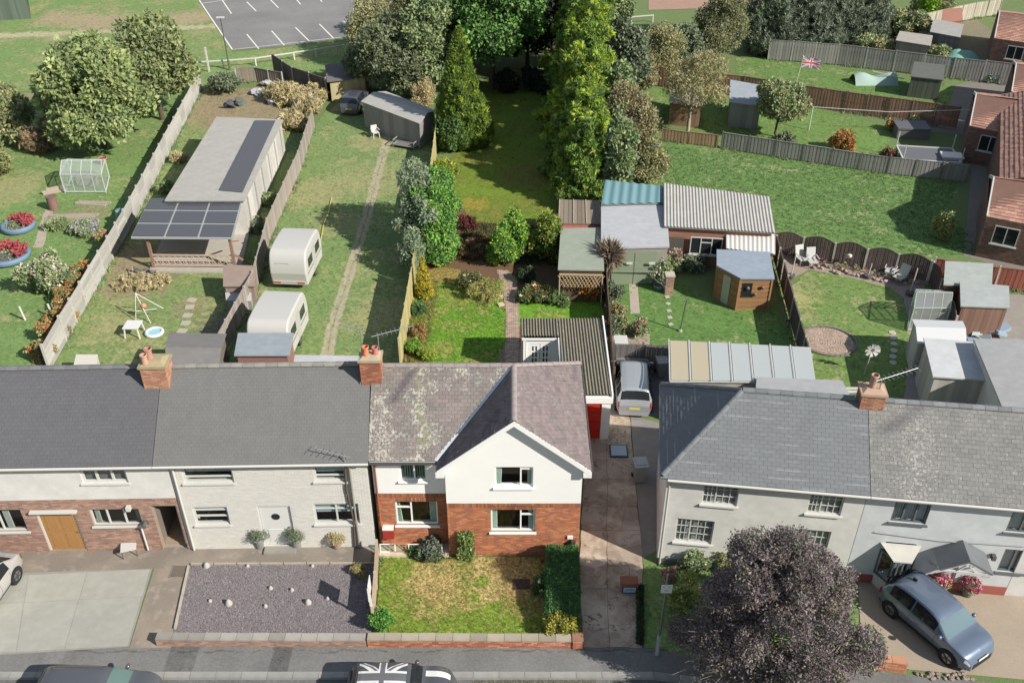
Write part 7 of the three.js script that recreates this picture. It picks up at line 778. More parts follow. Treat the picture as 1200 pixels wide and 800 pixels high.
  s = spot(497, 128, 104, 24); bush('dry_bush', 'straw-coloured bush behind the concrete garage', s.q, { R: s.R, H: 2.8, n: 600, size: 0.4, pal: Gr.straw, leaf: 'fine' });
}
{ // far right: brick houses with terracotta roofs
  const TR = [S(166, 126, 110), S(158, 118, 104), S(176, 136, 118)], bh = (label, c, h, rise, o = {}) => { if (o.turn) c = [c[3], c[0], c[1], c[2]]; const g = shed('brick_house', label, 'house', c, [h, h, h, h], { wall: rough(S(142, 112, 102)), boards: 0, roofType: 'none' }); const cx = c.reduce((a, q) => a + q[0], 0) / 4, cz = c.reduce((a, q) => a + q[1], 0) / 4, q = c.map(([x, z]) => V(x - cx, h, z - cz)), A = q[0].clone().lerp(q[3], 0.5).setY(h + rise), B = q[1].clone().lerp(q[2], 0.5).setY(h + rise); const deck = part('roof', slab(slab(new MB(), [q[0], q[1], B, A], 0.1), [A, B, q[2], q[3]], 0.1), rough(S(120, 90, 80)), g), va = () => { const v = rr(0.85, 1.12), c2 = TR[Math.floor(rnd() * 3)]; return [c2[0] * v, c2[1] * v, c2[2] * v]; }; for (const p of [[q[0], q[1], B, A], [q[2], q[3], A, B]]) part('roof_tiles', tiles(new MB(), p, 0.35, 0.3, 0.035, va, 0.3), mat([1, 1, 1], { rough: 0.9 }), deck).userData.kind = 'stuff'; part('gable', new MB().tri(q[0].clone().add(V(0.12, 0, 0)), q[3].clone().add(V(0.12, 0, 0)), A.clone().add(V(0.12, 0, 0)), [0, 0], [1, 0], [0.5, 1]), rough(S(146, 114, 104)), g); const wq = q[0].clone().lerp(q[3], 0.5), L = part('bricks', bricks(bricks(new MB(), V(q[3].x, 0, q[3].z), V(q[0].x - q[3].x, 0, q[0].z - q[3].z).normalize(), Math.hypot(q[0].x - q[3].x, q[0].z - q[3].z), h, BR.dull), V(q[0].x, 0, q[0].z), V(q[1].x - q[0].x, 0, q[1].z - q[0].z).normalize(), Math.hypot(q[1].x - q[0].x, q[1].z - q[0].z), h, BR.dull), brickMat, g); L.userData.kind = 'stuff'; const aw = Math.atan2(-(q[1].z - q[0].z), q[1].x - q[0].x), w = windowPart(g, -0.7, 0, 0.7, 1.2, { cols: [0.5], frame: muteUpvc, pane: DARKGLASS, inset: -0.04 }); w.position.copy(q[0].clone().lerp(q[1], o.wt ?? 0.3)).setY(h - 1.6); w.rotation.y = aw; w.position.z += 0.02; part('bargeboard', new MB().bar(q[0], A, 0.08, 0.2).bar(q[3], A, 0.08, 0.2), muteUpvc, g); return g; };
  const c1 = px([[1166, 45], [1260, 58], [1262, 22], [1170, 12]], 2.9), c2 = px([[1137, 148], [1230, 166], [1232, 118], [1142, 108]], 2.7), c3 = px([[1157, 254], [1250, 272], [1252, 216], [1160, 206]], 2.7), c4 = px([[1186, 108], [1260, 122], [1262, 80], [1188, 72]], 2.9), c5 = px([[1172, 214], [1330, 240], [1330, 140], [1174, 112]], 3.3);
  bh('brick house with terracotta roof behind the teal cover', c1, 2.9, 1.1); bh('brick house wing with terracotta roof beside the trampoline', c2, 2.7, 1.1); bh('brick house wing with terracotta roof above the paddock corner', c3, 2.7, 1.2); bh('brick house wing whose roof shows between two larger terracotta roofs', c4, 2.9, 1.0); bh('tall brick house with brown-red roof behind the terracotta wings', c5, 3.3, 1.8, { turn: 1, wt: 0.1 });
}
{ // far right garden items
  shed('garden_room', 'grey glazed garden room beside the olive tree', 'summerhouse', px([[857, 118], [892, 122], [892, 102], [858, 96]], 2.1), [2.0, 2.0, 2.2, 2.2], { wall: wood(S(150, 152, 152)), roof: rough(S(158, 166, 174)), over: 0.15, boards: 0.5 });
  shed('brown_shed', 'brown timber shed with pale roof behind the olive tree', 'shed', px([[786, 118], [822, 122], [824, 104], [788, 96]], 2.0), [1.9, 1.9, 2.1, 2.1], { wall: wood(S(150, 120, 100)), roof: rough(S(172, 158, 146)) });
  shed('dark_shed', 'dark green shed beside the grey panel fence', 'shed', px([[1069, 88], [1105, 92], [1106, 78], [1073, 74]], 1.9), [1.8, 1.8, 2.0, 2.0], { wall: wood(S(88, 94, 84)), roof: rough(S(100, 104, 98)), over: 0.1 });
  shed('allotment_shed', 'flat-roofed grey shed on the allotment', 'shed', px([[1052, 46], [1090, 52], [1092, 42], [1056, 37]], 2.0), [1.9, 1.9, 2, 2], { wall: wood(S(140, 138, 134)), roof: rough(S(170, 164, 156)) }); shed('allotment_shed', 'wide dark shed with pale roof edge on the allotment', 'shed', px([[1092, 36], [1125, 42], [1128, 30], [1096, 24]], 2.2), [2.1, 2.1, 2.3, 2.3], { wall: wood(S(110, 110, 114)), roof: rough(S(166, 164, 160)) }); shed('allotment_shed', 'red-brown shed against the far pale fence', 'shed', px([[1105, 26], [1128, 22], [1126, 12], [1106, 14]], 2.2), [2.1, 2.1, 2.4, 2.4], { wall: wood(S(150, 104, 88)), roof: wood(S(164, 116, 98)) });
  { const t = thing('net_cover', 'pale teal netting stretched over crops beside the dark shed', 'netting', P(1024, 96)); part('hoop', new MB().patch((u, v) => V(mix(-1.9, 1.9, u), 0.9 * Math.sin(Math.PI * v) * (0.8 + 0.2 * Math.sin(u * 9)), mix(1, -1, v)), 12, 8), mat(S(150, 172, 164), { rough: 1 }), t); part('rail', new MB().bar(V(-0.3, 1.0, 0), V(2.3, 0.6, 0.9), 0.07), muteUpvc, t); }
  { const t = thing('tarpaulin', 'teal tarpaulin over a heap behind the grey panel fence', 'tarpaulin', P(1124, 74)); part('sheet', new MB().patch((u, v) => V(mix(-2.2, 2.2, u), 0.05 + 1.3 * Math.sin(Math.PI * u) * Math.sin(Math.PI * v) + 0.12 * Math.sin(u * 14 + v * 6), mix(1.2, -1.2, v)), 14, 10), mat(S(120, 168, 156), { rough: 0.7 }), t); }
  { const q = P(929, 112), H = heightAt(67, q.z), t = thing('flagpole', 'white flagpole rising behind the brown board fence', 'flagpole', q); part('pole', new MB().cyl(V(0, 0, 0), V(0.35, H, 0), 0.05, 0.035, 8), muteUpvc, t); part('finial', new MB().geom(new THREE.SphereGeometry(0.09, 10, 8), new THREE.Matrix4().setPosition(0.35, H + 0.05, 0)), muteUpvc, t);
    const f = thing('union_flag', 'union flag flying from the white flagpole', 'flag', q.clone().add(V(0.36, H, 0.03))); part('cloth', flagCloth(1.5, 0.85), flagMat(true), f); part('hoist', new MB().bar(V(0, 0, 0), V(-0.07, -0.9, 0), 0.02), muteUpvc, f); }
  { const t = thing('trampoline', 'black square trampoline on white frame by the brick houses', 'trampoline', P(1085, 192), -0.15); part('mat', new MB().box(-1.9, 0.75, -1.2, 1.9, 0.78, 1.2), mat(S(96, 98, 102), { rough: 0.8 }), t); part('frame', new MB().bar(V(-2, 0.78, -1.3), V(2, 0.78, -1.3), 0.1).bar(V(-2, 0.78, 1.3), V(2, 0.78, 1.3), 0.1).bar(V(-2, 0.78, -1.3), V(-2, 0.78, 1.3), 0.1).bar(V(2, 0.78, -1.3), V(2, 0.78, 1.3), 0.1), muteUpvc, t); for (const [a, b] of [[-1, -1], [1, -1], [1, 1], [-1, 1]]) part('leg', new MB().bar(V(a * 2, 0, b * 1.3), V(a * 2, 1.9, b * 1.3), 0.06), muteUpvc, t); }
  { const t = thing('storage_chest', 'white slatted storage chest beside the trampoline', 'chest', P(1112, 196), -0.15); part('body', new MB().box(-0.7, 0, -0.5, 0.7, 0.9, 0.5), paint(S(186, 186, 182), 0.5), t); part('lid', new MB().box(-0.74, 0.9, -0.54, 0.74, 1.0, 0.54), paint(S(206, 206, 202), 0.5), t); for (let i = 0; i < 4; i++) part('slat', new MB().box(-0.6 + i * 0.32, 0.1, 0.5, -0.36 + i * 0.32, 0.85, 0.53), paint(S(200, 200, 196), 0.5), t); }
  { const t = thing('hot_tub', 'dark covered hot tub by the brown board fence', 'hot tub', P(1066, 158), -0.1); part('tub', new MB().box(-1.2, 0, -0.9, 1.2, 0.75, 0.9), paint(S(110, 108, 108), 0.7), t); part('cover', new MB().box(-1.25, 0.75, -0.95, 1.25, 0.88, 0.95), paint(S(92, 94, 98), 0.6), t); }
  { const t = thing('washing_line', 'long washing line on a white pole crossing the mown lawn', 'washing line', P(1130, 160)); const a = P(948, 152).sub(t.position).setY(1.9), b = V(0, 2.2, 0); part('line', new MB().tube([a, a.clone().lerp(b, 0.5).add(V(0, -0.3, 0)), b], 0.025, 5), muteUpvc, t); part('pole', new MB().cyl(V(0, 0, 0), b, 0.05, 0.05, 8), muteUpvc, t); part('pole', new MB().cyl(a.clone().setY(0), a, 0.05, 0.05, 8), muteUpvc, t); }
  [[1046, 152, 'pot of orange flowers at the lawn corner by the hot tub', Gr.orange], [1071, 150, 'yellow spiky plant against the brown board fence', [S(190, 180, 110)]], [1165, 96, 'blue-flowered tub by the brick houses', [S(120, 140, 190)]], [1040, 186, 'red flowers at the lawn corner by the grey fence', Gr.red]].forEach(([x, y, l, pal]) => { const s = spot(x, y, y - 12, 16); bush('garden_plant', l, s.q, { R: s.R, H: 1.1, n: 220, size: 0.28, pal: [...pal, ...Gr.mute] }); });
  { const t = thing('garden_gnome', 'small white statue on the mown lawn', 'statue', P(880, 140)); part('figure', new MB().geom(new THREE.LatheGeometry([[0.22, 0], [0.26, 0.25], [0.16, 0.5], [0.12, 0.58], [0.15, 0.7], [0.08, 0.85], [0.01, 0.9]].map((v) => new THREE.Vector2(...v)), 12)), rough(S(200, 198, 190)), t); part('base', new MB().cyl(V(0, 0, 0), V(0, 0.06, 0), 0.3, 0.28, 12), rough(S(170, 168, 160)), t); }
  sheet('sports_court', 'reddish court surface beyond the olive trees', 'court', px([[760, 12], [890, 8], [890, -20], [760, -20]]), 0.03, rough(S(168, 138, 120)));
  fence('rail_fence', 'white rail behind the olive scrub beyond the conifer row', px([[714, 30], [765, 26]]), { h: 0.8, panel: 2.4, style: 'rail', rails: [0.75], mat: muteUpvc, postMat: muteUpvc, up: 0.02 });
}

// ---------------------------------------------------------------- vehicles
const cr = (l, s) => { let i = 0; while (i < l.length - 2 && s > l[i + 1][0]) i++; const p0 = l[Math.max(0, i - 1)], p1 = l[i], p2 = l[i + 1], p3 = l[Math.min(l.length - 1, i + 2)], h = p2[0] - p1[0], t = clamp((s - p1[0]) / h), m1 = i > 0 ? (p2[1] - p0[1]) / (p2[0] - p0[0]) * h : p2[1] - p1[1], m2 = i < l.length - 2 ? (p3[1] - p1[1]) / (p3[0] - p1[0]) * h : p2[1] - p1[1], t2 = t * t, t3 = t2 * t; return (2 * t3 - 3 * t2 + 1) * p1[1] + (t3 - 2 * t2 + t) * m1 + (-2 * t3 + 3 * t2) * p2[1] + (t3 - t2) * m2; };
const CARS = {
  suv: { T: [[0, 0.52], [0.025, 0.66], [0.1, 0.9], [0.2, 0.985], [0.4, 1], [0.56, 0.96], [0.63, 0.88], [0.76, 0.665], [0.88, 0.62], [0.96, 0.53], [1, 0.36]], ws: [0.62, 0.755], rw: [0.03, 0.095], sw: [[0.12, 0.355], [0.37, 0.62]], doors: [0.17, 0.362, 0.64] },
  mpv: { T: [[0, 0.5], [0.02, 0.66], [0.07, 0.93], [0.15, 0.99], [0.4, 1], [0.6, 0.96], [0.68, 0.88], [0.83, 0.62], [0.92, 0.55], [0.98, 0.45], [1, 0.32]], ws: [0.67, 0.825], rw: [0.025, 0.07], sw: [[0.09, 0.25], [0.27, 0.45], [0.47, 0.66]], doors: [0.26, 0.46, 0.69] },
  mini: { T: [[0, 0.5], [0.03, 0.66], [0.1, 0.94], [0.2, 0.99], [0.45, 1], [0.56, 0.97], [0.61, 0.92], [0.7, 0.7], [0.85, 0.66], [0.95, 0.56], [1, 0.36]], ws: [0.6, 0.695], rw: [0.035, 0.1], sw: [[0.12, 0.33], [0.35, 0.58]], doors: [0.34, 0.62] },
  saloon: { T: [[0, 0.5], [0.03, 0.63], [0.12, 0.72], [0.24, 0.93], [0.36, 0.99], [0.5, 1], [0.58, 0.95], [0.76, 0.66], [0.9, 0.59], [0.97, 0.48], [1, 0.34]], ws: [0.6, 0.75], rw: [0.12, 0.24], sw: [[0.22, 0.39], [0.41, 0.6]], doors: [0.24, 0.4, 0.63] },
};
function car(name, label, pos, dir, o) {
  const K = CARS[o.type], L = o.L, W_ = o.W, H = o.H, g = thing(name, label, 'car', pos, Math.atan2(-dir[1], dir[0])), gc = 0.14 * H, belt = 0.6;
  const wF = [[0, 0.84], [0.05, 0.95], [0.18, 1], [0.8, 1], [0.93, 0.94], [1, 0.7]];
  const F = (s, j) => { // j 0 (sill) .. 6 (roof centre line); +z side
    const w = cr(wF, s) * W_ / 2, T = cr(K.T, s) * H, B = Math.min(belt * H + 0.03 * H * s, T * 0.93), up = clamp((T - B) / (0.38 * H)), re = w * mix(0.93, 0.74, up), k = [[w * 0.9, gc], [w * 0.985, gc + (B - gc) * 0.3], [w, gc + (B - gc) * 0.62], [w * 0.975, B], [re, T - 0.05 * H * (0.4 + 0.6 * up)], [re * 0.62, T - 0.008 * H], [0, T]], i = Math.min(5, Math.floor(j)), t = j - i; return V((s - 0.5) * L, mix(k[i][1], k[i + 1][1], t), mix(k[i][0], k[i + 1][0], t)); };
  const skin = (mb, s0, s1, j0, j1, nu, nv, off, side, uvf) => { const G = (u, v) => { const s = mix(s0, s1, u), j = mix(j0, j1, v), p = F(s, j), e = 0.004, a = F(Math.min(1, s + e), j).sub(F(Math.max(0, s - e), j)), b = F(s, Math.min(6, j + 0.05)).sub(F(s, Math.max(0, j - 0.05))), n = b.cross(a).normalize(); if (!isFinite(n.x)) n.set(0, 1, 0); if (n.dot(V(p.x * 0.6, p.y - 0.45 * H, p.z)) < 0) n.negate(); p.addScaledVector(n, off); if (side < 0) p.z = -p.z; return p; }; side < 0 ? mb.patch((u, v) => G(1 - u, v), nu, nv) : mb.patch(G, nu, nv); return mb; };
  const paintM = mat(o.color, { rough: 0.28, metal: 0.35, phys: { clearcoat: 0.8, clearcoatRoughness: 0.08 } }), gl = mat(S(34, 38, 42), { rough: 0.05 }), blk = mat(S(30, 30, 31), { rough: 0.7 });
  const body = new MB(); for (const sd of [1, -1]) skin(body, 0, 1, 0, 6, 40, 18, 0, sd); for (const s of [0, 1]) { const pts = []; for (let i = 0; i <= 12; i++) pts.push(F(s, i / 2)); const m = pts.map((p) => V(p.x, p.y, -p.z)).reverse(); body.poly([...pts, ...m.slice(1)], (q) => [q.z, q.y]); } body.poly([F(0, 0), F(1, 0), V(F(1, 0).x, gc, -F(1, 0).z), V(F(0, 0).x, gc, -F(0, 0).z)]); part('body', body, paintM, g);
  const both = (name, m, s0, s1, j0, j1, off = 0.006, nu = 6, nv = 4) => { for (const sd of [1, -1]) part(name, skin(new MB(), s0, s1, j0, j1, nu, nv, off, sd), m, g); }, across = (name, m, s0, s1, j0, off = 0.007) => { const mb = new MB(); for (const sd of [1, -1]) skin(mb, s0, s1, j0, 6, 6, 6, off, sd); return part(name, mb, m, g); };
  across('windscreen', o.screen || gl, K.ws[0], K.ws[1], 4.05); across('rear_window', gl, K.rw[0], K.rw[1], 4.05); for (const [a, b] of K.sw) both('side_window', gl, a, b, 3.08, 3.95);
  for (const s of K.doors) both('door_seam', blk, s, s + 0.003, 0.4, 3.05, 0.003, 1, 6); both('sill', blk, 0.03, 0.97, 0, o.clad || 0.35, 0.008, 14, 2); if (o.rails) both('roof_rail', METAL, 0.15, 0.55, 4.2, 4.32, 0.03, 10, 1);
  both('headlight', mat(S(200, 206, 210), { rough: 0.1 }), 0.945, 0.99, 2.2, 2.9, 0.006, 3, 2); both('tail_light', mat(S(150, 30, 28), { rough: 0.2 }), 0.0, 0.03, 1.9, 3.3, 0.007, 2, 3); for (const s of K.doors.slice(0, -1)) both('door_handle', o.handle || paintM, s + 0.015, s + 0.05, 2.5, 2.62, 0.02, 2, 1);
  for (const sd of [1, -1]) { const p = F(K.ws[1] - 0.06, 3.1); part('mirror', new MB().geom(new THREE.SphereGeometry(0.11, 10, 8), new THREE.Matrix4().makeScale(0.7, 0.75, 1.1).setPosition(p.x, p.y + 0.04, sd * (p.z + 0.1))), paintM, g); }
  const fy = gc + 0.22 * H, plate = (x, s) => part('number_plate', new MB().box(x, fy, -0.26, x + 0.015 * s, fy + 0.11, 0.26), paint(s > 0 ? S(214, 214, 206) : S(204, 186, 90), 0.5), g); plate(F(1, 1).x, 1); plate(F(0, 1).x - 0.0, -1); part('grille', new MB().box(F(1, 1).x - 0.02, gc + 0.06, -W_ * 0.28, F(1, 1).x + 0.012, fy - 0.02, W_ * 0.28), blk, g);
  if (o.flag) { const m = new MB(), N = 14, gg = (u, v) => { const s = mix(0.125, 0.565, u), j = v < 0.5 ? mix(4.15, 6, v * 2) : mix(6, 4.15, v * 2 - 1), p = F(s, j); if (v > 0.5) p.z = -p.z; p.y += 0.012; return p; }; for (let i = 0; i < N; i++) for (let j = 0; j < N; j++) { const q = [[i, j], [i + 1, j], [i + 1, j + 1], [i, j + 1]].map(([a, b]) => [a / N, b / N]), p = q.map(([a, b]) => gg(a, b)); m.tri(p[0], p[2], p[1], q[0], q[2], q[1]); m.tri(p[0], p[3], p[2], q[0], q[3], q[2]); } part('roof_flag', m, flagMat(true, 1), g); for (const sd of [1, -1]) part('bonnet_stripe', skin(new MB(), K.ws[1] + 0.03, 0.95, 4.6, 5.25, 8, 2, 0.006, sd), paint(S(206, 206, 202), 0.4), g); }
  if (o.antenna) part('antenna', new MB().box(-0.32 * L, H * 0.97, -0.03, -0.28 * L, H * 1.05, 0.03), blk, g);
  const wr = o.wr || 0.33; for (const [sx, sd] of [[0.18, 1], [0.18, -1], [0.81, 1], [0.81, -1]]) { const x = (sx - 0.5) * L, z = sd * (W_ / 2 - 0.1); part('wheel_arch', new MB().geom(new THREE.CircleGeometry(wr * 1.14, 24), new THREE.Matrix4().makeRotationY(sd > 0 ? 0 : Math.PI).setPosition(x, wr, sd * (W_ / 2 + 0.004))), blk, g); const wl = part('wheel', new MB().cyl(V(x, wr, z - sd * 0.1), V(x, wr, z + sd * 0.125), wr, wr, 24), mat(S(34, 34, 35), { rough: 0.9 }), g); part('rim', new MB().cyl(V(x, wr, z + sd * 0.1), V(x, wr, z + sd * 0.132), wr * 0.64, wr * 0.6, 18), METAL, wl); const sp = new MB(); for (let i = 0; i < 5; i++) { const a = i * 1.2566; sp.bar(V(x, wr, z + sd * 0.137), V(x + Math.cos(a) * wr * 0.6, wr + Math.sin(a) * wr * 0.6, z + sd * 0.137), 0.05, 0.02); } part('spokes', sp, mat(S(60, 62, 64), { rough: 0.5 }), wl); }
  return g;
}
{ const d = [0.52, 0.854], n = [d[1], -d[0]], mx = (14.25 + 15.5) / 2 + n[0] * 0.88, mz = (-23.27 - 21.23) / 2 + n[1] * 0.88; car('parked_car', 'metallic blue crossover parked on the beige drive', V(mx, 0.02, mz), d, { type: 'suv', L: 4.0, W: 1.76, H: 1.52, color: S(106, 120, 140), rails: true, antenna: true, clad: 0.8, screen: mat(S(104, 122, 130), { rough: 0.08 }) }); }  // windscreen colour made paler to hold a painted sky reflection
car('parked_car', 'silver people carrier parked beside the corrugated garage', V(5.98, 0.02, -37.1), [0.07, -1], { type: 'mpv', L: 4.2, W: 1.76, H: 1.6, color: S(168, 172, 176) });
car('parked_car', 'white car parked on the pale concrete front', V(-20.35, 0.02, -23.75), [-0.1, 1], { type: 'saloon', L: 4.2, W: 1.78, H: 1.45, color: S(190, 190, 188) });
car('parked_car', 'dark car with dark roof parked at the kerb', V(-14.2, -0.12, -19.5), [1, 0.02], { type: 'suv', L: 4.3, W: 1.8, H: 1.5, color: S(96, 98, 102), screen: mat(S(90, 112, 108), { rough: 0.06 }), rails: true });
car('parked_car', 'dark small car with a grey union flag roof parked at the kerb', V(-3.82, -0.12, -19.72), [1, 0.0], { type: 'mini', L: 3.75, W: 1.7, H: 1.42, color: S(88, 90, 94), flag: true, wr: 0.31 });
car('parked_car', 'dark blue hatchback parked beside the concrete garage', V(-13.2, 0.02, -76.4), [0.12, -1], { type: 'mini', L: 3.9, W: 1.72, H: 1.5, color: S(90, 92, 104) });
function caravan(label, x, z, L, ry) {
  const g = thing('caravan', label, 'caravan', V(x, 0, z), ry), Wd = 2.15, h0 = 0.45, h1 = 2.35, c = paint(S(182, 181, 177), 0.5), sh = new THREE.Shape(), hl = L / 2; sh.moveTo(-hl, h0); sh.lineTo(hl, h0); sh.lineTo(hl + 0.12, h0 + 0.7); sh.quadraticCurveTo(hl + 0.02, h1 - 0.1, hl - 0.5, h1 - 0.02); sh.quadraticCurveTo(0, h1 + 0.1, -hl + 0.4, h1 - 0.02); sh.quadraticCurveTo(-hl - 0.02, h1 - 0.15, -hl - 0.1, h0 + 0.7); sh.lineTo(-hl, h0);
  const ex = new THREE.ExtrudeGeometry(sh, { depth: Wd - 0.2, bevelEnabled: true, bevelThickness: 0.1, bevelSize: 0.1, bevelSegments: 4, curveSegments: 10 }); part('body', new MB().geom(ex, new THREE.Matrix4().makeRotationY(-Math.PI / 2).multiply(new THREE.Matrix4().setPosition(0, 0, -(Wd - 0.2) / 2))), c, g);
  const zf = hl + 0.08; part('front_window', new MB().poly([V(-0.72, 1.22, zf + 0.08), V(0.05, 1.22, zf + 0.08), V(0.02, 1.75, zf + 0.02), V(-0.68, 1.75, zf + 0.02)], (q) => [q.x, q.y]), mat(S(120, 124, 124), { rough: 0.15 }), g); const fr = new MB(); fr.bar(V(-0.75, 1.2, zf + 0.09), V(0.08, 1.2, zf + 0.09), 0.04); fr.bar(V(-0.72, 1.77, zf + 0.03), V(0.05, 1.77, zf + 0.03), 0.04); fr.bar(V(-0.75, 1.2, zf + 0.09), V(-0.7, 1.77, zf + 0.03), 0.04); fr.bar(V(0.08, 1.2, zf + 0.09), V(0.05, 1.77, zf + 0.03), 0.04); part('window_frame', fr, paint(S(170, 170, 166)), g);
  for (const s of [-1, 1]) for (const t of [-0.5, 0.5]) part('side_window', new MB().box(s * (Wd / 2) - 0.01, 1.25, t * hl - 0.45, s * (Wd / 2) + 0.015, 1.8, t * hl + 0.45), DARKGLASS, g); part('roof_vent', new MB().box(0.1, h1 + 0.02, -0.2, 0.5, h1 + 0.12, 0.15), mat(S(90, 88, 84)), g); part('roof_seam', new MB().box(-0.02, h1 + 0.0, -hl + 0.4, 0.02, h1 + 0.08, hl - 0.5), paint(S(186, 186, 182)), g); part('bumper', new MB().box(-0.95, 0.42, zf - 0.05, 0.95, 0.62, zf + 0.12), paint(S(176, 170, 166)), g); part('rear_lamp', new MB().box(-0.9, 0.5, zf + 0.12, -0.5, 0.6, zf + 0.14), paint(S(170, 90, 84)), g); part('rear_lamp', new MB().box(0.5, 0.5, zf + 0.12, 0.9, 0.6, zf + 0.14), paint(S(170, 90, 84)), g);
  for (const s of [-1, 1]) { const w = part('wheel', new MB().cyl(V(s * 0.85, 0.3, 0), V(s * 1.07, 0.3, 0), 0.3, 0.3, 20), mat(S(50, 50, 50), { rough: 0.9 }), g); part('rim', new MB().cyl(V(s * 1.06, 0.3, 0), V(s * 1.085, 0.3, 0), 0.18, 0.17, 14), METAL, w); } for (const s of [-1, 1]) part('stripe', new MB().box(s * (Wd / 2) - 0.006, 0.95, -hl + 0.1, s * (Wd / 2) + 0.008, 1.05, hl - 0.1), paint(S(140, 130, 124)), g); part('door', new MB().box(Wd / 2 - 0.005, 0.5, -0.32, Wd / 2 + 0.012, 2.1, 0.3), paint(S(172, 171, 166), 0.5), g); part('tow_bar', new MB().bar(V(0, 0.45, -hl), V(0, 0.45, -hl - 0.9), 0.08), mat(S(110, 110, 108)), g); return g;
}
caravan('white touring caravan with clear front window standing by the fence', -12.8, -48.7, 3.3, -0.07); caravan('white caravan parked behind the small brick shed', -12.35, -41.4, 3.5, -0.07);

// ---------------------------------------------------------------- front gardens and drives
const conc = (c) => rough(c, 0.004);
const wornMap = (a, b, c) => worldTex(-24, -28, 0, -20, 0.03, (x, z) => { const n = fbm(x * 0.9, z * 0.9, 5), m = fbm(x * 3.5 + 9, z * 3.5, 3), g = h2(Math.floor(x * 33), Math.floor(z * 33)); let k = mix3(a, b, sm(0.35, 0.65, n)); k = mix3(k, c, 0.6 * sm(0.6, 0.8, m)); const v = 0.92 + 0.16 * g; return k.map((q) => q * v); });
sheet('house_terrace', 'worn brownish concrete strip along the fronts of the left terrace', 'paving', px([[-120, 646], [223, 641], [447, 641], [444, 663], [222, 663], [180, 667], [-120, 674]]), 0.016, mat([1, 1, 1], { rough: 0.95, map: wornMap(S(136, 127, 116), S(124, 116, 107), S(150, 143, 135)), bump: bumpGrain, bs: 0.004 }));
{ const t = sheet('concrete_drive', 'pale concrete parking pad before the brick-fronted terraced house', 'drive', px([[-160, 676], [178, 667], [151, 758], [-160, 778]]), 0.024, conc(S(150, 149, 141))); const ms = [1, 0.97, 1.03].map((v) => mat(S(166, 166, 157, v), { rough: 0.93, map: grainMap, bump: bumpGrain, bs: 0.003 })); const cut = [[-160, -60], [-59.3, 34], [34.7, 104], [104.7, 178]]; cut.forEach(([a, b], i) => [[676, 708], [711.5, 769]].forEach(([y0, y1], j) => { const f = (x, y) => { const k = (y - 667) / 91; return [x - (x > 100 ? 26 * k : x > 30 ? 14 * k : 0), y - (x > 0 ? x * 0.05 : 0) + (j ? -3 : 0)]; }; part('slab', sheetGeo(px([f(a, y0), f(b, y0), f(b, y1), f(a, y1)]), 0.03, 0.004), ms[(i + j) % 3], t); })); }
sheet('side_path', 'worn concrete path between parking pad and gravel garden', 'path', px([[180, 667], [222, 663], [205, 738], [200, 759], [151, 760]]), 0.018, mat([1, 1, 1], { rough: 0.95, map: wornMap(S(142, 131, 118), S(130, 121, 110), S(156, 147, 136)), bump: bumpGrain, bs: 0.004 }));
{ const pts = px([[222, 663], [442, 662], [438, 750], [200, 750]]); sheet('gravel_garden', 'purple-grey slate gravel front garden', 'gravel', pts, 0.02, mat([1, 1, 1], { rough: 1, map: worldTex(...bbox(pts), 0.025, (x, z) => { const g = h2(Math.floor(x * 40), Math.floor(z * 40)), v = 0.65 + 0.7 * g, c = mix3(S(124, 117, 120), S(114, 110, 112), fbm(x, z, 3)); return c.map((q) => q * v); }), bump: bumpGrain, bs: 0.02 })); const L = []; for (let i = 0; i < 15000; i++) { const [a, b, c, d] = bbox(pts), x = rr(a, c), z = rr(b, d); if (!inside(pts, x, z)) continue; const k = S(128, 120, 123), v = rr(0.6, 1.35); L.push([x, 0.025, z, rr(0.015, 0.035), [k[0] * v, k[1] * v, k[2] * v]]); } tag(instances('gravel_chips', new THREE.TetrahedronGeometry(1, 0), petalMat, L, scene), 'loose purple-grey slate chips covering the gravel garden', 'gravel', null, 'stuff');
  const e = thing('gravel_edging', 'pale concrete edging along the gravel garden', 'edging', P(213, 700)); e.userData.kind = 'structure'; const a = P(221, 664), b = P(205, 738); for (let i = 0; i < 4; i++) part('edging_stone', new MB().bar(a.clone().lerp(b, i / 4 + 0.005).sub(e.position).setY(0.05), a.clone().lerp(b, (i + 1) / 4 - 0.005).sub(e.position).setY(0.05), 0.08, 0.12), conc(S(180, 172, 158)), e); const c = P(223, 662), d = P(441, 661); for (let i = 0; i < 8; i++) part('edging_stone', new MB().bar(c.clone().lerp(d, i / 8 + 0.003).sub(e.position).setY(0.05), d.clone().lerp(c, 1 - (i + 1) / 8 + 0.003).sub(e.position).setY(0.05), 0.08, 0.1), conc(S(170, 160, 146)), e); }
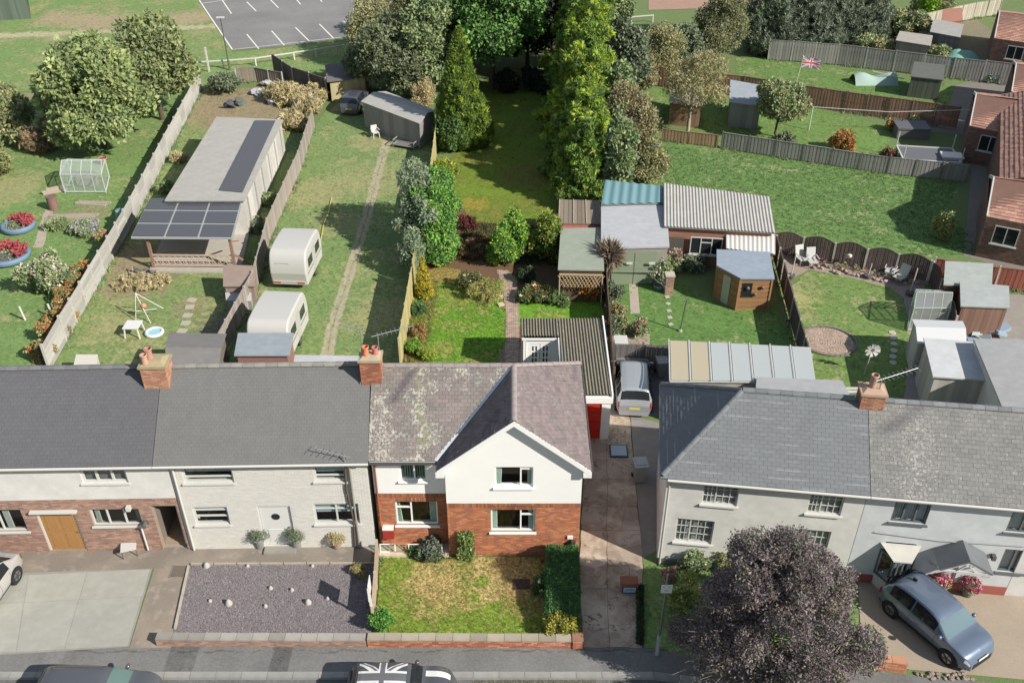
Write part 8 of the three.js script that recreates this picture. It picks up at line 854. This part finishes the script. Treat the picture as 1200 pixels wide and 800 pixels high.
function gardenWall(label, a, b, h, pal, cop, o = {}) {
  const A = V(a[0], 0, a[1]), B = V(b[0], 0, b[1]), L = A.distanceTo(B), u = B.clone().sub(A).normalize(), g = thing('garden_wall', label, 'wall', A, Math.atan2(-u.z, u.x)); part('core', new MB().box(0, 0, -0.23, L, h, 0), mortar, g); const mb = new MB(); bricks(mb, V(0, 0, 0), V(1, 0, 0), L, h, pal); bricks(mb, V(L, 0, 0), V(0, 0, -1), 0.23, h, pal); bricks(mb, V(0, 0, -0.23), V(0, 0, 1), 0.23, h, pal); part('bricks', mb, brickMat, g).userData.kind = 'stuff';
  const n = Math.round(L / 0.6), ms = [0.85, 1, 1.12].map((v) => rough(cop.map((q) => q * v), 0.006)); for (let i = 0; i < n; i++) { const m = part('coping_stone', new MB().box(0.006, 0, -0.28, L / n - 0.006, 0.06, 0.045), ms[Math.floor(rnd() * 3)], g); m.position.set(i * L / n, h + rr(0, 0.006), rr(-0.008, 0.008)); } if (o.pier) { part('pier', new MB().box(L, 0, -0.29, L + 0.36, h + 0.06, 0.05), mortar, g); const pb = new MB(); bricks(pb, V(L, 0, 0.05), V(1, 0, 0), 0.36, h + 0.05, pal); bricks(pb, V(L + 0.36, 0, 0.05), V(0, 0, -1), 0.34, h + 0.05, pal); part('bricks', pb, brickMat, g).userData.kind = 'stuff'; part('pier_cap', new MB().box(L - 0.02, h + 0.06, -0.31, L + 0.38, h + 0.1, 0.07), rough(S(150, 112, 92)), g); } return g;
}
gardenWall('low pale brick wall with wide coping before the gravel garden', W(184, 757), W(429, 758), 0.36, BR.mute, S(158, 154, 146)); { const a = W(431, 758), b = W(671, 759.5); gardenWall('low red brick wall with concrete coping before the front lawn', a, b, 0.4, [S(186, 124, 96), S(172, 108, 84), S(200, 144, 114), S(160, 100, 80)], S(164, 155, 139), { pier: true }); }
// main front lawn
const frontL = px([[446, 653], [677, 653], [678, 742], [440, 742]]);
lawn('lawn', 'patchy green and straw front lawn of the main house', frontL, 0.03, S(122, 146, 50), S(102, 130, 40), S(166, 148, 96), 0.1, bareSpots([[...W(510, 675), 1.5, S(186, 160, 112), 0.85], [...W(580, 672), 1.3, S(192, 166, 118), 0.85], [...W(520, 695), 1.2, S(180, 154, 104), 0.7], [...W(610, 668), 1.3, S(184, 156, 108), 0.85], [...W(618, 695), 1.1, S(150, 120, 84), 0.6], [...W(470, 668), 0.6, S(110, 140, 40), 0.7], [...W(565, 682), 0.35, S(110, 140, 40), 0.8]]), { res: 0.03, amp: 0.02 });
tufts('front_grass', 'short grass blades and dry stalks of the front lawn', frontL, 0.03, 9000, 0.055, [S(126, 146, 48), S(104, 128, 38), S(168, 146, 92), S(142, 150, 64)]);
{ const t = thing('drain_cover', 'dark brown drain cover sunk in the front lawn', 'drain cover', P(611, 685), 0.05); part('plate', new MB().box(-0.3, 0.03, -0.22, 0.3, 0.06, 0.22), rough(S(72, 56, 52)), t); part('rim', new MB().box(-0.34, 0.02, -0.26, 0.34, 0.05, 0.26), rough(S(92, 76, 66)), t); }
// fence and board between the front gardens
fence('low_fence', 'low timber fence between gravel garden and front lawn', px([[443, 652], [441, 690], [438, 730]]), { h: 0.85, mat: wood(S(176, 158, 136)), postMat: wood(S(190, 176, 152)), panel: 1.5 });
{ const q = P(437, 729), t = thing('agent_board', 'white board on a post standing edge-on at the garden corner', 'board', q); part('post', new MB().bar(V(0, 0, 0), V(0, 1.95, 0), 0.07), paint(S(220, 218, 212), 0.5), t); part('board', new MB().box(-0.06, 1.2, -0.62, -0.037, 1.9, 0.05), paint(S(214, 214, 212), 0.5), t); }
// hedge and shrubs of the front garden
function hedge(label, pts, h, n, size, pal, o = {}) { const [x0, z0, x1, z1] = bbox(pts), cx = (x0 + x1) / 2, cz = (z0 + z1) / 2, g = thing('hedge', label, 'hedge', V(cx, 0, cz)), L = []; const stem = new MB(); for (let i = 0; i < 8; i++) { const z = mix(z0, z1, (i + 0.5) / 8) - cz; stem.cyl(V(0, 0, z), V(rr(-0.2, 0.2), h * 0.8, z + rr(-0.1, 0.1)), 0.03, 0.01, 5); } part('stem', stem, barkMat, g); while (L.length < n) { const x = rr(x0, x1), z = rr(z0, z1); if (!inside(pts, x, z)) continue; const e = Math.min(x - x0, x1 - x, z - z0, z1 - z), top = h * (0.85 + 0.2 * fbm(x * 2.4, z * 2.4, 3)) * Math.min(1, 0.75 + e * 1.2), y = rnd() < 0.6 ? top * rr(0.88, 1) : e < 0.18 ? rr(0.05, top) : top * rr(0.6, 0.9), c = pal[Math.floor(rnd() * pal.length)], v = rr(0.75, 1.25); L.push([x - cx, y, z - cz, size * rr(0.7, 1.3), [c[0] * v, c[1] * v, c[2] * v]]); } instances('foliage', LEAF.broad, leafMat, L, g); return g; }
hedge('clipped dark green hedge between front lawn and driveway', px([[640, 656], [676, 655], [679, 734], [638, 734]]), 1.05, 5200, 0.12, [S(76, 124, 62), S(60, 104, 52), S(96, 142, 74)]);
{ let s = spot(656, 738, 700, 40); bush('yellow_shrub', 'yellow-green spurge shrub in the corner of the front wall', s.q, { R: 0.68, H: 1.05, n: 700, size: 0.15, pal: [S(156, 152, 48), S(128, 132, 44), S(96, 108, 40), S(176, 168, 70)] }); s = spot(637, 690, 664, 24); bush('hydrangea', 'hydrangea with cream flower heads beside the clipped hedge', s.q, { R: 0.5, H: 0.95, n: 420, size: 0.16, pal: [S(70, 100, 46), S(88, 116, 56)], fl: { n: 14, size: 0.26, pal: [S(206, 200, 160), S(220, 214, 186)] } });
  s = spot(504, 651, 632, 34); bush('lavender_bush', 'grey-blue flowering bush against the red brick wall', s.q, { R: 0.55, H: 0.85, n: 500, size: 0.16, pal: [S(96, 112, 70), S(80, 98, 58)], fl: { n: 420, size: 0.1, pal: [S(140, 136, 158), S(120, 120, 140), S(160, 156, 170)] } }); s = spot(546, 657, 620, 22); bush('climbing_rose', 'climbing rose with white blooms on the gabled brick wall', s.q.setZ(-26.18), { R: 0.4, H: 1.5, n: 420, size: 0.16, pal: [S(112, 134, 60), S(90, 112, 48), S(140, 150, 76)], fl: { n: 14, size: 0.14, pal: Gr.white }, blobs: [[0, 0.4, 0, 0.34, 0.4, 0.18], [-0.02, 1.1, 0, 0.36, 0.42, 0.18]] });
  s = spot(446, 736, 714, 22); bush('corner_bush', 'bright green bush at the front corner of the low fence', s.q, { R: 0.42, H: 0.9, n: 420, size: 0.15, pal: [S(92, 150, 50), S(72, 126, 42), S(112, 164, 66)] }); s = spot(484, 650, 640, 14); bush('low_plant', 'small green plant in the white window frame by the wall', s.q, { R: 0.22, H: 0.5, n: 160, size: 0.13, pal: [S(90, 126, 50), S(74, 104, 44)] }); }
{ const t = thing('leaning_windows', 'row of old white window frames leaning against the brick wall', 'window frames', V(-4.6, 0.14, -26.62)); for (const [x, w, c] of [[-0.42, 0.32, 0], [0.0, 0.34, 1], [0.72, 0.3, 0], [1.45, 0.34, 0]]) { const f = new MB(), b = 0.035; f.box(x - w, 0, 0, x - w + b, 0.36, 0.03).box(x + w - b, 0, 0, x + w, 0.36, 0.03).box(x - w + b, 0, 0, x + w - b, b, 0.03).box(x - w + b, 0.36 - b, 0, x + w - b, 0.36, 0.03); const m = part('frame', f, c ? wood(S(176, 120, 80)) : WHITEP, t); m.rotation.x = -0.35; m.position.z = 0.2; part('pane', new MB().box(x - w + b, b, 0.01, x + w - b, 0.36 - b, 0.016), GLASS, m); } }
{ const t = thing('brick_stack', 'small stack of loose bricks at the foot of the gabled wall', 'bricks', P(640, 658), 0.2); for (let i = 0; i < 6; i++) { const m = part('brick', new MB().box(-0.11, 0, -0.05, 0.11, 0.065, 0.05), rough(S(160, 92, 66, rr(0.8, 1.1))), t); m.position.set((i % 2) * 0.24 - 0.12, Math.floor(i / 2) * 0.068, 0); m.rotation.y = rr(-0.1, 0.1); } const p = thing('timber_post', 'dark brown stub post at the corner of the gabled wall', 'post', P(671, 654)); part('shaft', new MB().cbox(0, 0, 0, 0.13, 0.95, 0.13), wood(S(66, 46, 40)), p); part('cap', new MB().cbox(0, 0.95, 0, 0.17, 0.04, 0.17), wood(S(80, 58, 48)), p); }
sheet('passage_floor', 'concrete floor of the covered passage', 'paving', px([[190, 642], [222, 642], [216, 560], [196, 560]]), 0.012, rough(S(160, 148, 134)));
// driveway of broken concrete slabs
{
  const outer = px([[683, 759], [753, 759], [753, 650], [744, 560], [738, 486], [690, 486], [684, 560], [679, 655]]), base = sheet('driveway', 'cracked brown concrete driveway beside the main house', 'drive', outer, 0.01, rough(S(88, 66, 52)));
  const slabs = [], split = (poly, depth) => { const b = bbox(poly), w = b[2] - b[0], h = b[3] - b[1]; let ar = 0; poly.forEach((q, i) => { const r = poly[(i + 1) % poly.length]; ar += q[0] * r[1] - q[1] * r[0]; }); ar = Math.abs(ar / 2); if (ar < 1.6 || depth > 6 || (ar < 3 && rnd() < 0.4)) { slabs.push(poly); return; } const cx = (b[0] + b[2]) / 2 + rr(-0.15, 0.15) * w, cz = (b[1] + b[3]) / 2 + rr(-0.2, 0.2) * h, an = (h > w * 1.1 ? 0 : Math.PI / 2) + rr(-0.3, 0.3) * (rnd() < 0.25 ? 2.6 : 1), dx = Math.cos(an), dz = Math.sin(an), sd = (q) => (q[0] - cx) * dz - (q[1] - cz) * dx, A = [], B = []; poly.forEach((q, i) => { const r = poly[(i + 1) % poly.length], s = sd(q), e = sd(r); (s >= 0 ? A : B).push(q); if ((s >= 0) !== (e >= 0)) { const t = s / (s - e), p = [mix(q[0], r[0], t), mix(q[1], r[1], t)]; A.push(p); B.push(p); } }); if (A.length > 2 && B.length > 2) { split(A, depth + 1); split(B, depth + 1); } else slabs.push(poly); };
  const mid = (y) => W(y > 600 ? mix(714, 711, (759 - y) / 100) : 711, y), colL = px([[683, 759], [679, 655], [684, 560], [690, 486], [710, 486], [712, 560], [711, 655], [714, 759]]), colR = px([[714, 759], [711, 655], [712, 560], [710, 486], [738, 486], [744, 560], [753, 650], [753, 759]]);
  const cut = (poly, z0, z1) => { const cl = (P_, zz, keep) => { const o = []; P_.forEach((q, i) => { const r = P_[(i + 1) % P_.length], s = keep(q[1] - zz), e = keep(r[1] - zz); if (s) o.push(q); if (s !== e) { const t = (zz - q[1]) / (r[1] - q[1]); o.push([mix(q[0], r[0], t), zz]); } }); return o; }; return cl(cl(poly, z0, (v) => v >= 0), z1, (v) => v <= 0); };
  for (const c of [colL, colR]) for (let z = -37; z < -21.8; z += 3.1) { const q = cut(c, z, Math.min(z + 3.1, -21.8)); if (q.length > 2) split(q, 1); }
  const dvt = worldTex(1.5, -38, 7, -21.5, 0.025, (x, z) => { const n = fbm(x * 0.8 + 7, z * 0.8, 4), m = fbm(x * 2.6, z * 2.6 + 5, 4), g = h2(Math.floor(x * 40), Math.floor(z * 40)), f = Math.abs(fbm(x * 1.4 + 30, z * 1.4, 4) - 0.5); let c = mix3(S(168, 153, 137), S(152, 136, 120), sm(0.4, 0.6, m)); c = mix3(c, S(196, 184, 166), 0.75 * sm(0.52, 0.66, n)); c = mix3(c, S(104, 84, 68), 0.8 * sm(0.012, 0.004, f)); return c.map((q) => q * (0.88 + 0.24 * g)); });
  const tones = [[168, 150, 131], [165, 146, 127], [171, 153, 134], [162, 143, 124], [184, 169, 149]].map((c) => mat(Array(3).fill((c[1] / 152) ** 2), { rough: 0.95, map: dvt, bump: bumpGrain, bs: 0.006 }));
  for (const s of slabs) { const cx = s.reduce((a, q) => a + q[0], 0) / s.length, cz = s.reduce((a, q) => a + q[1], 0) / s.length, ins = s.map(([x, z]) => { const d = Math.hypot(x - cx, z - cz), k = Math.max(0, 1 - 0.012 / d); return [cx + (x - cx) * k, cz + (z - cz) * k]; }), front = cz > -28; part('slab', sheetGeo(wob(ins, 0.16, 0.03), 0.045 + rr(-0.006, 0.006), 0.035), tones[rnd() < 0.1 ? 4 : Math.floor(rnd() * 4)], base); }
  const L = []; for (let i = 0; i < 500; i++) { const a = W(mix(747, 753, rnd()), mix(690, 757, rnd())); L.push([a[0], rr(0, 0.25), a[1], 0.2, Gr.dark[i % 3].map((q) => q * rr(0.7, 1.3)), 1]); } const hg = thing('edging_hedge', 'thin dark green strip of low hedge along the driveway edge', 'hedge', V(0, 0, 0)); instances('foliage', LEAF.spray, leafMat, L, hg); part('stem', new MB().cyl(P(750, 756), P(750, 692), 0.02, 0.02, 5), barkMat, hg);
}
sheet('drive', 'grey concrete drive of the hipped house behind the silver car', 'drive', px([[739, 486], [788, 500], [770, 645], [753, 655], [745, 560]]), 0.014, rough(S(138, 134, 130)));
sheet('drive', 'paved yard around the silver car', 'drive', px([[690, 487], [792, 487], [790, 432], [716, 430]]), 0.012, rough(S(138, 134, 130)));
{ // brick box with framed notice, framed tray, wheelie bins
  const t = thing('brick_box', 'small brick pier with a blue framed notice on the driveway', 'pier', P(737, 694)); part('core', new MB().box(-0.32, 0, -0.3, 0.32, 0.5, 0.06), mortar, t); part('bricks', bricks(bricks(new MB(), V(-0.32, 0, 0.06), V(1, 0, 0), 0.64, 0.5, BR.main), V(0.32, 0, 0.06), V(0, 0, -1), 0.36, 0.5, BR.main), brickMat, t).userData.kind = 'stuff'; part('cap', new MB().box(-0.34, 0.5, -0.33, 0.34, 0.56, 0.08), rough(S(140, 92, 70)), t); const nb = part('notice', new MB().box(-0.28, 0.08, 0.08, 0.28, 0.44, 0.1), paint(S(70, 70, 74), 0.5), t); part('notice_face', new MB().quad(V(-0.24, 0.12, 0.104), V(0.24, 0.12, 0.104), V(0.24, 0.4, 0.104), V(-0.24, 0.4, 0.104)), mat([1, 1, 1], { rough: 0.6, map: dtex(64, 32, (i, j) => { const m = j > 10 && j < 22 && i > 8 && i < 56 && vn(i * 0.7, j * 0.5) > 0.5; return m ? S(90, 120, 170) : S(178, 196, 216); }, true, 1 / 0.48, 1 / 0.28) }), nb);
  const d = thing('framed_tray', 'blue-grey panel in a dark frame lying on the driveway', 'tray', P(725, 530), -0.03); part('frame', new MB().box(-0.42, 0.05, -0.42, 0.42, 0.11, 0.42), paint(S(70, 72, 78), 0.6), d); part('panel', new MB().box(-0.35, 0.11, -0.35, 0.35, 0.125, 0.35), mat(S(150, 166, 182), { rough: 0.25 }), d);
  const bin = (x, y, c, l) => { const b = thing('wheelie_bin', l, 'bin', P(x, y), 0.1), m = paint(c, 0.6), s = new MB(); const lo = 0.22, hi = 0.29, H = 0.98; const q = (k, yy) => [V(-k, yy, -k * 1.1), V(k, yy, -k * 1.1), V(k, yy, k * 1.1), V(-k, yy, k * 1.1)], A = q(lo, 0.06), B = q(hi, H); for (let i = 0; i < 4; i++) s.quad(A[(i + 1) % 4], A[i], B[i], B[(i + 1) % 4]); part('body', s, m, b); part('lid', new MB().box(-0.31, H, -0.36, 0.31, H + 0.05, 0.34).box(-0.22, H + 0.05, -0.22, 0.22, H + 0.08, 0.2), paint(c.map((v) => v * 1.2), 0.5), b); for (const k of [-1, 1]) part('wheel', new MB().cyl(V(k * 0.24, 0.1, -0.26), V(k * 0.3, 0.1, -0.26), 0.1, 0.1, 12), mat(S(40, 40, 40)), b); part('handle', new MB().cyl(V(-0.25, H - 0.05, -0.38), V(0.25, H - 0.05, -0.38), 0.02, 0.02, 6), m, b); };
  bin(749, 562, S(140, 146, 146), 'grey wheelie bin on the drive beside the driveway edge'); bin(775, 440, S(160, 162, 160), 'pale grey bin behind the silver car');
}
// right-hand front: grass, sign pole, copper beech, drive
lawn('lawn', 'front grass under the copper-leaved tree', px([[754, 662], [800, 668], [1005, 690], [1010, 772], [800, 764], [754, 758]]), 0.02, gA, gB, gDry, 0.08);
sheet('drive', 'beige paved drive in front of the bay-windowed house', 'drive', [...px([[1006, 678], [1200, 697], [1290, 706]]), [24, -19.9], [14.2, -20.95], ...px([[1010, 772]])], 0.022, mat([1, 1, 1], { rough: 0.95, map: worldTex(12, -27, 26, -18, 0.03, (x, z) => { const n = fbm(x * 0.8, z * 0.8, 4), m = fbm(x * 3, z * 3, 3), g = h2(Math.floor(x * 33), Math.floor(z * 33)); return mix3(S(164, 150, 133), S(148, 136, 122), 0.6 * n + 0.4 * m).map((q) => q * (0.93 + 0.14 * g)); }), bump: bumpGrain, bs: 0.004 }));
{ const q = P(770, 767), H = heightAt(673, q.z), t = thing('bus_stop_pole', 'grey pole with a small white flag sign on the footway', 'sign', q); part('pole', new MB().cyl(V(0, 0, 0), V(0, H, 0), 0.05, 0.04, 10), METAL, t); part('sleeve', new MB().cyl(V(0, 0, 0), V(0, 1.1, 0), 0.075, 0.075, 10), paint(S(160, 164, 166), 0.5), t); part('sign_plate', new MB().box(-0.18, H - 0.85, 0.05, 0.2, H - 0.45, 0.07), paint(S(206, 208, 206), 0.5), t); const dots = part('sign_marks', new MB().box(-0.12, H - 0.56, 0.0705, -0.06, H - 0.52, 0.072).box(0.06, H - 0.56, 0.0705, 0.12, H - 0.52, 0.072).box(-0.08, H - 0.74, 0.0705, 0.1, H - 0.71, 0.072), paint(S(130, 132, 134), 0.5), t); dots.userData.kind = 'stuff'; }
{ const c = V(8.75, 0, -21.5), tr = (y) => 3.25 * Math.pow(clamp((7.4 - y) / 5.6, 0.04, 1), 0.8), tb = [[0, 1.9, 0.9, 2.8, 1.3, 2.4], [0, 3.2, 1, 2.3, 1.5, 2.1], [0.1, 4.7, 0.9, 1.6, 1.4, 1.5], [0.1, 6.1, 0.7, 0.8, 1.0, 0.8], ...Array.from({ length: 26 }, (_, i) => { const a = i * 2.4, y = 1.1 + 5.2 * (i / 26), d = tr(y) * rr(0.75, 1.05), q = rr(0.5, 0.95); return [Math.cos(a) * d, y, 0.9 + Math.sin(a) * d * 0.9, q, q * 0.85, q]; })]; tree('copper_beech', 'large purple-grey copper-leaved tree in the front garden', c, { R: 2.6, H: 6.6, y0: 0.5, n: 13000, size: 0.27, blobs: tb, leaf: 'fine', pal: [...Gr.purple, S(146, 137, 135), S(128, 120, 118), S(112, 118, 96)], limbs: 12, tr: 0.16, gap: 0.3, deep: 0.5 }); { const tw = new MB(); for (let i = 0; i < 130; i++) { const a = i * 2.4, y = rr(1.2, 6.8), d = tr(y) * rr(0.9, 1.15) + 0.2, e = V(Math.cos(a) * d, y, 1 + Math.sin(a) * d * 0.9), o = V(rr(-0.3, 0.3), y * 0.5, 0.5 + rr(-0.3, 0.3)); tw.tube([o, o.clone().lerp(e, 0.55).add(V(rr(-0.2, 0.2), rr(0, 0.3), rr(-0.2, 0.2))), e], (t) => 0.028 * (1 - 0.8 * t), 4); } part('twigs', tw, rough(S(158, 140, 134)), scene.getObjectByName('copper_beech')).userData.kind = 'stuff'; }
  let s = spot(800, 712, 660, 46); bush('lime_shrub', 'yellow-green shrub beside the grey sign pole', s.q, { R: 0.8, H: 1.5, n: 700, size: 0.2, pal: [S(170, 180, 100), S(150, 162, 90), S(130, 146, 84)] }); s = spot(783, 684, 660, 20); bush('pink_flowers', 'tall pink flowers behind the grey sign pole', s.q, { R: 0.35, H: 1.0, n: 120, size: 0.18, pal: Gr.mute, fl: { n: 60, size: 0.2, pal: Gr.pink } }); s = spot(812, 664, 640, 30); bush('pale_rose', 'pale pink rose against the hipped house wall', s.q, { R: 0.6, H: 1.2, n: 350, size: 0.2, pal: Gr.mute, fl: { n: 70, size: 0.16, pal: [...Gr.white, S(200, 176, 176)] } }); s = spot(1013, 762, 728, 30); bush('white_flowers', 'white-flowered bush at the end of the orange brick wall', s.q, { R: 0.55, H: 1.1, n: 420, size: 0.18, pal: Gr.mute, fl: { n: 60, size: 0.18, pal: Gr.white } }); s = spot(855, 662, 630, 40); bush('pale_rose', 'leggy pale shrub under the small-paned window', s.q, { R: 0.8, H: 1.4, n: 420, size: 0.2, pal: Gr.olive, fl: { n: 40, size: 0.16, pal: Gr.white } }); }
gardenWall('short orange brick wall beside the beige drive', [12.9, -20.95], [13.95, -20.8], 0.5, [S(196, 134, 96), S(182, 120, 88), S(206, 148, 110)], S(190, 140, 110));
{ const t = thing('kerb_rubble', 'line of broken edging and weeds at the mouth of the beige drive', 'rubble', V(15.3, 0, -20.65)); for (let i = 0; i < 26; i++) { const m = part('stone', new THREE.DodecahedronGeometry(0.09, 0), rough(S(160, 144, 132, rr(0.7, 1.1))), t); m.position.set(rr(-1, 1), 0.04, rr(-0.12, 0.12) + 0.0); m.scale.set(rr(0.7, 1.5), rr(0.4, 0.8), rr(0.7, 1.2)); } }
function pot(label, q, r, h, c, pal, fl, o = {}) { const t = thing('flower_pot', label, 'plant pot', q, 0, o.group); part('pot', new MB().geom(new THREE.LatheGeometry([[r * 0.7, 0], [r * 0.95, h * 0.85], [r * 1.08, h * 0.86], [r * 1.08, h], [r * 0.9, h], [r * 0.85, h * 0.8], [0.01, h * 0.8]].map((v) => new THREE.Vector2(...v)), 18)), rough(c), t); instances('plant', LEAF.fine, leafMat, blobPoints([[0, h + o.ph * 0.4, 0, r * 1.5, o.ph * 0.5, r * 1.5]], 220, 0.16, pal), t); if (fl) instances('blossom', LEAF.petal, petalMat, blobPoints([[0, h + o.ph * 0.45, 0, r * 1.6, o.ph * 0.5, r * 1.6]], 130, 0.16, fl, { deep: 0.1, low: -0.2 }), t); return t; }
pot('grey pot of leafy plants left of the white front door', P(305, 640), 0.27, 0.55, S(140, 140, 138), Gr.greyd, null, { ph: 0.6 }); pot('grey pot of leafy plants right of the white front door', P(348, 640), 0.27, 0.55, S(140, 140, 138), Gr.greyd, null, { ph: 0.6 }); pot('brown pot with dry plant below the wide white window', P(395, 641), 0.22, 0.4, S(160, 140, 124), Gr.straw, null, { ph: 0.5 });
pot('pink flowering pot at the foot of the bay window', P(1025, 672), 0.22, 0.3, S(150, 130, 120), Gr.mute, Gr.pink, { ph: 0.6 }); pot('pink flowering pot left of the porch step', P(1097, 693), 0.24, 0.35, S(150, 130, 120), Gr.mute, Gr.pink, { ph: 0.6 }); pot('pink flowering pot right of the porch step', P(1133, 697), 0.24, 0.35, S(130, 122, 116), Gr.mute, Gr.pink, { ph: 0.6 }); pot('tall pink flowering pot between bay and porch', P(1087, 680), 0.22, 0.7, S(170, 150, 130), Gr.mute, Gr.pink, { ph: 0.8 }); pot('tall pink flowering pot beyond the porch', P(1150, 686), 0.22, 0.7, S(170, 150, 130), Gr.mute, Gr.pink, { ph: 0.8 });
{ const t = thing('doormat', 'pale mat in a dark frame before the white front door', 'mat', P(326, 643)); part('mat', new MB().box(-0.24, 0.02, -0.14, 0.24, 0.05, 0.14), rough(S(196, 194, 186)), t); part('frame', new MB().box(-0.32, 0.018, -0.22, 0.32, 0.035, 0.22), rough(S(110, 106, 102)), t);
  [[268, 708, 0.22, 'tall white ornamental stone on the gravel garden'], [361, 707, 0.2, 'white ornamental stone beside the board shadow'], [317, 690, 0.14, 'small dark-capped ornament on the gravel garden'], [246, 705, 0.12, 'small flat pale stone beside the tall white stone'], [342, 692, 0.13, 'small flat pale stone near the terrace edge'], [384, 702, 0.13, 'small flat pale stone near the low fence'], [311, 711, 0.13, 'small flat pale stone near the brick wall'], [366, 664, 0.12, 'white stone on the edging by the terrace'], [242, 664, 0.2, 'white bird ornament on the gravel edge'], [290, 664, 0.12, 'small white stone on the gravel edge']].forEach(([x, y, rr_, l]) => { const r = rr_ * 0.66, g = thing('garden_ornament', l, 'ornament', P(x, y)); part('stone', new MB().geom(new THREE.LatheGeometry([[r * 0.9, 0], [r, r * 0.4], [r * 0.7, r * 1.2], [r * 0.35, r * 1.7], [0.005, r * 1.8]].map((v) => new THREE.Vector2(...v)), 12)), rough(S(176, 172, 166)), g); part('base', new MB().cyl(V(0, 0, 0), V(0, 0.03, 0), r * 1.15, r * 1.1, 12), rough(S(160, 154, 150)), g); });
  const c = thing('garden_chair', 'small white folding table against the brick front', 'table', P(153, 649), 0.3); part('table_top', new MB().box(-0.3, 0.42, -0.25, 0.3, 0.45, 0.25), muteUpvc, c); for (const [a, b] of [[-1, -1], [1, -1], [1, 1], [-1, 1]]) part('leg', new MB().bar(V(a * 0.27, 0, b * 0.22), V(a * 0.27, 0.42, b * 0.22), 0.03), mat(S(90, 88, 86)), c);
  const b = thing('wooden_stool', 'dark brown box seat under the three-light window', 'seat', P(151, 640)); part('body', new MB().cbox(0, 0, 0, 0.42, 0.5, 0.2), wood(S(128, 96, 82)), b); part('lid', new MB().cbox(0, 0.5, 0, 0.46, 0.04, 0.24), wood(S(140, 108, 92)), b);
  const m = thing('drain_cover', 'dark metal drain cover in the worn side path', 'drain cover', P(210, 670)); part('plate', new MB().box(-0.28, 0.02, -0.28, 0.28, 0.05, 0.28), rough(S(110, 100, 92)), m); part('rim', new MB().box(-0.33, 0.018, -0.33, 0.33, 0.04, 0.33), rough(S(140, 132, 122)), m); const y = spot(421, 672, 662, 18); bush('yellow_plant', 'straggly yellow plant on the gravel garden', y.q, { R: 0.3, H: 0.5, n: 160, size: 0.14, pal: [S(180, 168, 110), S(150, 146, 100)], leaf: 'spray' }); }
// roof aerials
function aerial(label, base, tip, len, dir, n = 9) { const t = thing('tv_aerial', label, 'aerial', base), m = mat(S(170, 172, 172), { rough: 0.4, metal: 0.6 }); part('mast', new MB().cyl(V(0, 0, 0), V(0, tip, 0), 0.022, 0.02, 6), m, t); const d = V(dir[0], dir[1], dir[2]).normalize(), o = V(0, tip - 0.05, 0), side = V(-d.z, 0, d.x).normalize(); part('boom', new MB().cyl(o.clone().addScaledVector(d, -0.25), o.clone().addScaledVector(d, len), 0.018, 0.018, 6), m, t); for (let i = 0; i < n; i++) { const q = o.clone().addScaledVector(d, len * i / (n - 1)); part('element', new MB().cyl(q.clone().addScaledVector(side, -0.2), q.clone().addScaledVector(side, 0.2), 0.01, 0.01, 5), m, t); } return t; }
aerial('long tv aerial on the brick chimney of the main house', V(-5.15, 7.75, -29.75), 0.75, 1.4, [0.95, 0.1, -0.3]); aerial('short tv aerial left of the brick chimney', V(-5.8, 7.75, -29.75), 1.0, 0.9, [-0.9, 0.05, -0.3], 7); aerial('tv aerial on the chimney of the hipped house', V(13.6, 7.3, -27.6), 0.7, 1.5, [0.95, 0.12, -0.3]);
aerial('thin tv aerial fixed above the eaves of the painted brick house', V(-6.3, 4.85, -26.55), 0.35, 1.1, [-0.95, 0.25, -0.1], 6);

renderer.render(scene, camera);
